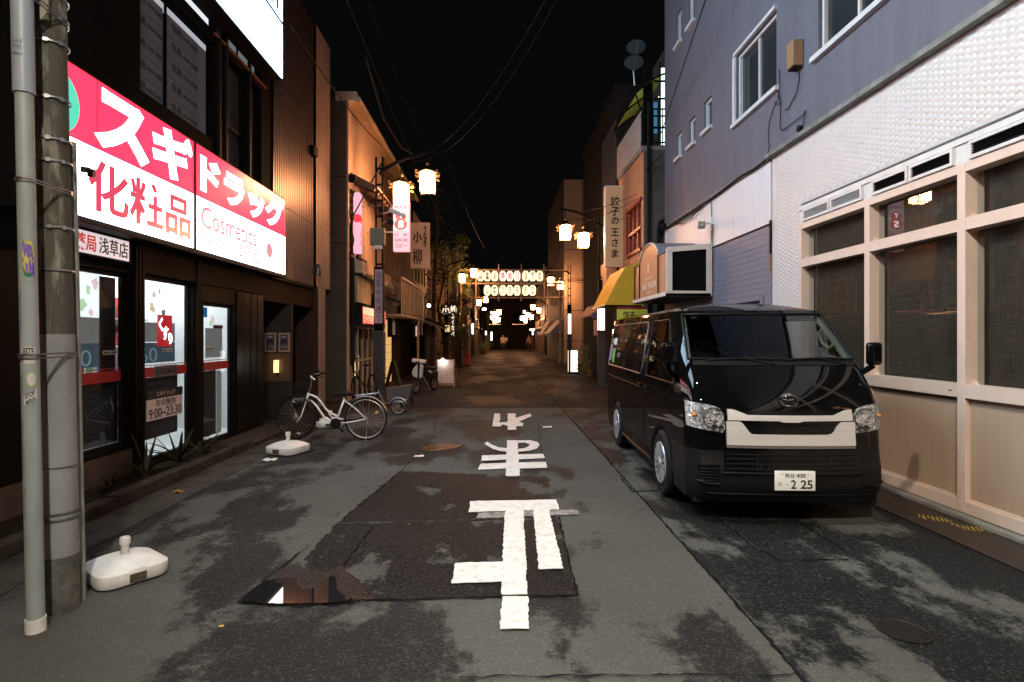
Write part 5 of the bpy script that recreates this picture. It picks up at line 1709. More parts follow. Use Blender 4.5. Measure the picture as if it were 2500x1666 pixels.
tree('tall leafy street tree lit yellow by the lanterns at the left end of the gate', -2.35, 32.8,
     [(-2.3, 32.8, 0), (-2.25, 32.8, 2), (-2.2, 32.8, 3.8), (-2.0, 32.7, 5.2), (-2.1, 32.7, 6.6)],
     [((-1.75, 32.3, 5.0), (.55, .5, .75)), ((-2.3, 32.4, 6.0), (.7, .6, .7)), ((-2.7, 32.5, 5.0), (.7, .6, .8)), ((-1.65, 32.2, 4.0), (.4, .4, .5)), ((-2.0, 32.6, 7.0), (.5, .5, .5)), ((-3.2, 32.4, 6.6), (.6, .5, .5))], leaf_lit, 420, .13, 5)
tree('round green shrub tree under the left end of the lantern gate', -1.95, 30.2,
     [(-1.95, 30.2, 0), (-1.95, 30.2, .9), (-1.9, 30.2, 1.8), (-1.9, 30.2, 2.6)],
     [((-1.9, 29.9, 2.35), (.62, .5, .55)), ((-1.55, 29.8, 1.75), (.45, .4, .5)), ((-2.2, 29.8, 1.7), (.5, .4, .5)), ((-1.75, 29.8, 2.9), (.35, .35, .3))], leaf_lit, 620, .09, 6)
tree('dark unlit tree standing behind the hanging eel signboard', -2.95, 26.0,
     [(-2.95, 26.0, 0), (-2.9, 26.0, 2.5), (-2.85, 25.9, 4.5), (-2.7, 25.9, 6.6), (-2.75, 25.9, 8.2)],
     [((-2.75, 25.7, 4.6), (.55, .5, .9)), ((-2.5, 25.7, 6.2), (.75, .6, .9)), ((-2.9, 25.8, 7.8), (.8, .7, .7)), ((-3.0, 25.8, 3.2), (.5, .5, .6))], leaf_dark, 420, .11, 8)
# ------------------------------------------------------------------ building on the right
XW = 4.24
stucco_p = M('mauve_stucco', (0.128, 0.124, 0.155), 0.75, var=(0.090, 0.088, 0.112), vs=2.2, bump=0.12, bs=45, stretch=(1, 1.4, .22), ramp=(.3, .75))
panel_w = M('white_fascia', (0.66, 0.64, 0.66), 0.5, var=(0.58, 0.56, 0.58), vs=3, stretch=(1, 2.5, .25))
frame_p = M('painted_frame', (0.66, 0.505, 0.42), 0.42, var=(0.60, 0.455, 0.375), vs=5, stretch=(1, 1, .5))
frame_w = M('white_frame', (0.64, 0.62, 0.61), 0.4, var=(0.55, 0.53, 0.52), vs=6)
lower_p = M('brushed_panel', (0.42, 0.295, 0.205), 0.42, var=(0.385, 0.268, 0.185), vs=7, stretch=(1, 5, .12))
tile_m = M('white_tile', (0.62, 0.565, 0.545), 0.28, coat=0.25, var=(0.56, 0.52, 0.515), vs=5)
grout = M('grout', (0.50, 0.47, 0.46), 0.7)
lilac = M('lilac_board', (0.20, 0.185, 0.225), 0.6, var=(0.165, 0.155, 0.195), vs=4, stretch=(1, 1.5, 6), bump=0.08)
rb = thing('tiled_corner_building', 'mauve rendered building with white tiles and big framed windows on the right', 'building', (XW, 6, 0))
W1 = (8.63, 10.08, 5.40, 6.58)
W2 = (6.05, 7.50, 5.34, 6.60)
SM = [(13.06, 13.44, 5.80, 6.36), (12.16, 12.58, 5.80, 6.36), (11.22, 11.66, 5.80, 6.40)]
UP = [(13.05, 13.45, 8.45, 9.2), (12.2, 12.6, 8.45, 9.2), (8.63, 10.08, 8.45, 9.6), (6.05, 7.5, 8.45, 9.6)]
q = MB()
holed(q, XW, -1, -4, 14.36, 4.38, 11.5, [W1, W2]+SM+UP, 0.14)
q.build('upper_wall', stucco_p, rb)
q = MB()
q.box(XW+0.145, 11, -4, 14.33, 4.39, 11.45)
q.box(XW+0.06, 11, 7.92, 14.33, 0, 4.379)
q.box(5.6, 11, -4, 7.91, 0, 4.379)
q.build('core', dark_panel, rb)
B('end_wall', stucco_p, rb, XW+0.002, 11, 14.34, 14.38, 0, 11.5)
curtain_g = M('window_dark', (0.02, 0.022, 0.024), 0.12, var=(0.028, 0.034, 0.036), vs=2)
def house_window(h, sill_w=0.1, sill=True, bars=1, tall=False):
    y0, y1, z0, z1 = h
    w = B('window', curtain_g, rb, XW+0.10, XW+0.12, y0+.04, y1-.04, z0+.03, z1-.03)
    for a, b, c, d in ((y0, y0+.045, z0, z1), (y1-.045, y1, z0, z1), (y0+.046, y1-.046, z1-.045, z1), (y0+.046, y1-.046, z0, z0+.04)):
        B('frame', frame_w, w, XW+0.05, XW+0.135, a, b, c, d)
    if bars:
        ym = (y0+y1)/2
        B('sash', frame_w, w, XW+0.07, XW+0.099, ym-.02, ym+.02, z0+.041, z1-.046)
    if sill:
        B('sill', frame_w, w, XW-0.07, XW+0.10, y0-sill_w, y1+sill_w, z0-0.07, z0-0.002)
    return w
w = house_window(W1, .1)
B('hood', frame_w, w, XW-0.05, XW-0.001, W1[0]-.03, W1[1]+.03, W1[3]+.005, W1[3]+.06)
B('side_trim', frame_w, w, XW-0.035, XW-0.001, W1[1]+.002, W1[1]+.09, W1[2]+.0, W1[3])
house_window(W2, .1)
for h in SM+UP:
    house_window(h, .04, True, 0 if h[1]-h[0] < .6 else 1)
# ledge, cable trunking
led = MB()
led.box(XW-0.10, XW+0.1, -4, 8.80, 4.37, 4.43)
led.box(XW-0.05, XW+0.1, 8.81, 14.36, 4.345, 4.40)
led.build('ledge', concrete, rb)
# white fascia panels and lilac boards
for a, b in ((8.80, 11.16), (11.18, 14.34)):
    B('fascia_panel', panel_w, rb, XW-0.005, XW+0.05, a, b, 3.385, 4.34)
B('panel_joint', concrete, rb, XW-0.03, XW-0.006, 11.14, 11.20, 3.385, 4.34)
B('drip_edge', black_metal, rb, XW-0.015, XW+0.05, 8.80, 14.34, 3.36, 3.384)
row = 0
z = 3.265
while z > 1.0:
    ys = [8.80, 9.62+0.35*(row % 3), 10.6+0.3*(row % 2), 11.9, 13.2+.3*(row % 2), 14.34]
    for a, b in zip(ys, ys[1:]):
        B('siding_board', lilac, rb, XW+0.004+0.003*((row+int(a*3)) % 2), XW+0.055, a+.0015, b-.0015, z, z+0.0925)
    z -= 0.096
    row += 1
w = B('window', glass_dark, rb, XW-0.012, XW-0.004, 9.1, 10.7, 1.2, 2.20)
for a, b, c, d in ((9.02, 9.09, 1.2, 2.28), (9.1, 10.7, 2.205, 2.28), (10.71, 10.78, 1.2, 2.28)):
    B('frame', lilac, w, XW-0.04, XW+0.003, a, b, c, d)
B('corner_trim', black_metal, rb, XW-0.03, XW-0.002, 8.765, 8.80, 2.9, 3.42)
B('corner_trim', gold, rb, XW-0.03, XW-0.002, 8.765, 8.80, 2.65, 2.899)
# ---- embossed white tiles
B('tile_backing', grout, rb, XW+0.001, XW+0.05, 7.93, 8.762, 0.1, 4.365)
B('tile_backing', grout, rb, XW+0.001, XW+0.05, -4, 7.925, 3.47, 4.365)
TY, TZ = 0.096, 0.060
def tile_geo(mb, y, z, x=XW):
    hy, hz = TY*0.498, TZ*0.985
    o = Vector((x, y, z))
    ring = [(hy, 0), (hy*.55, hz*.5), (-hy*.55, hz*.5), (-hy, 0), (-hy*.55, -hz*.5), (hy*.55, -hz*.5)]
    a = [o+Vector((0.002, p, q)) for p, q in ring]
    b = [o+Vector((-0.0024, p*.76, q*.80)) for p, q in ring]
    c = [o+Vector((-0.0042, p*.35-.003, q*.35+.005)) for p, q in ring]
    fs = []
    for base in (0, 6):
        for i in range(6):
            j = (i+1) % 6
            fs.append((base+i, base+6+i, base+6+j, base+j))
    fs.append((12, 17, 16, 15, 14, 13))
    return mb.add(a+b+c, fs)
tmesh = tile_geo(MB(), 0, 0, 0).mesh('tile', None, 'all', [tile_m])
cells = []
ny = int((8.75-3.0)/(TY*0.775))
for i in range(ny):
    y = 8.72-i*TY*0.775
    for k in range(64):
        z = 4.325-k*TZ*1.0-(TZ*0.5 if i % 2 else 0)
        if z < 0.3: break
        if y < 7.97 and z < 3.51: continue
        if z > 4.345: continue
        cells.append((y, z))
near = sorted([c for c in cells if c[0] > 4.5], key=lambda c: c[0]**2+(c[1]-2.2)**2)[:300]
ns = set(near)
for (y, z) in near:
    o = bpy.data.objects.new('tile', tmesh)
    COL.objects.link(o)
    o.parent = rb
    o.location = Vector((XW, y, z))-rootloc(rb)
q = MB()
for c in cells:
    if c not in ns:
        tile_geo(q, *c)
o = q.build('tile_field', tile_m, rb, 'all', kind='stuff')
# ---- framed shop windows, bays of 1.33 m
blind_m = bpy.data.materials.new('woven_blind')
blind_m.use_nodes = True
nt = blind_m.node_tree
n, l = nt.nodes, nt.links
b_ = n['Principled BSDF']
b_.inputs['Roughness'].default_value = 0.75
tc = n.new('ShaderNodeTexCoord')
def thread(sc, stretch):
    mp = n.new('ShaderNodeMapping')
    mp.inputs['Scale'].default_value = stretch
    l.new(tc.outputs['Object'], mp.inputs['Vector'])
    t = n.new('ShaderNodeTexNoise')
    t.inputs['Scale'].default_value = sc
    t.inputs['Detail'].default_value = 2
    l.new(mp.outputs['Vector'], t.inputs['Vector'])
    r_ = n.new('ShaderNodeMapRange')
    r_.inputs[1].default_value, r_.inputs[2].default_value = 0.38, 0.62
    l.new(t.outputs['Fac'], r_.inputs[0])
    return r_
h1 = thread(95, (0, 0.05, 1))
h2 = thread(80, (0, 1, 0.05))
mul = n.new('ShaderNodeMath')
mul.operation = 'MULTIPLY'
l.new(h1.outputs[0], mul.inputs[0])
l.new(h2.outputs[0], mul.inputs[1])
mx = n.new('ShaderNodeMix')
mx.data_type = 'RGBA'
mx.inputs[6].default_value = (0.026, 0.0145, 0.008, 1)
mx.inputs[7].default_value = (0.095, 0.052, 0.026, 1)
l.new(mul.outputs[0], mx.inputs[0])
l.new(mx.outputs[2], b_.inputs['Base Color'])
Y = [7.90, 6.47, 5.155, 3.84, 2.5, 1.1, -0.3, -1.7]
XP_ = XW-0.035
mul_w = 0.075
fm = MB()
for k, y in enumerate(Y):
    hw = 0.045 if k else 0.04
    fm.box(XP_, XW+0.14, y-hw, y+hw, 0.04, 3.19)
fm.build('mullion', frame_p, rb, bevel=0.004)
B('head_band', frame_w, rb, XW-0.03, XW+0.10, -1.7, 7.945, 3.375, 3.43)
B('head_band', frame_w, rb, XW-0.012, XW+0.10, -1.7, 7.945, 3.192, 3.374)
for k in range(len(Y)-1):
    y1, y0 = Y[k]-0.046, Y[k+1]+0.046
    if k == 0: y1 = Y[0]-.041
    bay_ = B('window_bay', frame_p, rb, XP_+.002, XW+0.12, y0, y1, 2.585, 2.695)
    B('rail', frame_p, bay_, XP_+.002, XW+0.12, y0, y1, 3.11, 3.189)
    B('rail', frame_p, bay_, XP_-.006, XW+0.12, y0, y1, 1.075, 1.195)
    B('rail', frame_p, bay_, XP_+.002, XW+0.12, y0, y1, 0.04, 0.145)
    for z0, z1 in ((1.196, 2.584), (2.696, 3.109)):
        B('pane', clear_glass, bay_, XW+0.075, XW+0.079, y0, y1, z0, z1)
        q = MB()
        for sy, ye in ((1, y0), (-1, y1)):
            for sz, ze in ((1, z0), (-1, z1)):
                pts = [(XW+0.02, ye, ze)]
                for i in range(6):
                    a = i*PI/10
                    pts.append((XW+0.02, ye+sy*(0.055-0.055*math.sin(a)), ze+sz*(0.055-0.055*math.cos(a))))
                pts2 = [pts[0]]+[p for p in pts[1:]]
                q.prism(pts2, (0.05, 0, 0))
        q.build('corner_piece', frame_p, bay_)
    B('blind', blind_m, bay_, XW+0.13, XW+0.135, y0, y1-.06, 1.2, 3.1)
    B('blind_back', dark_panel, bay_, XW+0.20, XW+0.21, y0-.05, y1+.05, 1.1, 3.15)
    B('lower_panel', lower_p, bay_, XW+0.012, XW+0.03, y0, y1, 0.146, 1.074)
    B('panel_bead', frame_p, bay_, XW-0.005, XW+0.011, y0, y1, 0.146, 0.165)
    B('slot', black_metal, bay_, XP_-.0085, XP_-.0065, y0+.05, y0+.09, 1.125, 1.135)
    # vents
    nv = 2 if k < 2 else 1
    for j in range(nv):
        a = y0+.03+(y1-y0-.06)*j/nv+.012
        b = y0+.03+(y1-y0-.06)*(j+1)/nv-.012
        v = B('vent', black_metal, rb, XW-0.013, XW-0.0125, a+.03, b-.03, 3.235, 3.335)
        for s1_, s2_, c, d in ((a, a+.03, 3.205, 3.365), (b-.03, b, 3.205, 3.365), (a+.031, b-.031, 3.336, 3.365), (a+.031, b-.031, 3.205, 3.234)):
            B('frame', frame_w, v, XW-0.045, XW-0.012, s1_, s2_, c, d)
        for m_ in range(4):
            MB().obox((XW-0.027, (a+b)/2, 3.25+m_*0.024), (0.020, b-a-.064, 0.006), (0, 0.6, 0)).build('slat', frame_w if k == 0 else black_metal, v)
# wall furniture
t = thing('meter_box', 'small orange brown meter box with a dangling wire on the mauve wall', 'meter box', (XW, 7.95, 5.5))
B('case', M('meter_brown', (.30, .17, .09), .5, var=(.25, .14, .07), vs=8), t, XW-0.15, XW-0.005, 7.86, 8.04, 5.38, 5.74, bevel=0.01)
B('base', rubber, t, XW-0.14, XW-0.01, 7.88, 8.02, 5.355, 5.379)
MB().tube([(XW-.05, 7.9, 5.35), (XW-.04, 7.9, 5.2), (XW-.03, 8.0, 5.05), (XW-.02, 8.25, 4.92), (XW-.02, 8.33, 4.95)], 0.008, 5).build('wire', rubber, t)
def wire(label, pts, r, mat=rubber, name='cable', cat='cable', group=None):
    o = MB().tube(pts, r, 5).build(name, mat)
    return tag(o, label, cat, group)
def wv(u, v, dx=0.03):
    p = XP(u, v, XW)
    return Vector((XW-dx, p.y, p.z))
def D2(cx, cy): return ((1400+cx*.3827)/1.0625, (cy*.3827)/1.0625)
wire('thin looping wires below the left end of the big sash window on the mauve wall', [wv(*D2(*p)) for p in ((1325, 445), (1330, 540), (1318, 620), (1335, 655), (1310, 668), (1290, 655), (1315, 640), (1290, 690), (1262, 780), (1255, 880), (1262, 940), (1246, 1000))], 0.007)
wire('thin wire hanging straight under the sash window corner', [wv(*D2(*p)) for p in ((1300, 560), (1325, 600), (1335, 700), (1330, 815), (1345, 835), (1480, 735), (1495, 705), (1480, 800), (1455, 840))], 0.007)
t = thing('wall_fitting', 'small round black cable fitting above the tile ledge', 'fitting', wv(1845/1.0*0+ (1400+1455*.3827)/1.0625, (822*.3827)/1.0625))
p = wv((1400+1455*.3827)/1.0625, (822*.3827)/1.0625)
MB().lathe([(.045, 0), (.045, .05), (.03, .06)], (XW, p.y, p.z), 14, axis=(-1, 0, 0)).build('cap', rubber, t, True)
def D6(cx, cy): return ((1540+cx*380/1568)/1.0625, (380+cy*380/1568)/1.0625)
wire('thick cable sagging along the top of the white fascia panels', [wv(*D6(*p), .05) for p in ((325, 800), (350, 752), (430, 705), (560, 625), (700, 535), (760, 485), (800, 462), (830, 440), (960, 345), (1120, 225), (1260, 145), (1400, 45))], 0.024)
wire('second cable hanging lower beside the fascia cable', [wv(*D6(*p), .06) for p in ((440, 695), (540, 685), (640, 625), (710, 550), (770, 480))], 0.014)
wire('short pale wire hanging at the far end of the fascia', [wv(*D6(*p), .06) for p in ((395, 745), (400, 800), (390, 860), (405, 930))], 0.006, white_paint)
t = thing('security_camera', 'white security camera with black lens face on the white fascia', 'camera', wv(*D6(790, 710)))
p = wv(*D6(830, 690), 0)
B('mount', white_paint, t, XW-.07, XW-.007, p.y-.06, p.y+.06, p.z-.02, p.z+.13, bevel=.008)
B('conduit', white_paint, t, XW-.03, XW-.007, p.y-.02, p.y+.02, p.z+.13, 4.34)
MB().bar((XW-.06, p.y, p.z+.02), (XW-.20, p.y-.03, p.z-.02), .03).build('arm', steel, t)
hd = MB().obox((XW-.25, p.y-.06, p.z-.03), (.15, .26, .12), (0, 0, -.35)).build('housing', white_paint, t, bevel=.025)
MB().obox((XW-.292, p.y-.185, p.z-.035), (.13, .012, .10), (0, 0, -.35)).build('lens_face', gloss_black, hd, bevel=.004)
MB().tube([(XW-.05, p.y-.02, p.z-.02), (XW-.05, p.y-.03, p.z-.14), (XW-.02, p.y, p.z-.10)], .01, 5).build('wire', white_paint, t)
t = thing('corner_camera', 'tiny dark camera at the far corner of the fascia cable', 'camera', wv(*D6(372, 712)))
MB().obox(wv(*D6(372, 712), .1), (.12, .16, .12), (0, 0, .3)).build('housing', black_metal, t, bevel=.02)
# span wires in front of the mauve wall
wire('black service wire slanting past the small windows of the mauve wall', [YP(853, -30+0, 6)*0+Vector((3.2, 6.2, 8.2)), Vector((3.6, 9.5, 7.6)), Vector((4.1, 14.2, 6.7))], 0.011, rubber, group='span wires')
# ---- projecting cafe sign box
cbx = thing('cafe_sign_box', 'projecting sign box with copper arched panels and a blank black end face', 'sign', (3.8, 12.4, 2.5))
copper = M('copper_panel', (0.44, 0.24, 0.15), 0.42, 0.25, var=(0.39, 0.21, 0.13), vs=2)
greyroof = M('grey_roof', (0.20, 0.19, 0.21), 0.5)
y0, y1, xL = 11.13, 13.72, 3.33
z0, z1, zt = 2.47, 3.30, 3.60
B('floor', black_metal, cbx, xL-.03, XW-.05, y0, y1+.03, 2.40, z0)
B('edge_trim', white_paint, cbx, xL-.05, xL-.031, y0-.02, y1+.05, 2.42, 2.50, bevel=.005)
def archz(y):
    a, b = 11.75, 13.25
    if a < y < b:
        u = (y-(a+b)/2)/((b-a)/2)
        return z1-.06+(zt-z1+.10)*math.sqrt(max(0, 1-u*u*.92))
    return z1-.02
def facep(a, b, nm):
    k = 16
    pts = [(xL, a, z0)]+[(xL, b, z0)]+[(xL, b-(b-a)*i/k, archz(b-(b-a)*(i if 0 < i < k else i+(.001 if i == 0 else -.001))/k)) for i in range(k+1)]
    return MB().prism(pts, (.03, 0, 0)).build(nm, copper, cbx)
facep(11.16, 11.72, 'panel')
pn = facep(11.76, 13.24, 'panel')
facep(13.28, 13.70, 'panel')
for y in (11.74, 13.26, 13.71, 11.145):
    B('divider', brown_frame if y > 11.2 else white_paint, cbx, xL-.02, xL+.02, y-.014, y+.014, z0, z1+.0 if y > 11.2 else z1+.05)
rf = MB()
k = 22
rf.grid([[Vector((x, 11.2+(y1-11.2)*i/k, archz(11.2+(y1-11.2)*i/k)+.012)) for i in range(k+1)] for x in (xL-.02, XW-.03)])
rf.build('roof', greyroof, cbx, True)
q = MB()
q.tube([(xL-.01, 11.76+(13.24-11.76)*i/24, archz(11.761+(13.238-11.76)*i/24)+.01) for i in range(25)], .016, 5)
q.build('arch_trim', white_paint, cbx, True)
lettering(pn, 'I', (xL-.004, 12.5, 3.13), RIGHT, .10, .22, M('sign_pale', (.72, .58, .48), .5), .05)
mp_ = MATS['sign_pale']
lettering(pn, 'dining bar', (xL-.004, 12.46, 2.90), RIGHT, .62, .07, mp_, .0)
lettering(pn, 'FIRST MEGEN', (xL-.004, 12.45, 2.74), RIGHT, 1.12, .14, mp_, .02)
lettering(pn, 'CLUB', (xL-.004, 12.47, 2.59), RIGHT, .36, .07, mp_, .01)
# end face
for a, b, c, d in ((xL, xL+.105, 2.42, 3.42), (XW-.13, XW-.03, 2.46, 3.46)):
    pass
ef = MB()
ZB0, ZB1, ZT0, ZT1 = 2.44, 2.475, 3.345, 3.40
ef.prism([(xL, y0, ZB0), (XW-.03, y0, ZB0-.03), (XW-.03, y0, ZB0+.075), (xL, y0, ZB0+.085)], (0, .06, 0))
ef.prism([(xL, y0, ZT0-.07), (XW-.03, y0, ZT0), (XW-.03, y0, ZT0+.10), (xL, y0, ZT0+.03)], (0, .06, 0))
ef.box(xL, xL+.10, y0-.003, y0+.058, ZB0+.0855, ZT0-.065)
ef.box(XW-.135, XW-.03, y0-.003, y0+.058, ZB0+.076, ZT0-.008)
ef.build('end_frame', M('cream_frame', (.60, .50, .44), .5, var=(.54, .45, .39), vs=4), cbx)
B('end_face', M('blank_black', (.004, .0037, .0037), .7, spec=.05), cbx, xL+.101, XW-.136, y0+.03, y0+.05, ZB0+.07, ZT0)
for px, pz in ((xL+.03, 2.50), (xL+.05, 3.30), (XW-.06, 2.46), (XW-.08, 3.42)):
    MB().lathe([(.014, 0), (.010, .008)], (px, y0-.003, pz), 8, axis=(0, -1, 0)).build('bolt', steel, cbx)
# ------------------------------------------------------------------ dumpling shop house: stucco, balcony, red window
XR = 3.77
ds = thing('dumpling_shop', 'tall old shop house with red window frame, balcony and lit upper window', 'building', (XR, 15.5, 0))
gr_r = M('grey_render', (0.085, 0.068, 0.060), 0.8, var=(0.055, 0.044, 0.038), vs=2, stretch=(1, 1, .4))
or_r = M('salmon_render', (0.40, 0.21, 0.12), 0.75, var=(0.33, 0.165, 0.09), vs=2.2, stretch=(1, 1, .5))
q = MB()
RW = (14.85, 16.3, 3.95, 5.15)
holed(q, XR, -1, 14.62, 17.6, 0.0, 6.40, [RW, (15.0, 17.3, 0.0, 2.3)], .2)
q.build('front_wall', or_r, ds)
q = MB()
q.box(XR+.21, 11, 14.62, 17.6, 0, 6.39)
q.build('core', gr_r, ds)
B('side_wall', gr_r, ds, XR+.002, 11, 14.58, 14.619, 0, 6.395)
B('upper_storey', gr_r, ds, XR+1.0, 11, 14.66, 17.6, 6.41, 9.8)
w = B('window', glass_dark, ds, XR+.12, XR+.14, RW[0], RW[1], RW[2], RW[3])
redf = M('red_frame', (0.24, 0.016, 0.012), .5, var=(.18, .012, .009), vs=6)
for a, b, c, d in ((RW[0]-.08, RW[1]+.08, RW[3], RW[3]+.10), (RW[0]-.08, RW[1]+.08, RW[2]-.08, RW[2]), (RW[1], RW[1]+.08, RW[2], RW[3])):
    B('frame', redf, w, XR-.06, XR-.002, a, b, c, d)
for yy in (14.85, 15.3, 15.8, 16.25):
    B('mullion', redf, w, XR+.02, XR+.09, yy, yy+.06, RW[2], RW[3])
B('rail', redf, w, XR-.03, XR+.019, RW[0], RW[1], 4.44, 4.52)
B('curtain', M('tan_curtain', (.30, .17, .09), .8), w, XR+.095, XR+.10, 14.9, 16.2, RW[2], RW[3])
MB().tube([(XR+.10, 14.52, .5), (XR+.10, 14.52, 7.6)], .045, 8).build('drain_pipe', black_metal, ds, True)
MB().tube([(XR+.36, 14.52, 2.0), (XR+.36, 14.52, 4.35), (XR+.40, 14.52, 4.55), (XR+.52, 14.5, 4.6)], .05, 8).build('drain_pipe', black_metal, ds, True)
# balcony
bl = B('balcony', concrete, ds, XR-.05, XR+1.0, 14.60, 17.55, 6.41, 6.52)
ws_ = M('white_sheet', (.36, .33, .32), .6, var=(.28, .255, .25), vs=3)
for k in range(8):
    a = 14.66+k*.36
    B('sheet_panel', ws_, bl, XR-.075, XR-.051, a, a+.35, 6.50, 7.42)
for x in (XR, XR+.12, XR+.24, XR+.36, XR+.48):
    MB().bar((x, 14.6, 6.52), (x, 14.6, 7.45), .022).build('baluster', black_metal, bl)
for z in (6.60, 7.28, 7.46):
    MB().bar((XR-.08, 14.6, z), (XR+.6, 14.6, z), .035).build('top_rail', black_metal, bl)
MB().bar((XR-.08, 14.6, 7.46), (XR-.08, 17.5, 7.46), .05).build('top_rail', black_metal, bl)
lw = B('lit_window', EM('cool_window', (.72, 1.0, .93), 2.6), ds, XR+.48, XR+.99, 14.78, 14.80, 6.6, 8.6)
B('blue_curtain', EM('blue_window', (.06, .28, .5), .7), ds, XR+.30, XR+.40, 14.77, 14.79, 6.9, 7.7)
for z in (7.0, 7.75, 8.2):
    B('bar', black_metal, lw, XR+.28, XR+.99, 14.70, 14.73, z, z+.05)
for x in (XR+.42, XR+.60):
    B('bar', black_metal, lw, x, x+.04, 14.66, 14.69, 6.55, 8.7)
B('balcony_wall', dark_panel, ds, XR+.05, XR+.29, 14.82, 14.86, 6.6, 8.8)
# lit canopy over the balcony
can = thing('balcony_canopy', 'translucent yellow canopy sheet glowing above the balcony of the old shop house', 'canopy', (XR, 15.5, 8.3))
cm = M('canopy_sheet', (.42, .40, .05), .5, var=(.30, .30, .08), vs=2)
nt = cm.node_tree
tl_ = nt.nodes.new('ShaderNodeBsdfTranslucent')
tl_.inputs[0].default_value = (.75, .70, .10, 1)
ms_ = nt.nodes.new('ShaderNodeMixShader')
ms_.inputs[0].default_value = .5
out_ = [x for x in nt.nodes if x.type == 'OUTPUT_MATERIAL'][0]
nt.links.new(nt.nodes['Principled BSDF'].outputs[0], ms_.inputs[1])
nt.links.new(tl_.outputs[0], ms_.inputs[2])
nt.links.new(ms_.outputs[0], out_.inputs[0])
K1, K2 = Vector((XR+.9, 14.6, 8.75)), Vector((XR+.9, 17.4, 8.75))
rows = []
for i in range(8):
    u = i/7
    x = XR+.62-.82*u
    z = 8.42-.52*u**1.4
    rows.append([Vector((x, 14.63+(17.3-14.63)*j/6, z+.03*math.sin(j*PI/6))) for j in range(7)])
q = MB()
q.grid(rows)
q.build('sheet', cm, can, True)
for y in (14.64, 15.9, 17.28):
    MB().tube([(XR+.62-.82*i/6, y, 8.41-.52*(i/6)**1.4) for i in range(7)], .025, 5).build('rib', brown_frame, can)
MB().bar((XR-.2, 14.6, 7.89), (XR-.2, 17.35, 7.89), .04).build('edge_bar', brown_frame, can)
for y in (14.66, 17.25):
    MB().bar((XR-.2, y, 7.86), (XR-.05, y, 7.46), .03).build('brace', black_metal, can)
cl_lamp = thing('balcony_lamp', 'white tube lamp glowing under the yellow balcony canopy', 'lamp', (XR+.5, 15.0, 8.2))
B('tube', EM('balcony_tube', (.95, 1.0, .75), 26), cl_lamp, XR+.60, XR+.72, 14.95, 15.35, 8.02, 8.06)
B('holder', white_paint, cl_lamp, XR+.58, XR+.74, 14.92, 15.38, 8.062, 8.10)
for k, (u, v, rr, lb) in enumerate(((1461, 115, .25, 'upper grey satellite dish on the roof of the old shop house'), (1456, 150, .25, 'lower grey satellite dish on the roof of the old shop house'))):
    p = YP(u, v, 15.2)
    t = thing('satellite_dish', lb, 'satellite dish', p)
    MB().lathe([(0.02, 0), (rr*.55, .02), (rr*.85, .06), (rr, .10)], p, 18, axis=(-.2, -1, .35)).build('dish', M('dish_grey', (.045, .045, .048), .7), t, True)
    MB().tube([p+Vector((0, .05, 0)), Vector((p.x+.05, p.y+.1, p.z-.5))], .02, 6).build('mast', steel, t)
    MB().tube([p+Vector((0, -.02, -.22)), p+Vector((-.03, -.34, .02))], .012, 5).build('feed_arm', steel, t)
bw = MB().box(XR-.75, XR+.9, 17.62, 26, 0, 3.0)
# darker tall house behind
th = thing('dark_tall_house', 'dark tall house rising behind the dumpling signboard', 'building', (3.6, 20, 0))
dk_r = M('dark_render', (0.018, 0.0145, 0.013), .85, spec=.1, var=(.012, .010, .009), vs=1)
B('body', dk_r, th, 3.72, 11, 17.64, 24.5, 0, 9.3)
B('parapet', dk_r, th, 3.66, 11, 17.63, 24.6, 9.305, 9.45)
B('shutter_wall', M('shutter_grey', (.05, .045, .043), .6), th, 3.70, 3.718, 17.7, 20.0, 6.2, 8.4)
for k in range(20):
    B('shutter_slat', MATS['shutter_grey'], th, 3.685, 3.699, 17.72, 19.98, 6.22+k*.105, 6.31+k*.105)
B('brick_pier', brick_m, th, 3.40, 3.719, 17.66, 18.6, 2.6, 3.95)
# vertical dumpling signboard
vs_ = thing('dumpling_signboard', 'tall orange cream vertical signboard with black dumpling shop lettering', 'sign', (3.5, 16.9, 4.8))
pA, pB = YP(1390.5, 427, 16.9), YP(1433, 613, 16.9)
scm = M('signboard_cream', (.60, .40, .22), .55, var=(.56, .36, .19), vs=1.2)
edge_m = M('signboard_edge', (.66, .56, .52), .45)
B('body', edge_m, vs_, pA.x, pB.x, 16.9, 17.14, pB.z, pA.z, bevel=.012)
B('face', scm, vs_, pA.x+.035, pB.x-.02, 16.885, 16.897, pB.z+.04, pA.z-.03)
cx = (pA.x+pB.x)/2+.015
chars = '餃子の王さま'
for i, ch in enumerate(chars):
    v = 464+i*25.2 if i < 3 else 464+i*24.3
    lettering(vs_, ch, (cx, 16.881, YP(0, [463, 486, 508, 534, 558, 583][i], 16.88).z), FRONT, [.27, .25, .22, .24, .20, .21][i], [.30, .27, .22, .24, .24, .25][i], ink, .012 if i == 0 else .03)
MB().bar((pB.x, 17.02, pA.z-.2), (XR+.1, 17.02, pA.z-.2), .06).build('bracket', black_metal, vs_)
MB().bar((pB.x, 17.02, pB.z+.3), (XR+.1, 17.02, pB.z+.3), .06).build('bracket', black_metal, vs_)
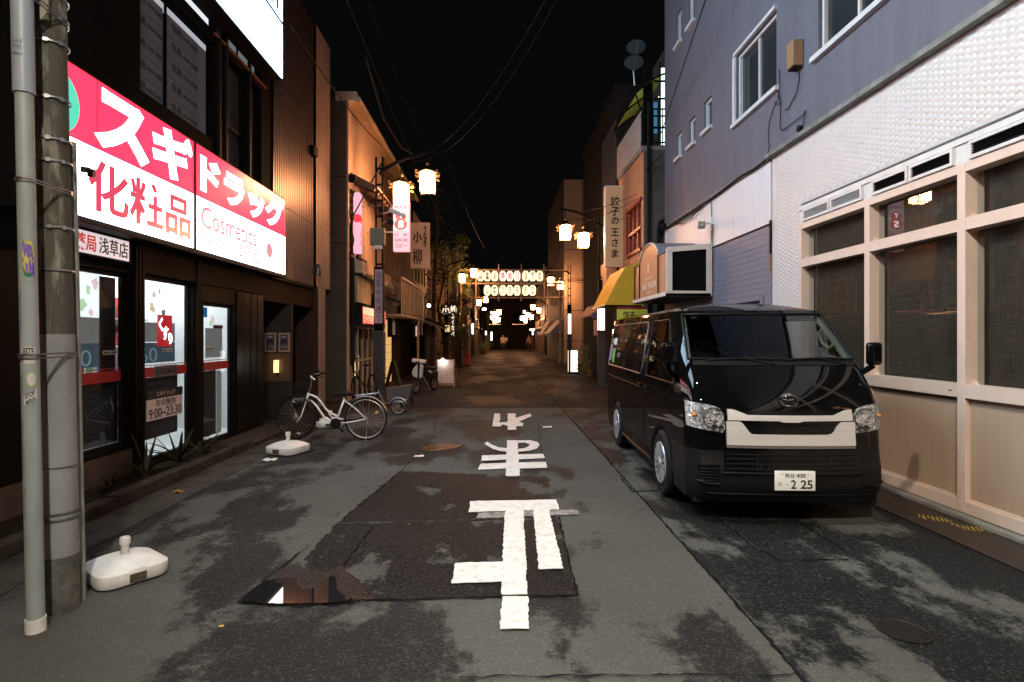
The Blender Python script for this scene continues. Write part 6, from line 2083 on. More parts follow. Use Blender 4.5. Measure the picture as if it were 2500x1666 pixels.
# yellow awning
aw = thing('yellow_awning', 'bright yellow fabric awning of the dumpling shop above the van', 'awning', (3.3, 15.7, 3))
yel = M('awning_yellow', (.62, .36, .015), .65, var=(.55, .31, .012), vs=3, bump=.1, bs=25)
S0, S1 = 14.72, 16.62
prof = [(XR-.01, 3.56), (3.32, 3.43), (3.10, 3.05), (2.92, 2.68), (2.80, 2.44)]
q = MB()
q.grid([[Vector((x, S0+(S1-S0)*j/8+0, z-.02*math.sin(j*PI/2)**2*(i > 0))) for j in range(9)] for i, (x, z) in enumerate(prof)])
q.build('cover', yel, aw, True)
for S_ in (S0, S1):
    MB().prism([(x, S_, z) for x, z in prof]+[(XR-.01, S_, 2.44)], (0, .01, 0)).build('side_cover', yel, aw)
MB().bar((2.80, S0, 2.44), (2.80, S1, 2.44), .03).build('front_bar', steel, aw)
MB().bar((2.80, S0+.02, 2.42), (XR, S0+.02, 2.42), .03).build('side_bar', brown_frame, aw)
lettering(aw, '餃子の王さま', (2.93, 15.65, 2.64), (Vector((0, -1, 0)), Vector((.42, 0, .9)).normalized()), 1.2, .22, M('awning_ink', (.16, .06, .02), .7), .02, .012)
yb = thing('yellow_menu_panel', 'low yellow panel with black lettering under the awning, just above the van roof', 'sign', (3.4, 14.75, 2.1))
pA, pB = YP(1418, 711, 14.5), YP(1492, 730, 14.5)
B('panel', M('yellow_panel', (.42, .40, .04), .5, emit=(.6, .55, .05), es=.12), yb, pA.x, pB.x, 14.5, 14.53, 1.75, pA.z)
B('border', redf, yb, pA.x, pB.x, 14.495, 14.535, pA.z+.002, pA.z+.06)
lettering(yb, '餃子', (pA.x+.3, 14.493, 2.17), FRONT, .3, .2, ink, .03)
t = thing('shop_shutter', 'dim reddish shop front in the shade below the yellow awning', 'shopfront', (XR, 16, 0))
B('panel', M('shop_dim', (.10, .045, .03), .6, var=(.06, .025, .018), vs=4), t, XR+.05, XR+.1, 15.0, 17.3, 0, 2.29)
for k in range(3):
    B('mullion', brown_frame, t, XR+.02, XR+.049, 15.5+k*.6, 15.56+k*.6, 0, 2.28)
# small brown canopy past the lamp post
bc = thing('brown_canopy', 'small brown metal canopy past the lit post panel, with round trade signs below', 'awning', (3.5, 22, 2.4))
q = MB()
c1, c2 = YP(1345, 726, 21.5), YP(1380, 690, 21.5)
q.prism([(c1.x, 20.0, c1.z), (c2.x, 20.0, c2.z), (c2.x, 20.0, c2.z-.06), (c1.x, 20.0, c1.z-.06)], (0, 3.2, 0))
q.build('sheet', M('canopy_brown', (.20, .10, .06), .5), bc)
for k in range(5):
    MB().bar((c1.x, 20.2+k*.68, c1.z+.02), (c2.x, 20.2+k*.68, c2.z+.02), .05).build('batten', copper, bc)
MB().lathe([(.11, 0), (.11, .03)], (c1.x+.08, 20.0, c1.z-.05), 16, axis=(0, -1, 0)).build('disc', M('navy_disc', (.03, .03, .08), .5), bc)
B('hanging_strip', M('strip_pink', (.35, .16, .13), .6), bc, c1.x+.06, c1.x+.16, 19.98, 20.0, c1.z-.75, c1.z-.2)
MB().tube([(c1.x+.2, 20.1, c1.z-.1), (c2.x, 20.1, 1.2)], .03, 6).build('brace', black_metal, bc)
# plants by the lit stand
ps = thing('street_shrub', 'bushy potted shrub between the white standing lamp sign and the lamp post', 'plant', (3.3, 21.5, 0))
r = random.Random(31)
MB().tube([(3.25, 21.3, 0), (3.2, 21.3, .4), (3.1, 21.3, 1.0)], [.04, .03, .015], 6).build('stem', bark, ps)
MB().lathe([(.14, 0), (.19, .30), (.20, .32)], (3.25, 21.3, 0), 14).build('pot', M('clay_pot', (.16, .07, .045), .8), ps, True)
cr = MB()
for i in range(900):
    a = r.uniform(0, 6.28)
    rad = r.uniform(.1, 1) ** .5
    h = r.uniform(.08, 1.25)
    wdt = .62*(1-.35*abs(h-.5))
    p = Vector((3.22+wdt*rad*math.cos(a), 21.2+.5*rad*math.sin(a), h+.25*mnoise.noise(Vector((a*2, h*3, 0)))))
    e = Euler((r.uniform(-1, 1), r.uniform(-1, 1), r.uniform(0, 6.3))).to_matrix()
    s_ = r.uniform(.07, .13)
    cr.add([p+e @ Vector(v)*s_ for v in ((-.5, 0, 0), (0, -.22, .1), (.6, 0, 0), (0, .22, .1))], [(0, 1, 2), (0, 2, 3)])
cr.build('leaves', leaf_lit, ps)
ps.location = (ps.location.x+.52, ps.location.y+1.4, 0)
ls = thing('standing_lamp_sign', 'white glowing upright box sign on the pavement before the beige building', 'sign', (2.9, 21.4, 0))
a, b = YP(1308, 806, 24.5), YP(1327, 859, 24.5)
B('box', black_metal, ls, a.x-.02, b.x+.02, 24.5, 24.75, 0.05, a.z+.02)
B('face', EM('stand_face', (1.0, .90, .76), 3.2), ls, a.x+.07, b.x, 24.49, 24.498, .10, a.z)
B('side_face', EM('stand_side', (1.0, .80, .6), 1.6), ls, a.x-.028, a.x-.022, 24.52, 24.73, .10, a.z)
B('foot', black_metal, ls, a.x-.1, b.x+.1, 24.4, 24.85, 0.0, .05)
# beige tall building across the little yard
bg = thing('beige_building', 'tall beige building with scored joints, lit warm behind the lantern post', 'building', (4.8, 33.4, 0))
beige = M('beige_panel', (.42, .29, .20), .75, var=(.38, .26, .175), vs=.8)
q = MB()
X0, X1, YF = 3.95, 9.5, 33.6
B('core', dk_r, bg, X0+.02, X1, YF+.05, 44, 0, 11)
xs = [X0, 5.05, 5.75, 6.9, 8.2, X1]
zs = [0, 1.35, 3.15, 4.95, 6.75, 8.55, 10.9]
for xa, xb in zip(xs, xs[1:]):
    for za, zb in zip(zs, zs[1:]):
        B('wall_panel', beige, bg, xa+.018, xb-.018, YF, YF+.049, za+.018, zb-.018)
B('side_wall', stucco_d, bg, X0-.001, X0+.019, YF+.05, 44, 0, 11)
wire('thin cable running down the beige wall', [(5.4, YF-.04, 7.8), (5.38, YF-.04, 4.4), (5.6, YF-.04, 3.9)], .02, rubber)
q = MB()
for k in range(3):
    q.tube([(4.2, YF-.3, 5.05-.1*k), (5.2, YF-.2, 4.98-.12*k), (6.2, YF-.1, 5.0-.13*k)], .016, 5)
tag(q.build('cable', rubber), 'three slack cables between the lamp post and the beige wall', 'cable')
# ------------------------------------------------------------------ black van
van_black = M('van_paint', (0.003, 0.003, 0.0032), 0.5, coat=0.62, spec=0.0)
MATS['van_paint'].node_tree.nodes['Principled BSDF'].inputs['Coat Roughness'].default_value = 0.02
van_plastic = M('van_plastic', (0.0055, 0.0055, 0.0058), 0.42, spec=0.25, bump=0.05, bs=300)
van_silver = M('van_silver', (0.66, 0.64, 0.62), 0.36, 0.3, var=(.61, .58, .55), vs=4, stretch=(.3, 1, 12))
van_glass = M('van_glass', (.2, .2, .2))
make_glass(van_glass, (0.42, 0.45, 0.44), 1.5)
priv_glass = M('privacy_glass', (0.004, 0.004, 0.005), 0.03, spec=0.6)
seal_m = M('seal_black', (.003, .003, .003), .5, spec=.2)
trim_beige = M('cabin_trim', (0.30, 0.31, 0.26), 0.7)
cabin_dark = M('cabin_dark', (0.02, 0.02, 0.02), 0.7)
rim_silver = M('wheel_cover', (0.48, 0.50, 0.53), 0.3, 0.6, var=(.42, .44, .47), vs=6)
VAN = thing('van', 'black parked van with silver grille facing the viewer on the right of the road', 'van', (2.50, 4.80, 0))
def hwid(z):
    if z < .35: return .815+.025*(z-.2)/.15
    if z < 1.12: return .842
    t = (z-1.12)/.80
    return .842-.125*max(0, t)**1.25
def yf(z):
    pts = [(.18, .09), (.24, .035), (.33, .0), (.50, .0), (.60, .022), (.70, .03), (.82, .04), (.93, .055), (1.05, .085), (1.18, .15), (1.30, .235), (1.385, .315), (1.60, .52), (1.80, .73), (1.88, .82), (1.93, .92)]
    if z <= pts[0][0]: return pts[0][1]
    for (a, b), (c, d) in zip(pts, pts[1:]):
        if z <= c:
            return b+(d-b)*(z-a)/(c-a)
    return pts[-1][1]
def bend(s, z=1.0):
    s = abs(s)
    return .075*s*s+.135*max(0, (s-.86)/.14)**2.4
def front(x, z, off=0.0):                 # point on the nose
    s = x/hwid(z)
    d = 1e-3
    n_ = Vector((0, -1, 0))
    dy_dz = (yf(z+.01)-yf(z-.01))/.02
    dy_dx = (bend((x+d)/hwid(z))-bend((x-d)/hwid(z)))/(2*d)
    n_ = Vector((dy_dx, -1, dy_dz)).normalized()
    return Vector((x, yf(z)+bend(s), z))+n_*off
zl = [.20, .24, .28, .33, .38, .44, .50, .55, .60, .65, .70, .76, .82, .88, .95, 1.0, 1.06, 1.12, 1.18, 1.25, 1.32, 1.385, 1.42, 1.52, 1.62, 1.72, 1.80, 1.845, 1.885]
ss = [-1+2*i/40 for i in range(41)]
ss = [math.copysign(abs(s)**.85, s) if s else 0 for s in ss]
def vfront(mb):
    rows = [[Vector((s*hwid(z), yf(z)+bend(s), z)) for s in ss] for z in zl]
    return rows
rows = vfront(None)
WS = lambda i, j: 1.415 < zl[i]+.001 and zl[i+1] < 1.86 and abs(ss[j]) < .93 and abs(ss[j+1]) < .93
BMP = lambda i: zl[i] < .615
body, bump_, wsg = MB(), MB(), MB()
body.grid(rows, skip=lambda i, j: WS(i, j) or BMP(i))
bump_.grid(rows, skip=lambda i, j: not BMP(i))
wsg.grid(rows, skip=lambda i, j: not WS(i, j))
# sides
WHY, WHZ, WHR = (1.03, 3.60), .325, .40
LEN = 4.69
zs_ = zl
def side_cols(z):
    y0 = yf(z)+bend(1)
    c = [y0+(1.83-y0)*u for u in [0, .05, .10, .14, .2, .26, .32, .38, .44, .5, .56, .62, .68, .74, .8, .86, .93, 1.0]]
    c += [1.90, 1.98]+[1.98+(4.42-1.98)*i/44 for i in range(1, 45)]+[4.52, 4.60, 4.65, 4.69]
    return c
nc = len(side_cols(1))
sglass, dglass = MB(), MB()
for sx in (-1, 1):
    rows = []
    for z in zs_:
        row = []
        for y in side_cols(z):
            x = hwid(z)
            if y > 4.52: x -= .16*((y-4.52)/.17)**2.2
            zz = z
            for wy in WHY:
                dy, dz = y-wy, z-WHZ
                r_ = math.hypot(dy, dz)
                if r_ < WHR:
                    if r_ > WHR*.80:
                        k_ = WHR/r_
                        y, zz = wy+dy*k_, max(.2, WHZ+dz*k_)
                    else:
                        x -= .30
            row.append(Vector((sx*x, y, zz)))
        rows.append(row)
    cols = side_cols(1.5)
    def isd(i, j): return 1.16 < zs_[i]+.02 and zs_[i+1] < 1.83 and 3 <= j < 16
    def isq(i, j): return 1.16 < zs_[i]+.02 and zs_[i+1] < 1.83 and 19 <= j < nc-5
    if sx < 0:
        rows_ = [list(reversed(r_)) for r_ in rows]
        fi = lambda i, j: (i, nc-2-j)
    else:
        rows_ = rows
        fi = lambda i, j: (i, j)
    isb = lambda i, j: zs_[i] < .615 and fi(i, j)[1] < 5
    body.grid(rows_, skip=lambda i, j: isd(*fi(i, j)) or isq(*fi(i, j)) or isb(i, j))
    bump_.grid(rows_, skip=lambda i, j: not isb(i, j))
    dglass.grid(rows_, skip=lambda i, j: not isd(*fi(i, j)))
    sglass.grid(rows_, skip=lambda i, j: not isq(*fi(i, j)))
# roof and back
zr = zl[-1]
rr = []
for i in range(22):
    u = i/21
    row = []
    for s in ss:
        ya = yf(zr)+bend(s)
        y = ya+(LEN-.02-ya)*u
        k_ = min(1, (y-ya)/.55)
        k_ = k_*(2-k_)
        e_ = min(1, (LEN-.02-y)/.35)
        z = zr+.095*(1-abs(s)**3.2)*(.25+.75*k_)*(max(0, e_)**.5 if e_ < 1 else 1)
        if i == 0: z = zr
        xw = hwid(zr)*s
        row.append(Vector((xw, y, z)))
    rr.append(row)
body.grid(rr)
bk_ = [[Vector((s*(hwid(z)-.16), LEN, z)) for s in (-1, -.5, 0, .5, 1)] for z in zl]
body.grid([list(reversed(r_)) for r_ in bk_])
V0_ = Vector((2.50, 4.80, 0))
def vb(mb, name, mat, parent=None, smooth=True, bevel=0.0, segs=2):
    mb.v = [p+V0_ for p in mb.v]
    return mb.build(name, mat, parent or VAN, smooth, bevel, segs)
vb(body, 'body', van_black, smooth='all')
vb(bump_, 'bumper', van_plastic, smooth='all')
wso = vb(wsg, 'windscreen', van_glass, smooth='all')
vb(dglass, 'door_glass', van_glass, smooth='all')
vb(sglass, 'side_glass', priv_glass, smooth='all')
MB_ = MB
vb(MB().box(-.78, .78, .15, 4.6, .18, .24), 'underbody', rubber, smooth=False)
# window rubbers
def edge_tube(pts, r, name, mat, parent=None):
    return vb(MB().tube(pts, r, 6), name, mat, parent, True)
e1 = [front(s*hwid(z)*.93, z, .004) for s, z in [(-1+2*i/16, 1.42) for i in range(17)]]
e2 = [front(hwid(z)*.93, z, .004) for z in [1.42+i*.0531 for i in range(9)]]
e3 = [front(s*hwid(1.845)*.93, 1.845, .004) for s in [1-2*i/16 for i in range(17)]]
e4 = [front(-hwid(z)*.93, z, .004) for z in [1.845-i*.0531 for i in range(9)]]
edge_tube(e1+e2[1:]+e3[1:]+e4[1:], .011, 'window_seal', seal_m)
for sx in (-1, 1):
    def sp3(y, z, o=.004): return Vector((sx*(hwid(z)+o), y, z))
    a = side_cols(1.18)[3]
    b = side_cols(1.80)[3]
    lo = [sp3(a+(side_cols(1.18)[16]-a)*i/8, 1.18) for i in range(9)]
    up_ = [sp3(side_cols(1.80)[16]+(b-side_cols(1.80)[16])*i/8, 1.80) for i in range(9)]
    bk2 = [sp3(side_cols(1.5)[16], 1.18+.62*i/4) for i in range(1, 4)]
    fr2 = [sp3(b+(a-b)*i/6, 1.80-.62*i/6) for i in range(1, 7)]
    edge_tube(lo+bk2+up_+fr2, .010, 'window_seal', seal_m)
    qy0, qy1 = 1.98, side_cols(1.5)[nc-5]
    cy = [(qy0+.08, 1.18), (qy1-.05, 1.18), (qy1, 1.24), (qy1-.02, 1.74), (qy1-.07, 1.80), (qy0+.05, 1.80), (qy0, 1.74), (qy0, 1.26), (qy0+.08, 1.18)]
    edge_tube([sp3(*c) for c in cy], .009, 'window_seal', M('seal_bright', (.25,.25,.25), .3, .8) if sx < 0 else seal_m)
    edge_tube([sp3(1.86, z, .002) for z in (.32, .6, .9, 1.12, 1.5, 1.84)], .005, 'door_gap', seal_m)
    edge_tube([sp3(3.15, z, .002) for z in (.75, .9, 1.12, 1.5, 1.84)], .005, 'door_gap', seal_m)
    edge_tube([sp3(y, 1.02, .002) for y in (1.95, 2.6, 3.2, 3.9, 4.5)], .006, 'door_gap', seal_m)
    edge_tube([sp3(y, .27, .012) for y in (1.5, 2.0, 2.6, 3.15)], .014, 'sill_step', van_plastic)
    # handles
    vb(MB().obox((sx*.855, 1.68, 1.05), (.03, .17, .035)), 'door_handle', van_black, bevel=.012)
    vb(MB().obox((sx*.855, 2.05, 1.05), (.03, .17, .035)), 'door_handle', van_black, bevel=.012)
    # mirrors
    mm = MB().obox((sx*.93, .43, 1.47), (.135, .085, .21), (0, 0, sx*.25))
    mo = vb(mm, 'mirror', van_black, bevel=.04, segs=3)
    vb(MB().tube([(sx*.82, .66, 1.26), (sx*.88, .55, 1.28), (sx*.94, .46, 1.36)], .028, 8), 'mirror_arm', van_plastic, mo)
    # wheels
    for wy in WHY:
        tyre = MB().lathe([(.19, -.11), (.30, -.11), (.328, -.085), (.334, -.03), (.334, .03), (.328, .085), (.30, .11), (.22, .105)], (sx*.745, wy, WHZ+.008), 40, axis=(sx, 0, 0))
        wo = vb(tyre, 'wheel', rubber)
        vb(MB().lathe([(.205, .095), (.215, .103), (.205, .108), (.19, .09), (.02, .085)], (sx*.745, wy, WHZ+.008), 36, axis=(sx, 0, 0)), 'rim', M('rim_dark', (.03, .03, .032), .5, .3) if 'rim_dark' not in MATS else MATS['rim_dark'], wo)
        sp_m = MB()
        for k in range(7):
            a = 2*PI*k/7+.3
            d1 = Vector((0, math.cos(a), math.sin(a)))
            d2 = Vector((0, -math.sin(a), math.cos(a)))
            c0 = Vector((sx*.745+sx*.105, wy, WHZ+.008))
            for sg in (-1, 1):
                sp_m.prism([c0+d1*.035+d2*.022*sg, c0+d1*.20+d2*.062*sg, c0+d1*.203+d2*.012*sg, c0+d1*.05+d2*.004*sg], (sx*.014, 0, 0))
        sp_m.lathe([(.062, .10), (.055, .125), (.03, .132)], (sx*.745, wy, WHZ+.008), 20, axis=(sx, 0, 0))
        sp_m.tube([Vector((sx*(.745+.108), wy+.203*math.cos(2*PI*i/36), WHZ+.008+.203*math.sin(2*PI*i/36))) for i in range(36)], .010, 6, closed=True)
        vb(sp_m, 'wheel_cover', rim_silver, wo)
# nose details
def strip(xs, top, bot, off, m=5, thick=.0):
    mb = MB()
    rows = []
    for j in range(m+1):
        rows.append([front(x, bot(x)+(top(x)-bot(x))*j/m, off) for x in xs])
    mb.grid(rows)
    if thick:
        back = [[front(x, bot(x)+(top(x)-bot(x))*j/m, off-thick) for x in xs] for j in (0, m)]
        mb.grid([back[0], rows[0]])
        mb.grid([rows[-1], back[1]])
        for xi in (0, -1):
            l_ = [front(xs[xi], bot(xs[xi])+(top(xs[xi])-bot(xs[xi]))*j/m, off) for j in range(m+1)]
            b_2 = [front(xs[xi], bot(xs[xi])+(top(xs[xi])-bot(xs[xi]))*j/m, off-thick) for j in range(m+1)]
            mb.grid([l_, b_2] if xi == 0 else [b_2, l_])
    return mb
def lin(x, pts):
    x = abs(x)
    for (a, b), (c, d) in zip(pts, pts[1:]):
        if x <= c: return b+(d-b)*(x-a)/(c-a)
    return pts[-1][1]
gx = [-.52+1.04*i/52 for i in range(53)]
vb(strip(gx, lambda x: .985, lambda x: .80, .010, 6), 'grille_recess', gloss_black)
gl_m = MB()
for k in range(3):
    z_ = .825+.022*k
    gl_m.tube([front(x, z_, .013) for x in gx[8:-8]], .004, 4)
vb(gl_m, 'grille_bar', gloss_black)
vb(strip(gx, lambda x: lin(x, [(0, .948), (.36, .95), (.42, .975), (.47, .995), (.52, .998)]), lambda x: lin(x, [(0, .893), (.06, .893), (.10, .904), (.52, .907)]), .030, 4, .022), 'grille_trim', van_silver)
lx = [-.535+1.07*i/60 for i in range(61)]
vb(strip(lx, lambda x: lin(x, [(0, .792), (.315, .792), (.345, .802), (.405, .885), (.425, .898), (.54, .898)]), lambda x: .70, .028, 5, .026), 'grille_trim', van_silver)
vb(strip(lx, lambda x: .698, lambda x: .676, .020, 2, .02), 'grille_edge', M('silver_dark', (.22, .215, .21), .4, .5))
vb(strip([-.56+1.12*i/30 for i in range(31)], lambda x: .66, lambda x: .475, .004, 3), 'lower_intake', gloss_black)
lo_m = MB()
for z_ in (.50, .54, .58, .62):
    lo_m.tube([front(x, z_, .008) for x in [-.54+1.08*i/20 for i in range(21)]], .007, 5)
for x_ in (-.30, -.27, .3):
    lo_m.bar(front(x_, .49, .01), front(x_+.02, .63, .01), .012)
vb(lo_m, 'intake_bar', van_plastic)
edge_tube([front(x, .465, .006) for x in [-.58+1.16*i/24 for i in range(25)]], .012, 'bumper_line', van_plastic)
edge_tube([front(x, .285, .004) for x in [-.70+1.40*i/24 for i in range(25)]], .007, 'bumper_line', van_plastic)
for sx in (-1, 1):
    # headlamp
    hx = [sx*(.545+(.828-.545)*(i/16)) for i in range(17)]
    if sx < 0: hx = hx[::-1]
    top = lambda x: lin(x, [(.545, .955), (.575, 1.005), (.64, 1.03), (.83, 1.06)])
    bot = lambda x: lin(x, [(.545, .835), (.56, .80), (.64, .81), (.83, .845)])
    refl = M('headlight_reflector', (.80, .80, .80), .28, .55, bump=1.0, bs=75) if 'headlight_reflector' not in MATS else MATS['headlight_reflector']
    if 'facets' not in globals():
        facets = True
        nt = refl.node_tree
        b_ = nt.nodes['Principled BSDF']
        vo_ = nt.nodes.new('ShaderNodeTexVoronoi')
        vo_.inputs['Scale'].default_value = 60
        tc_ = nt.nodes.new('ShaderNodeTexCoord')
        nt.links.new(tc_.outputs['Object'], vo_.inputs['Vector'])
        for n_ in nt.nodes:
            if n_.type == 'BUMP':
                nt.links.new(vo_.outputs['Distance'], n_.inputs['Height'])
                n_.inputs['Strength'].default_value = 1.0
                n_.inputs['Distance'].default_value = 0.02
        rm_ = nt.nodes.new('ShaderNodeMix')
        rm_.data_type = 'RGBA'
        sp_n = nt.nodes.new('ShaderNodeSeparateColor')
        nt.links.new(vo_.outputs['Color'], sp_n.inputs[0])
        rm_.inputs[6].default_value = (.25, .24, .24, 1)
        rm_.inputs[7].default_value = (.95, .95, .95, 1)
        nt.links.new(sp_n.outputs[0], rm_.inputs[0])
        nt.links.new(rm_.outputs[2], b_.inputs['Base Color'])
    ho = vb(strip(hx, top, bot, .006, 8), 'headlight', refl, smooth='all')
    r_ = MB()
    c_ = front(sx*.635, .925, .018)
    r_.lathe([(.084, .001), (.088, .007), (.083, .008), (.078, .002), (.04, .0005), (.022, .008), (.010, .012)], c_, 26, axis=(0, -1, 0))
    vb(r_, 'reflector_bowl', refl, ho)
    d_ = MB()
    d_.tube([c_+Vector((.086*math.cos(2*PI*i/28), -.010, .086*math.sin(2*PI*i/28))) for i in range(28)], .0035, 5, closed=True)
    vb(d_, 'bowl_edge', M('lamp_dark', (.05, .05, .05), .3, .6) if 'lamp_dark' not in MATS else MATS['lamp_dark'], ho)
    for x_, z_, q_ in ((.632, .845, .026), (.580, .842, .022)):
        vb(MB().lathe([(q_, 0), (q_, .012), (q_*.75, .008), (q_*.2, .002)], front(sx*x_, z_, .022), 16, axis=(0, -1, 0)), 'small_lamp', MATS['lamp_dark'], ho)
    ib = MB()
    for k in range(5):
        ib.bar(front(sx*(.735+.018*k), .87, .010), front(sx*(.735+.018*k), 1.02, .010), .0035)
    vb(ib, 'lamp_rib', refl, ho)
    vb(MB().ball(front(sx*.775, .945, .016), .022, 10), 'indicator_bulb', M('amber', (.6, .22, .04), .2) if 'amber' not in MATS else MATS['amber'], ho)
    lens = M('lamp_lens', (.9, .9, .9)) if 'lamp_lens' not in MATS else MATS['lamp_lens']
    if 'lens_done' not in globals():
        make_glass(lens, (.93, .93, .94), 1.5)
        lens_done = True
    vb(strip(hx, top, bot, .034, 6, .03), 'lamp_lens', lens, ho, smooth='all')
    # fog vent
    vx = [sx*(.60+.17*i/8) for i in range(9)]
    if sx < 0: vx = vx[::-1]
    fo = vb(strip(vx, lambda x: .53-.04*(abs(x)-.6), lambda x: .36+.05*(abs(x)-.6), .004, 4), 'fog_vent', gloss_black)
    fv = MB()
    for k in range(5):
        fv.tube([front(x, .395+.025*k, .010) for x in vx[1:-1]], .005, 5)
    fv.tube([front(x, .37+.35*max(0, abs(x)-.70), .012) for x in vx], .010, 5)
    vb(fv, 'vent_slat', van_plastic, fo)
# emblem of ellipses
em = MB()
def ell(cx, cz, a, b, n=36, r=.0052):
    em.tube([front(cx+a*math.cos(2*PI*i/n), cz+b*math.sin(2*PI*i/n), .013) for i in range(n)], r, 6, closed=True)
ell(0, 1.075, .075, .049)
ell(0, 1.094, .050, .020, r=.0042)
ell(0, 1.076, .018, .046, r=.0042)
vb(em, 'emblem', chrome)
# number plate
plw = M('plate_white', (.85, .85, .81), .4)
po = vb(MB().box(-.167, .167, -.034, -.022, .335, .50), 'number_plate', plw, bevel=.004)
dark_green = M('plate_ink', (.012, .03, .022), .5)
Pc = V0_
vlet = lambda s, x, z, w, h, b: lettering(po, s, Pc+Vector((x, -.0355, z)), FRONT, w, h, dark_green, b, .002)
vlet('熊谷', -.043, .462, .080, .038, .0)
vlet('430', .048, .462, .072, .036, .015)
vlet('ひ', -.126, .388, .030, .036, .01)
vlet('・', -.070, .388, .010, .010, .02)
vlet('2', -.013, .388, .042, .074, .02)
vlet('25', .094, .388, .098, .074, .02)
for x in (-.105, .107):
    vb(MB().lathe([(.006, 0), (.005, .004)], (x, -.0345, .472), 8, axis=(0, -1, 0)), 'plate_bolt', steel, po)
# wipers, cowl, cabin
vb(strip([-.72+1.44*i/24 for i in range(25)], lambda x: 1.405, lambda x: 1.365, .006, 2), 'cowl', van_plastic)
wp = MB()
wp.tube([front(x, 1.40+.018*math.sin((x+.62)*4), .016) for x in [-.60+.62*i/10 for i in range(11)]], .008, 5)
wp.tube([front(x, 1.40+.022*math.sin((x-.05)*4), .016) for x in [.06+.62*i/10 for i in range(11)]], .008, 5)
wp.tube([front(-.02, 1.37, .012), front(-.28, 1.42, .018)], .009, 5)
wp.tube([front(.62, 1.37, .012), front(.42, 1.42, .018)], .009, 5)
vb(wp, 'wiper', rubber)
for x_ in (-.18, .25):
    vb(MB().ball(front(x_, 1.375, .010), .011, 8), 'washer_nozzle', van_plastic)
vb(MB().prism([(-.74, .62, 1.18), (-.74, .34, 1.34), (-.74, .60, 1.38), (-.74, .95, 1.30), (-.74, .95, 1.05)], (1.48, 0, 0)), 'dashboard', cabin_dark, smooth=False)
sw = MB()
sc0 = Vector((-.36, .92, 1.36))
qq = Euler((R(55), 0, 0)).to_matrix()
sw.tube([sc0+qq @ Vector((.19*math.cos(2*PI*i/28), .19*math.sin(2*PI*i/28), 0)) for i in range(28)], .014, 6, closed=True)
for a in (0.3, PI-.3, -PI/2):
    sw.tube([sc0, sc0+qq @ Vector((.18*math.cos(a), .18*math.sin(a), 0))], .013, 5)
vb(sw, 'steering_wheel', rubber)
for x_ in (-.38, .38):
    so = vb(MB().obox((x_, 1.48, 1.30), (.48, .16, .60), (-.15, 0, 0)), 'seat', cabin_dark, bevel=.05)
    vb(MB().obox((x_, 1.50, 1.66), (.26, .10, .16), (-.1, 0, 0)), 'headrest', cabin_dark, so, bevel=.03)
vb(MB().box(-.7, .7, 1.75, 1.78, .8, 1.86), 'cabin_partition', M('cabin_black', (.006, .006, .006), .8), smooth=False)
for sx in (-1, 1):
    vb(MB().tube([front(sx*hwid(z)*.955, z, -.05) for z in [1.40+.055*i for i in range(9)]], .030, 8), 'pillar_trim', trim_beige)
    hp = [front(sx*hwid(1.74)*.88, 1.74, -.06), front(sx*hwid(1.72)*.82, 1.73, -.10), front(sx*hwid(1.65)*.80, 1.64, -.11), front(sx*hwid(1.6)*.83, 1.585, -.10), front(sx*hwid(1.58)*.90, 1.59, -.06)]
    if sx > 0:
        vb(MB().tube(hp, .016, 7), 'grab_handle', trim_beige)
vb(MB().box(-.62, .62, .9, 1.7, 1.86, 1.88), 'headlining', trim_beige, smooth=False)
vb(MB().obox((-.56, .86, 1.822), (.06, .006, .03)), 'inspection_sticker', stick_w, smooth=False)
# stickers on the rear side glass
XS_ = -(hwid(1.4)+.008)
for y_, z_, w_, h_, m_ in ((4.02, 1.36, .26, .17, 'sg'), (4.02, 1.55, .26, .10, 'sw'), (4.28, 1.38, .14, .26, 'sp'), (4.28, 1.56, .13, .06, 'sg'), (3.99, 1.25, .18, .05, 'sg')):
    mm = {'sg': ('glass_sticker_green', (.05, .22, .05)), 'sw': ('glass_sticker_white', (.45, .45, .42)), 'sp': ('glass_sticker_violet', (.22, .14, .30))}[m_]
    mt_ = MATS.get(mm[0]) or M(mm[0], mm[1], .5, var=tuple(min(1, c*1.8) for c in mm[1]), vs=14)
    vb(MB().obox((-(hwid(z_)+.010), y_, z_), (.002, w_, h_), (0, R(8), 0)), 'window_sticker', mt_, smooth=False)
VAN.rotation_euler = (0, 0, R(-2.0))
# ------------------------------------------------------------------ paper lantern gate
gate_m = M('gate_timber', (.34, .21, .11), .6, var=(.26, .15, .075), vs=6, stretch=(.3, 1, 1))
GY = 32.3
gt = thing('lantern_gate', 'timber festival gate of poles and rails hung with paper lanterns across the street', 'gate', (0.8, GY, 0))
gx0, gx1 = YP(1060, 0, GY).x, YP(1287, 0, GY).x
pr_ = MB().tube([(gx0, GY, 0), (gx0, GY, 5.5)], .06, 8).build('post', gate_m, gt, True)
pr2 = MB().tube([(gx1, GY, 0), (gx1, GY, 4.9)], .06, 8).build('post', gate_m, gt, True)
green = M('pole_green', (.015, .07, .04), .5)
whit = M('pole_white', (.62, .55, .48), .5)
for px in (gx0, gx1):
    ho = MB().tube([(px, GY, .0), (px, GY, 1.45)], .068, 10).build('pole_sleeve', green, gt, True)
    for k in range(9):
        rows = []
        for i in range(9):
            a = PI+PI*i/8
            rows.append([Vector((px+.071*math.cos(a), GY+.071*math.sin(a), .08+k*.155+.018*i+d)) for d in (0, .065)])
        MB().grid([list(c) for c in zip(*rows)]).build('stripe', whit, ho)
zA, zB, zC = 5.40, 4.62, 3.81
xa = YP(1073, 0, GY).x
xs4 = [YP((1000+c*500/2240)/1.0625, 0, GY).x for c in (728, 975, 1222, 1468)]
xr = YP((1000+1690*500/2240)/1.0625, 0, GY).x
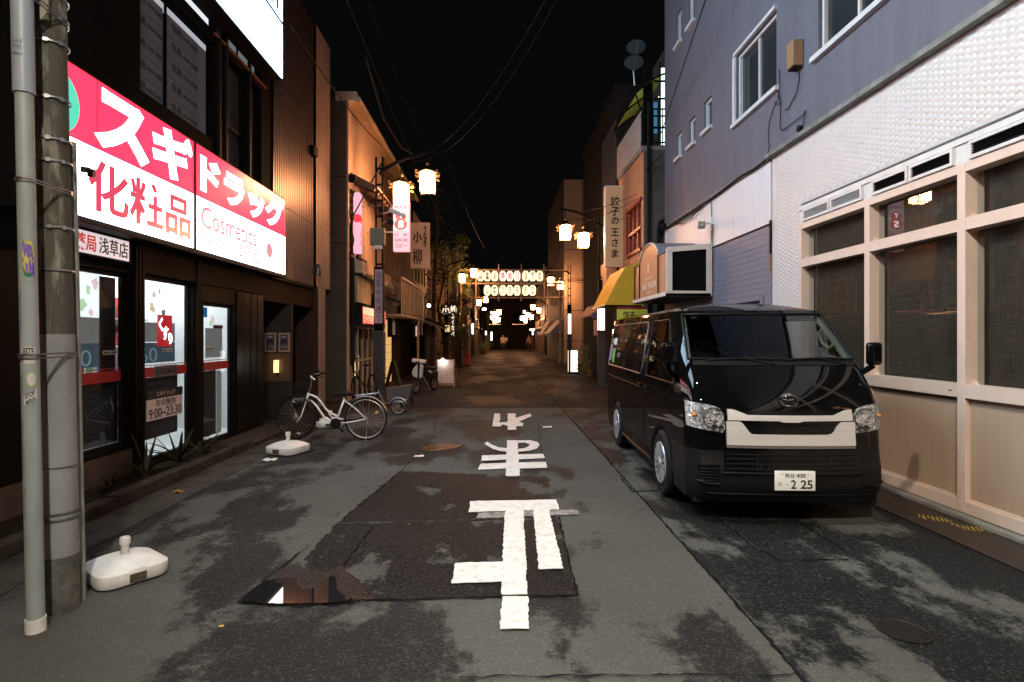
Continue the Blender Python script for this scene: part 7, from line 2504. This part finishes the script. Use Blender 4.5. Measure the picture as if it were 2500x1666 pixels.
for z, x0_, x1_ in ((zA, xa-.1, xr), (zB, gx0, gx1+.2), (zC, gx0-.05, gx1+.35)):
    MB().tube([(x0_, GY, z), (x1_, GY, z)], .045 if z != zB else .06, 8).build('rail', gate_m, gt, True)
for x_ in xs4:
    MB().tube([(x_, GY-.07, zC-.18), (x_, GY-.07, zA+(.32 if x_ != xs4[0] else .05))], .04, 8).build('upright', gate_m, gt, True)
paper_glow = EM('paper_lantern', (1.0, .84, .54), 1.75)
paper_pink = EM('paper_lantern_red', (1.0, .76, .64), 1.6)
lan_ring = M('lantern_ring', (.05, .03, .02), .6)
red_let = M('red_letter', (.55, .02, .06), .6, emit=(1.0, .07, .15), es=.7)
def plantern(x, ztop, s, text, glow, m_, lb, bold=.05):
    t = thing('paper_lantern', lb, 'lantern', (x, GY-.12, ztop), 'paper lanterns on the festival gate')
    prof = [(.09, 0.0)]
    nrib = 12
    for i in range(nrib+1):
        u = i/nrib
        prof.append((.19*(1-abs(2*u-1)**3.6*.42), -.03-.55*u))
        if i < nrib:
            u2 = (i+.5)/nrib
            prof.append((.19*(1-abs(2*u2-1)**3.6*.42)+.006, -.03-.55*u2))
    prof.append((.09, -.61))
    MB().lathe(prof, (x, GY-.12, ztop), 18).build('shade', glow, t, True)
    for z_ in (0.0, -.60):
        MB().lathe([(.10, -.012), (.10, .012), (.05, .014)], (x, GY-.12, ztop+z_), 12).build('ring', lan_ring, t)
    MB().tube([(x, GY-.12, ztop+.01), (x, GY-.05, ztop+.08)], .008, 4).build('cord', lan_ring, t)
    def curve(p, d):
        dx = p.x-x
        return Vector((p.x, GY-.12-math.sqrt(max(.0, .196**2-dx*dx))-.006-d, p.z))
    lettering(t, '\n'.join(text), (x, GY-.3, ztop-.305), FRONT, .21 if len(text) < 3 else .17, .42 if len(text) > 1 else .34, m_, bold, .003, .9, curve=curve)
    return t
row1 = [('小柳', 0), ('魚亀', 0), ('つるや', 0), ('祭', 1), ('社', 1), ('三', 1), ('王さま', 0), ('染ろく', 0), ('加枝田', 0)]
row2 = [('ことぶき', 0), ('菊水', 0), ('テリソツ', 0), ('天ぷら', 0), ('うなぎ', 0), ('たかと', 0), ('おとんぼ', 0)]
u1 = [777, 850, 930, 1020, 1097, 1175, 1270, 1345, 1422]
u2 = [850, 930, 1020, 1097, 1175, 1270, 1345]
ordn = ['first', 'second', 'third', 'fourth', 'fifth', 'sixth', 'seventh', 'eighth', 'ninth']
for (tx, red), u, od in zip(row1, u1, ordn):
    x_ = YP((1000+u*500/2240)/1.0625, 0, GY-.12).x
    lb = f'paper lantern with {"red" if red else "black"} lettering, {od} from the left in the upper row of the gate'
    plantern(x_, 5.33, 1, tx, paper_pink if red else paper_glow, red_let if red else ink, lb, .03 if red else .02)
for (tx, red), u, od in zip(row2, u2, ordn):
    x_ = YP((1000+u*500/2240)/1.0625, 0, GY-.12).x
    plantern(x_, 4.52, 1, tx, paper_glow, ink, f'paper lantern with black lettering, {od} from the left in the lower row of the gate', .02)
# ------------------------------------------------------------------ far street houses
facades = [M('far_render_a', (.20, .125, .08), .8, var=(.15, .09, .058), vs=1.2), M('far_render_b', (.10, .07, .052), .8, var=(.07, .048, .036), vs=1.5),
           M('far_render_c', (.26, .17, .115), .8, var=(.2, .13, .085), vs=1.0), M('far_render_d', (.05, .04, .036), .85, var=(.035, .028, .025), vs=1.4)]
def far_house(side, xf, y0, y1, h, m, label, seed, lit=()):
    t = thing('far_house', label, 'building', (xf, (y0+y1)/2, 0), 'houses along the far street')
    r = random.Random(seed)
    xo = xf-side*6
    B('wall', m, t, xf, xo, y0, y1-.02, 0, h)
    B('cornice', concrete, t, xf-(-side)*.06, xf-side*.3, y0-.02, y1-.03, h+.002, h+.14)
    n_ = max(1, int((y1-y0)/1.7))
    for f in range(1, int(h/2.7)):
        for k in range(n_):
            a = y0+.4+k*(y1-y0-.4)/n_
            z = f*2.7+.55
            w = B('window', glass_dark, t, xf+side*.004, xf+side*.012, a, a+.9, z, z+1.1)
            for (p, q_, c, d) in ((a-.05, a, z-.05, z+1.15), (a+.9, a+.95, z-.05, z+1.15), (a+.001, a+.899, z+1.1, z+1.15), (a+.001, a+.899, z-.05, z)):
                B('frame', brown_frame if seed % 2 else steel, w, xf+side*.004, xf+side*.05, p, q_, c, d)
    # ground floor: shutter, door, awning beam
    B('shop_front', brown_frame if seed % 2 else stucco_d, t, xf+side*.004, xf+side*.03, y0+.2, y1-.3, 0.05, 2.3)
    k = 0
    yy = y0+.3
    while yy < y1-.9:
        B('door_panel', glass_dark if k % 2 else wood, t, xf+side*.031, xf+side*.05, yy, yy+.75, .1, 2.1)
        yy += .85
        k += 1
    B('lintel', tin, t, xf+side*.004, xf+side*.25, y0+.1, y1-.2, 2.35, 2.5)
    return t
far_house(1, -3.0, 33.5, 38, 6.8, facades[2], 'ochre fronted house just beyond the gate on the left', 1)
far_house(1, -2.7, 38, 44, 7.4, facades[1], 'brown fronted house on the left by the first lamp past the gate', 2)
far_house(1, -2.3, 44, 51, 6.5, facades[0], 'tan house on the left in the middle of the far street', 3)
far_house(1, -2.0, 51, 57, 7.8, facades[3], 'dark house on the left near the end of the street', 4)
far_house(1, -1.9, 57, 63.5, 6.6, facades[1], 'last low house on the left before the cross street', 5)
far_house(-1, 4.35, 44.1, 50, 6.8, facades[2], 'ochre house on the right past the blue awning', 7)
far_house(-1, 4.3, 50, 57, 7.6, facades[3], 'dark house on the right near the end of the street', 8)
far_house(-1, 4.3, 57, 63.5, 6.6, facades[0], 'last low house on the right before the cross street', 9)
far_house(1, -3.9, 30.6, 33.4, 5.4, facades[3], 'low dark house behind the trees on the left', 10)
far_house(-1, 6.6, 24.6, 33.5, 5.2, facades[3], 'low dark house at the back of the yard on the right', 11)
eb = thing('end_building', 'dark wide building closing the end of the street', 'building', (2, 73, 0))
B('wall', dk_r, eb, -30, 34, 72.5, 80, 0, 7)
for k in range(9):
    w = B('window', dark_panel, eb, -14+k*3.2, -12.4+k*3.2, 72.47, 72.495, 3.2, 4.6)
    B('frame', steel, w, -14.08+k*3.2, -12.32+k*3.2, 72.45, 72.469, 3.1, 3.19)
B('shutter', brown_frame, eb, -1.0, 3.4, 72.46, 72.495, 0.02, 2.6)
# blue awning
ba_ = thing('blue_awning', 'blue fabric awning on the right just past the lantern gate', 'awning', (3.7, 35, 2.2))
p0, p1, p2 = YP(1261, 766.6, 34), YP(1301, 725, 34), YP(1301, 766, 34)
blue = M('awning_blue', (.035, .05, .16), .7, var=(.028, .04, .13), vs=4)
awning_lit = M('awning_lit_front', (.45, .32, .24), .6)  # orange light on the sloped fronts is put into this tan
MB().prism([p0, p1, p2], (0, .02, 0)).build('side_cover', blue, ba_)
MB().grid([[p0, p0+Vector((0, 4, 0))], [p1, p1+Vector((0, 4, 0))]]).build('cover', awning_lit, ba_)
B('valance', blue, ba_, p0.x, p0.x+.02, 34, 38, p0.z-.18, p0.z)
a2 = thing('tan_awning', 'sloped awning beyond the blue one, with orange light in its tan colour', 'awning', (3.4, 41, 2.2))
p0, p1 = YP(1246, 767, 40), YP(1264, 737, 40)
MB().prism([p0, p1, p1+Vector((0, 0, -.1)), p0+Vector((0, 0, -.1))], (0, 3, 0)).build('cover', awning_lit, a2)
MB().tube([(p0.x, 40, p0.z), (p0.x, 40, 0)], .03, 6).build('support', steel, a2)
far_house(-1, 4.4, 40.5, 44.05, 6.2, facades[1], 'narrow brown house on the right beside the tan awning', 12)
for x_, y_, sd, lb, u1_, v1_, u2_, v2_ in ((-1.55, 53.5, 1, 'lantern lamp post on the left, second beyond the gate', 1136.5, 718, 1147, 713), (4.3, 56, -1, 'lantern lamp post on the right by the dark house', 1222, 724, 1213, 719),
        (-1.0, 63.0, 1, 'last lantern lamp post on the left at the corner of the cross street', 1137, 735, 1145.5, 731)):
    street_lamp(x_, y_, sd, lb, YP(u1_, v1_, y_), YP(u2_, v2_, y_), 4.6, None, 0.9, lan_far)
# vertical dark sign high on the right and assorted lit signs
lit_strip('vertical_shop_sign', 'tall dim vertical shop sign right of the paper lanterns', 1265.5, 1279, 652, 702, 36, 'コーヒ', M('dim_board', (.09, .065, .05), .6), M('dim_ink', (.02, .015, .013), .6))
lit_strip('far_lit_sign', 'small white lit sign above the left house near the far end', 1127, 1133.5, 716, 722, 56, '', EM('far_white', (1, .92, .85), 4), ink)
lit_strip('far_lit_sign', 'bar shaped white lit sign hanging over the far right side', 1196.5, 1212, 726, 731, 58, '', EM('far_white_b', (1, .92, .85), 4), ink)
lit_strip('far_lit_sign', 'small square white lit sign topmost on the far right', 1202, 1208, 713.5, 721, 60, '', EM('far_white_c', (1, .9, .8), 4), ink)
lit_strip('far_lit_sign', 'narrow lit shop sign low on the left near the far end', 1127.5, 1131.5, 763, 783, 58, '', EM('far_white_d', (1, .92, .85), 3.5), ink)
lit_strip('far_lit_sign', 'wide lit hood sign on the far right lamp', 1217, 1229, 756, 760, 57, '', EM('far_white_e', (1, .92, .85), 3.5), ink)
lit_strip('road_notice', 'pale notice board on the fence at the end of the street', 1150, 1166, 776.5, 784, 66, '通行止', M('notice', (.4, .34, .28), .6), ink)
t = thing('security_light', 'white cone street light on the left beyond the gate', 'lamp', YP(1113, 711, 48))
p = YP(1113, 711, 48)
MB().ball(p, .12, 10, (1.5, 1, .8)).build('bulb', EM('far_bulb', (1, .93, .85), 30), t, True)
MB().tube([p+Vector((0, 0, .1)), p+Vector((-.9, 0, .5)), Vector((-2.3, 48, p.z+.7))], .03, 6).build('arm', steel, t)
for k, (u, v, lb) in enumerate(((1071.5, 835, 'left one of two red traffic cones at the foot of the gate post'), (1076.5, 835, 'right one of two red traffic cones at the foot of the gate post'))):
    p = YP(u, 840, 32.0)
    t = thing('traffic_cone', lb, 'traffic cone', (p.x, 32.0, 0), 'traffic cones')
    MB().lathe([(.13, .03), (.035, .72), (.02, .73)], (p.x, 32.0, 0), 14).build('cone', M('cone_red', (.35, .02, .025), .5), t, True)
    B('foot', rubber, t, p.x-.16, p.x+.16, 31.84, 32.16, 0, .03)
r = random.Random(77)
for k, (x_, y_, lb) in enumerate(((-1.2, 52, 'flowering shrub pots along the left houses far down the street'), (-1.0, 56, 'smaller dark shrub pot near the end of the street on the left'))):
    t = thing('potted_shrub', lb, 'plant', (x_, y_, 0))
    MB().lathe([(.2, 0), (.26, .4)], (x_, y_, 0), 10).build('pot', M('far_pot', (.12, .06, .04), .8), t)
    cr = MB()
    for i in range(260):
        p = Vector((x_+r.gauss(0, .3), y_+r.gauss(0, .3), .75+r.gauss(0, .25)))
        e = Euler((r.uniform(-1, 1), r.uniform(-1, 1), r.uniform(0, 6.3))).to_matrix()
        cr.add([p+e @ Vector(v)*.12 for v in ((-.5, 0, 0), (0, -.25, .1), (.5, 0, 0), (0, .25, .1))], [(0, 1, 2), (0, 2, 3)])
    cr.build('leaves', leaf_lit, t)
# ------------------------------------------------------------------ two people far off
skin = M('skin', (.42, .24, .16), .6)
def person(label, x, y, top, bottom, hair_c, stride, face, bag=False):
    t = thing('person', label, 'person', (x, y, 0))
    import bmesh
    J = {'pel': (0, 0, .93), 'spine': (0, 0, 1.15), 'chest': (0, 0, 1.36), 'neck': (0, 0, 1.49), 'head': (0, -.01, 1.62), 'crown': (0, -.01, 1.70)}
    for s, n_ in ((-1, 'l'), (1, 'r')):
        k = stride*s
        J['hip'+n_] = (.09*s, 0, .90)
        J['kn'+n_] = (.10*s, -.10*k-.02, .50)
        J['an'+n_] = (.10*s, -.22*k+.04, .09)
        J['toe'+n_] = (.11*s, -.22*k-.12, .04)
        J['sh'+n_] = (.19*s, 0, 1.41)
        J['el'+n_] = (.24*s, .10*k+.02, 1.13)
        J['wr'+n_] = (.23*s, .12*k-.08, .90)
        J['ha'+n_] = (.22*s, .13*k-.12, .80)
    rad = {'pel': .15, 'spine': .135, 'chest': .15, 'neck': .055, 'head': .095, 'crown': .07, 'hip': .10, 'kn': .065, 'an': .045, 'toe': .035, 'sh': .07, 'el': .047, 'wr': .034, 'ha': .036}
    names = list(J)
    idx = {n_: i for i, n_ in enumerate(names)}
    E_ = [('pel', 'spine'), ('spine', 'chest'), ('chest', 'neck'), ('neck', 'head'), ('head', 'crown')]
    for n_ in 'lr':
        E_ += [('pel', 'hip'+n_), ('hip'+n_, 'kn'+n_), ('kn'+n_, 'an'+n_), ('an'+n_, 'toe'+n_), ('chest', 'sh'+n_), ('sh'+n_, 'el'+n_), ('el'+n_, 'wr'+n_), ('wr'+n_, 'ha'+n_)]
    me = bpy.data.meshes.new('body')
    me.from_pydata([Vector(J[n_]) for n_ in names], [(idx[a], idx[b]) for a, b in E_], [])
    o = bpy.data.objects.new('body', me)
    COL.objects.link(o)
    o.modifiers.new('skin', 'SKIN')
    for i, n_ in enumerate(names):
        q = rad.get(n_, rad.get(n_[:-1], .05))
        me.skin_vertices[0].data[i].radius = (q, q*.8 if n_ in ('pel', 'spine', 'chest') else q)
    me.skin_vertices[0].data[0].use_root = True
    sb = o.modifiers.new('sub', 'SUBSURF')
    sb.levels = sb.render_levels = 2
    bpy.context.view_layer.update()
    m2 = bpy.data.meshes.new_from_object(o.evaluated_get(bpy.context.evaluated_depsgraph_get()))
    bpy.data.objects.remove(o)
    for m_ in (top, bottom, skin, rubber):
        m2.materials.append(m_)
    for p in m2.polygons:
        c = p.center
        p.material_index = 2 if c.z > 1.47 or (abs(c.x) > .16 and c.z < .90 and c.z > .72) else (3 if c.z < .08 else (1 if c.z < .95 and abs(c.x) < .2 else 0))
        p.use_smooth = True
    b = bpy.data.objects.new('body', m2)
    COL.objects.link(b)
    b.parent = t
    hr = MB().ball((x, y+.015, 1.66), .105, 12, (.95, 1, .95)).build('hair', hair_c, t, True)
    MB().ball((x, y-.105, 1.605), .018, 6).build('nose', skin, t)
    t.rotation_euler = (0, 0, face)
    if bag:
        MB().obox((x+.26, y, .95), (.10, .28, .26)).build('bag', rubber, t, bevel=.03)
    return t
hair = M('hair_dark', (.012, .009, .008), .5)
person('person in a pale top and dark trousers walking at the far end of the street', YP(1156, 0, 60).x, 60, M('pale_top', (.55, .42, .34), .8), M('dark_trousers', (.02, .02, .022), .8), hair, .7, 0.1)
person('person in a brown coat standing at the far right end of the street', YP(1215.5, 0, 61).x, 61, M('brown_coat', (.26, .15, .08), .8), M('navy_trousers', (.02, .022, .03), .8), hair, .3, -.5)
# ------------------------------------------------------------------ overhead lines
wire_m = M('overhead_wire', (.006, .006, .006), .7, spec=.1)
def sag(a, b, d, n_=14):
    a, b = Vector(a), Vector(b)
    return [a.lerp(b, i/n_)-Vector((0, 0, 4*d*(i/n_)*(1-i/n_))) for i in range(n_+1)]
wire('long overhead line sagging from the far left roofs up to the right', sag((-2.4, 16.5, 6.8), (1.6, 9.0, 8.6), .9), .008, wire_m)
wire('second overhead line just under the long sagging one', sag((-2.3, 16.5, 6.72), (1.7, 9.0, 8.45), 1.0), .006, wire_m)
wire('pair of dark lines running away above the left roofs', sag((-2.9, 7, 9.3), (-2.3, 34, 8.2), .4), .011, wire_m)
wire('thicker cable bundle running away beside the left roof edge', sag((-3.0, 8, 8.6), (-2.6, 34, 7.4), .5), .017, wire_m)
wire('line from the upper drugstore sign along the ribbed house', sag((-3.7, 10.2, 7.2), (-3.5, 20, 7.9), .3), .014, wire_m)
wire('lit cable looping down to the near left lamp arm', [(-3.0, 13.0, 8.0), (-2.9, 14.5, 7.2), (-2.6, 15.4, 6.75), (-2.2, 15.8, 6.6)], .03)
wire('upper wire from the dumpling house corner to the right lamp', sag((4.1, 14.45, 5.55), (2.2, 19.5, 5.9), .25), .007, wire_m)
wire('middle wire from the dumpling house corner to the right lamp', sag((4.1, 14.45, 5.45), (2.5, 19.0, 5.35), .15), .007, wire_m)
wire('lower wire crossing the dumpling signboard', sag((4.2, 14.4, 4.85), (2.9, 19.0, 5.5), .12), .006, wire_m)
wire('looped spare wire on the corner of the mauve building', [(4.15, 14.3, 6.2), (3.95, 14.4, 6.0), (3.75, 14.4, 5.85), (3.9, 14.4, 5.75), (4.1, 14.4, 5.9), (3.85, 14.4, 5.95)], .014)
wire('slack line from the right lamp post down to the lantern gate', sag((2.3, 19, 5.6), (2.9, 32, 5.5), .7), .014, wire_m)
wire('line of small lit beads slanting down left of the gate', sag((-1.9, 22, 8.3), (-.6, 31, 6.3), .2), .007, M('bead_line', (.06, .035, .02), .5))
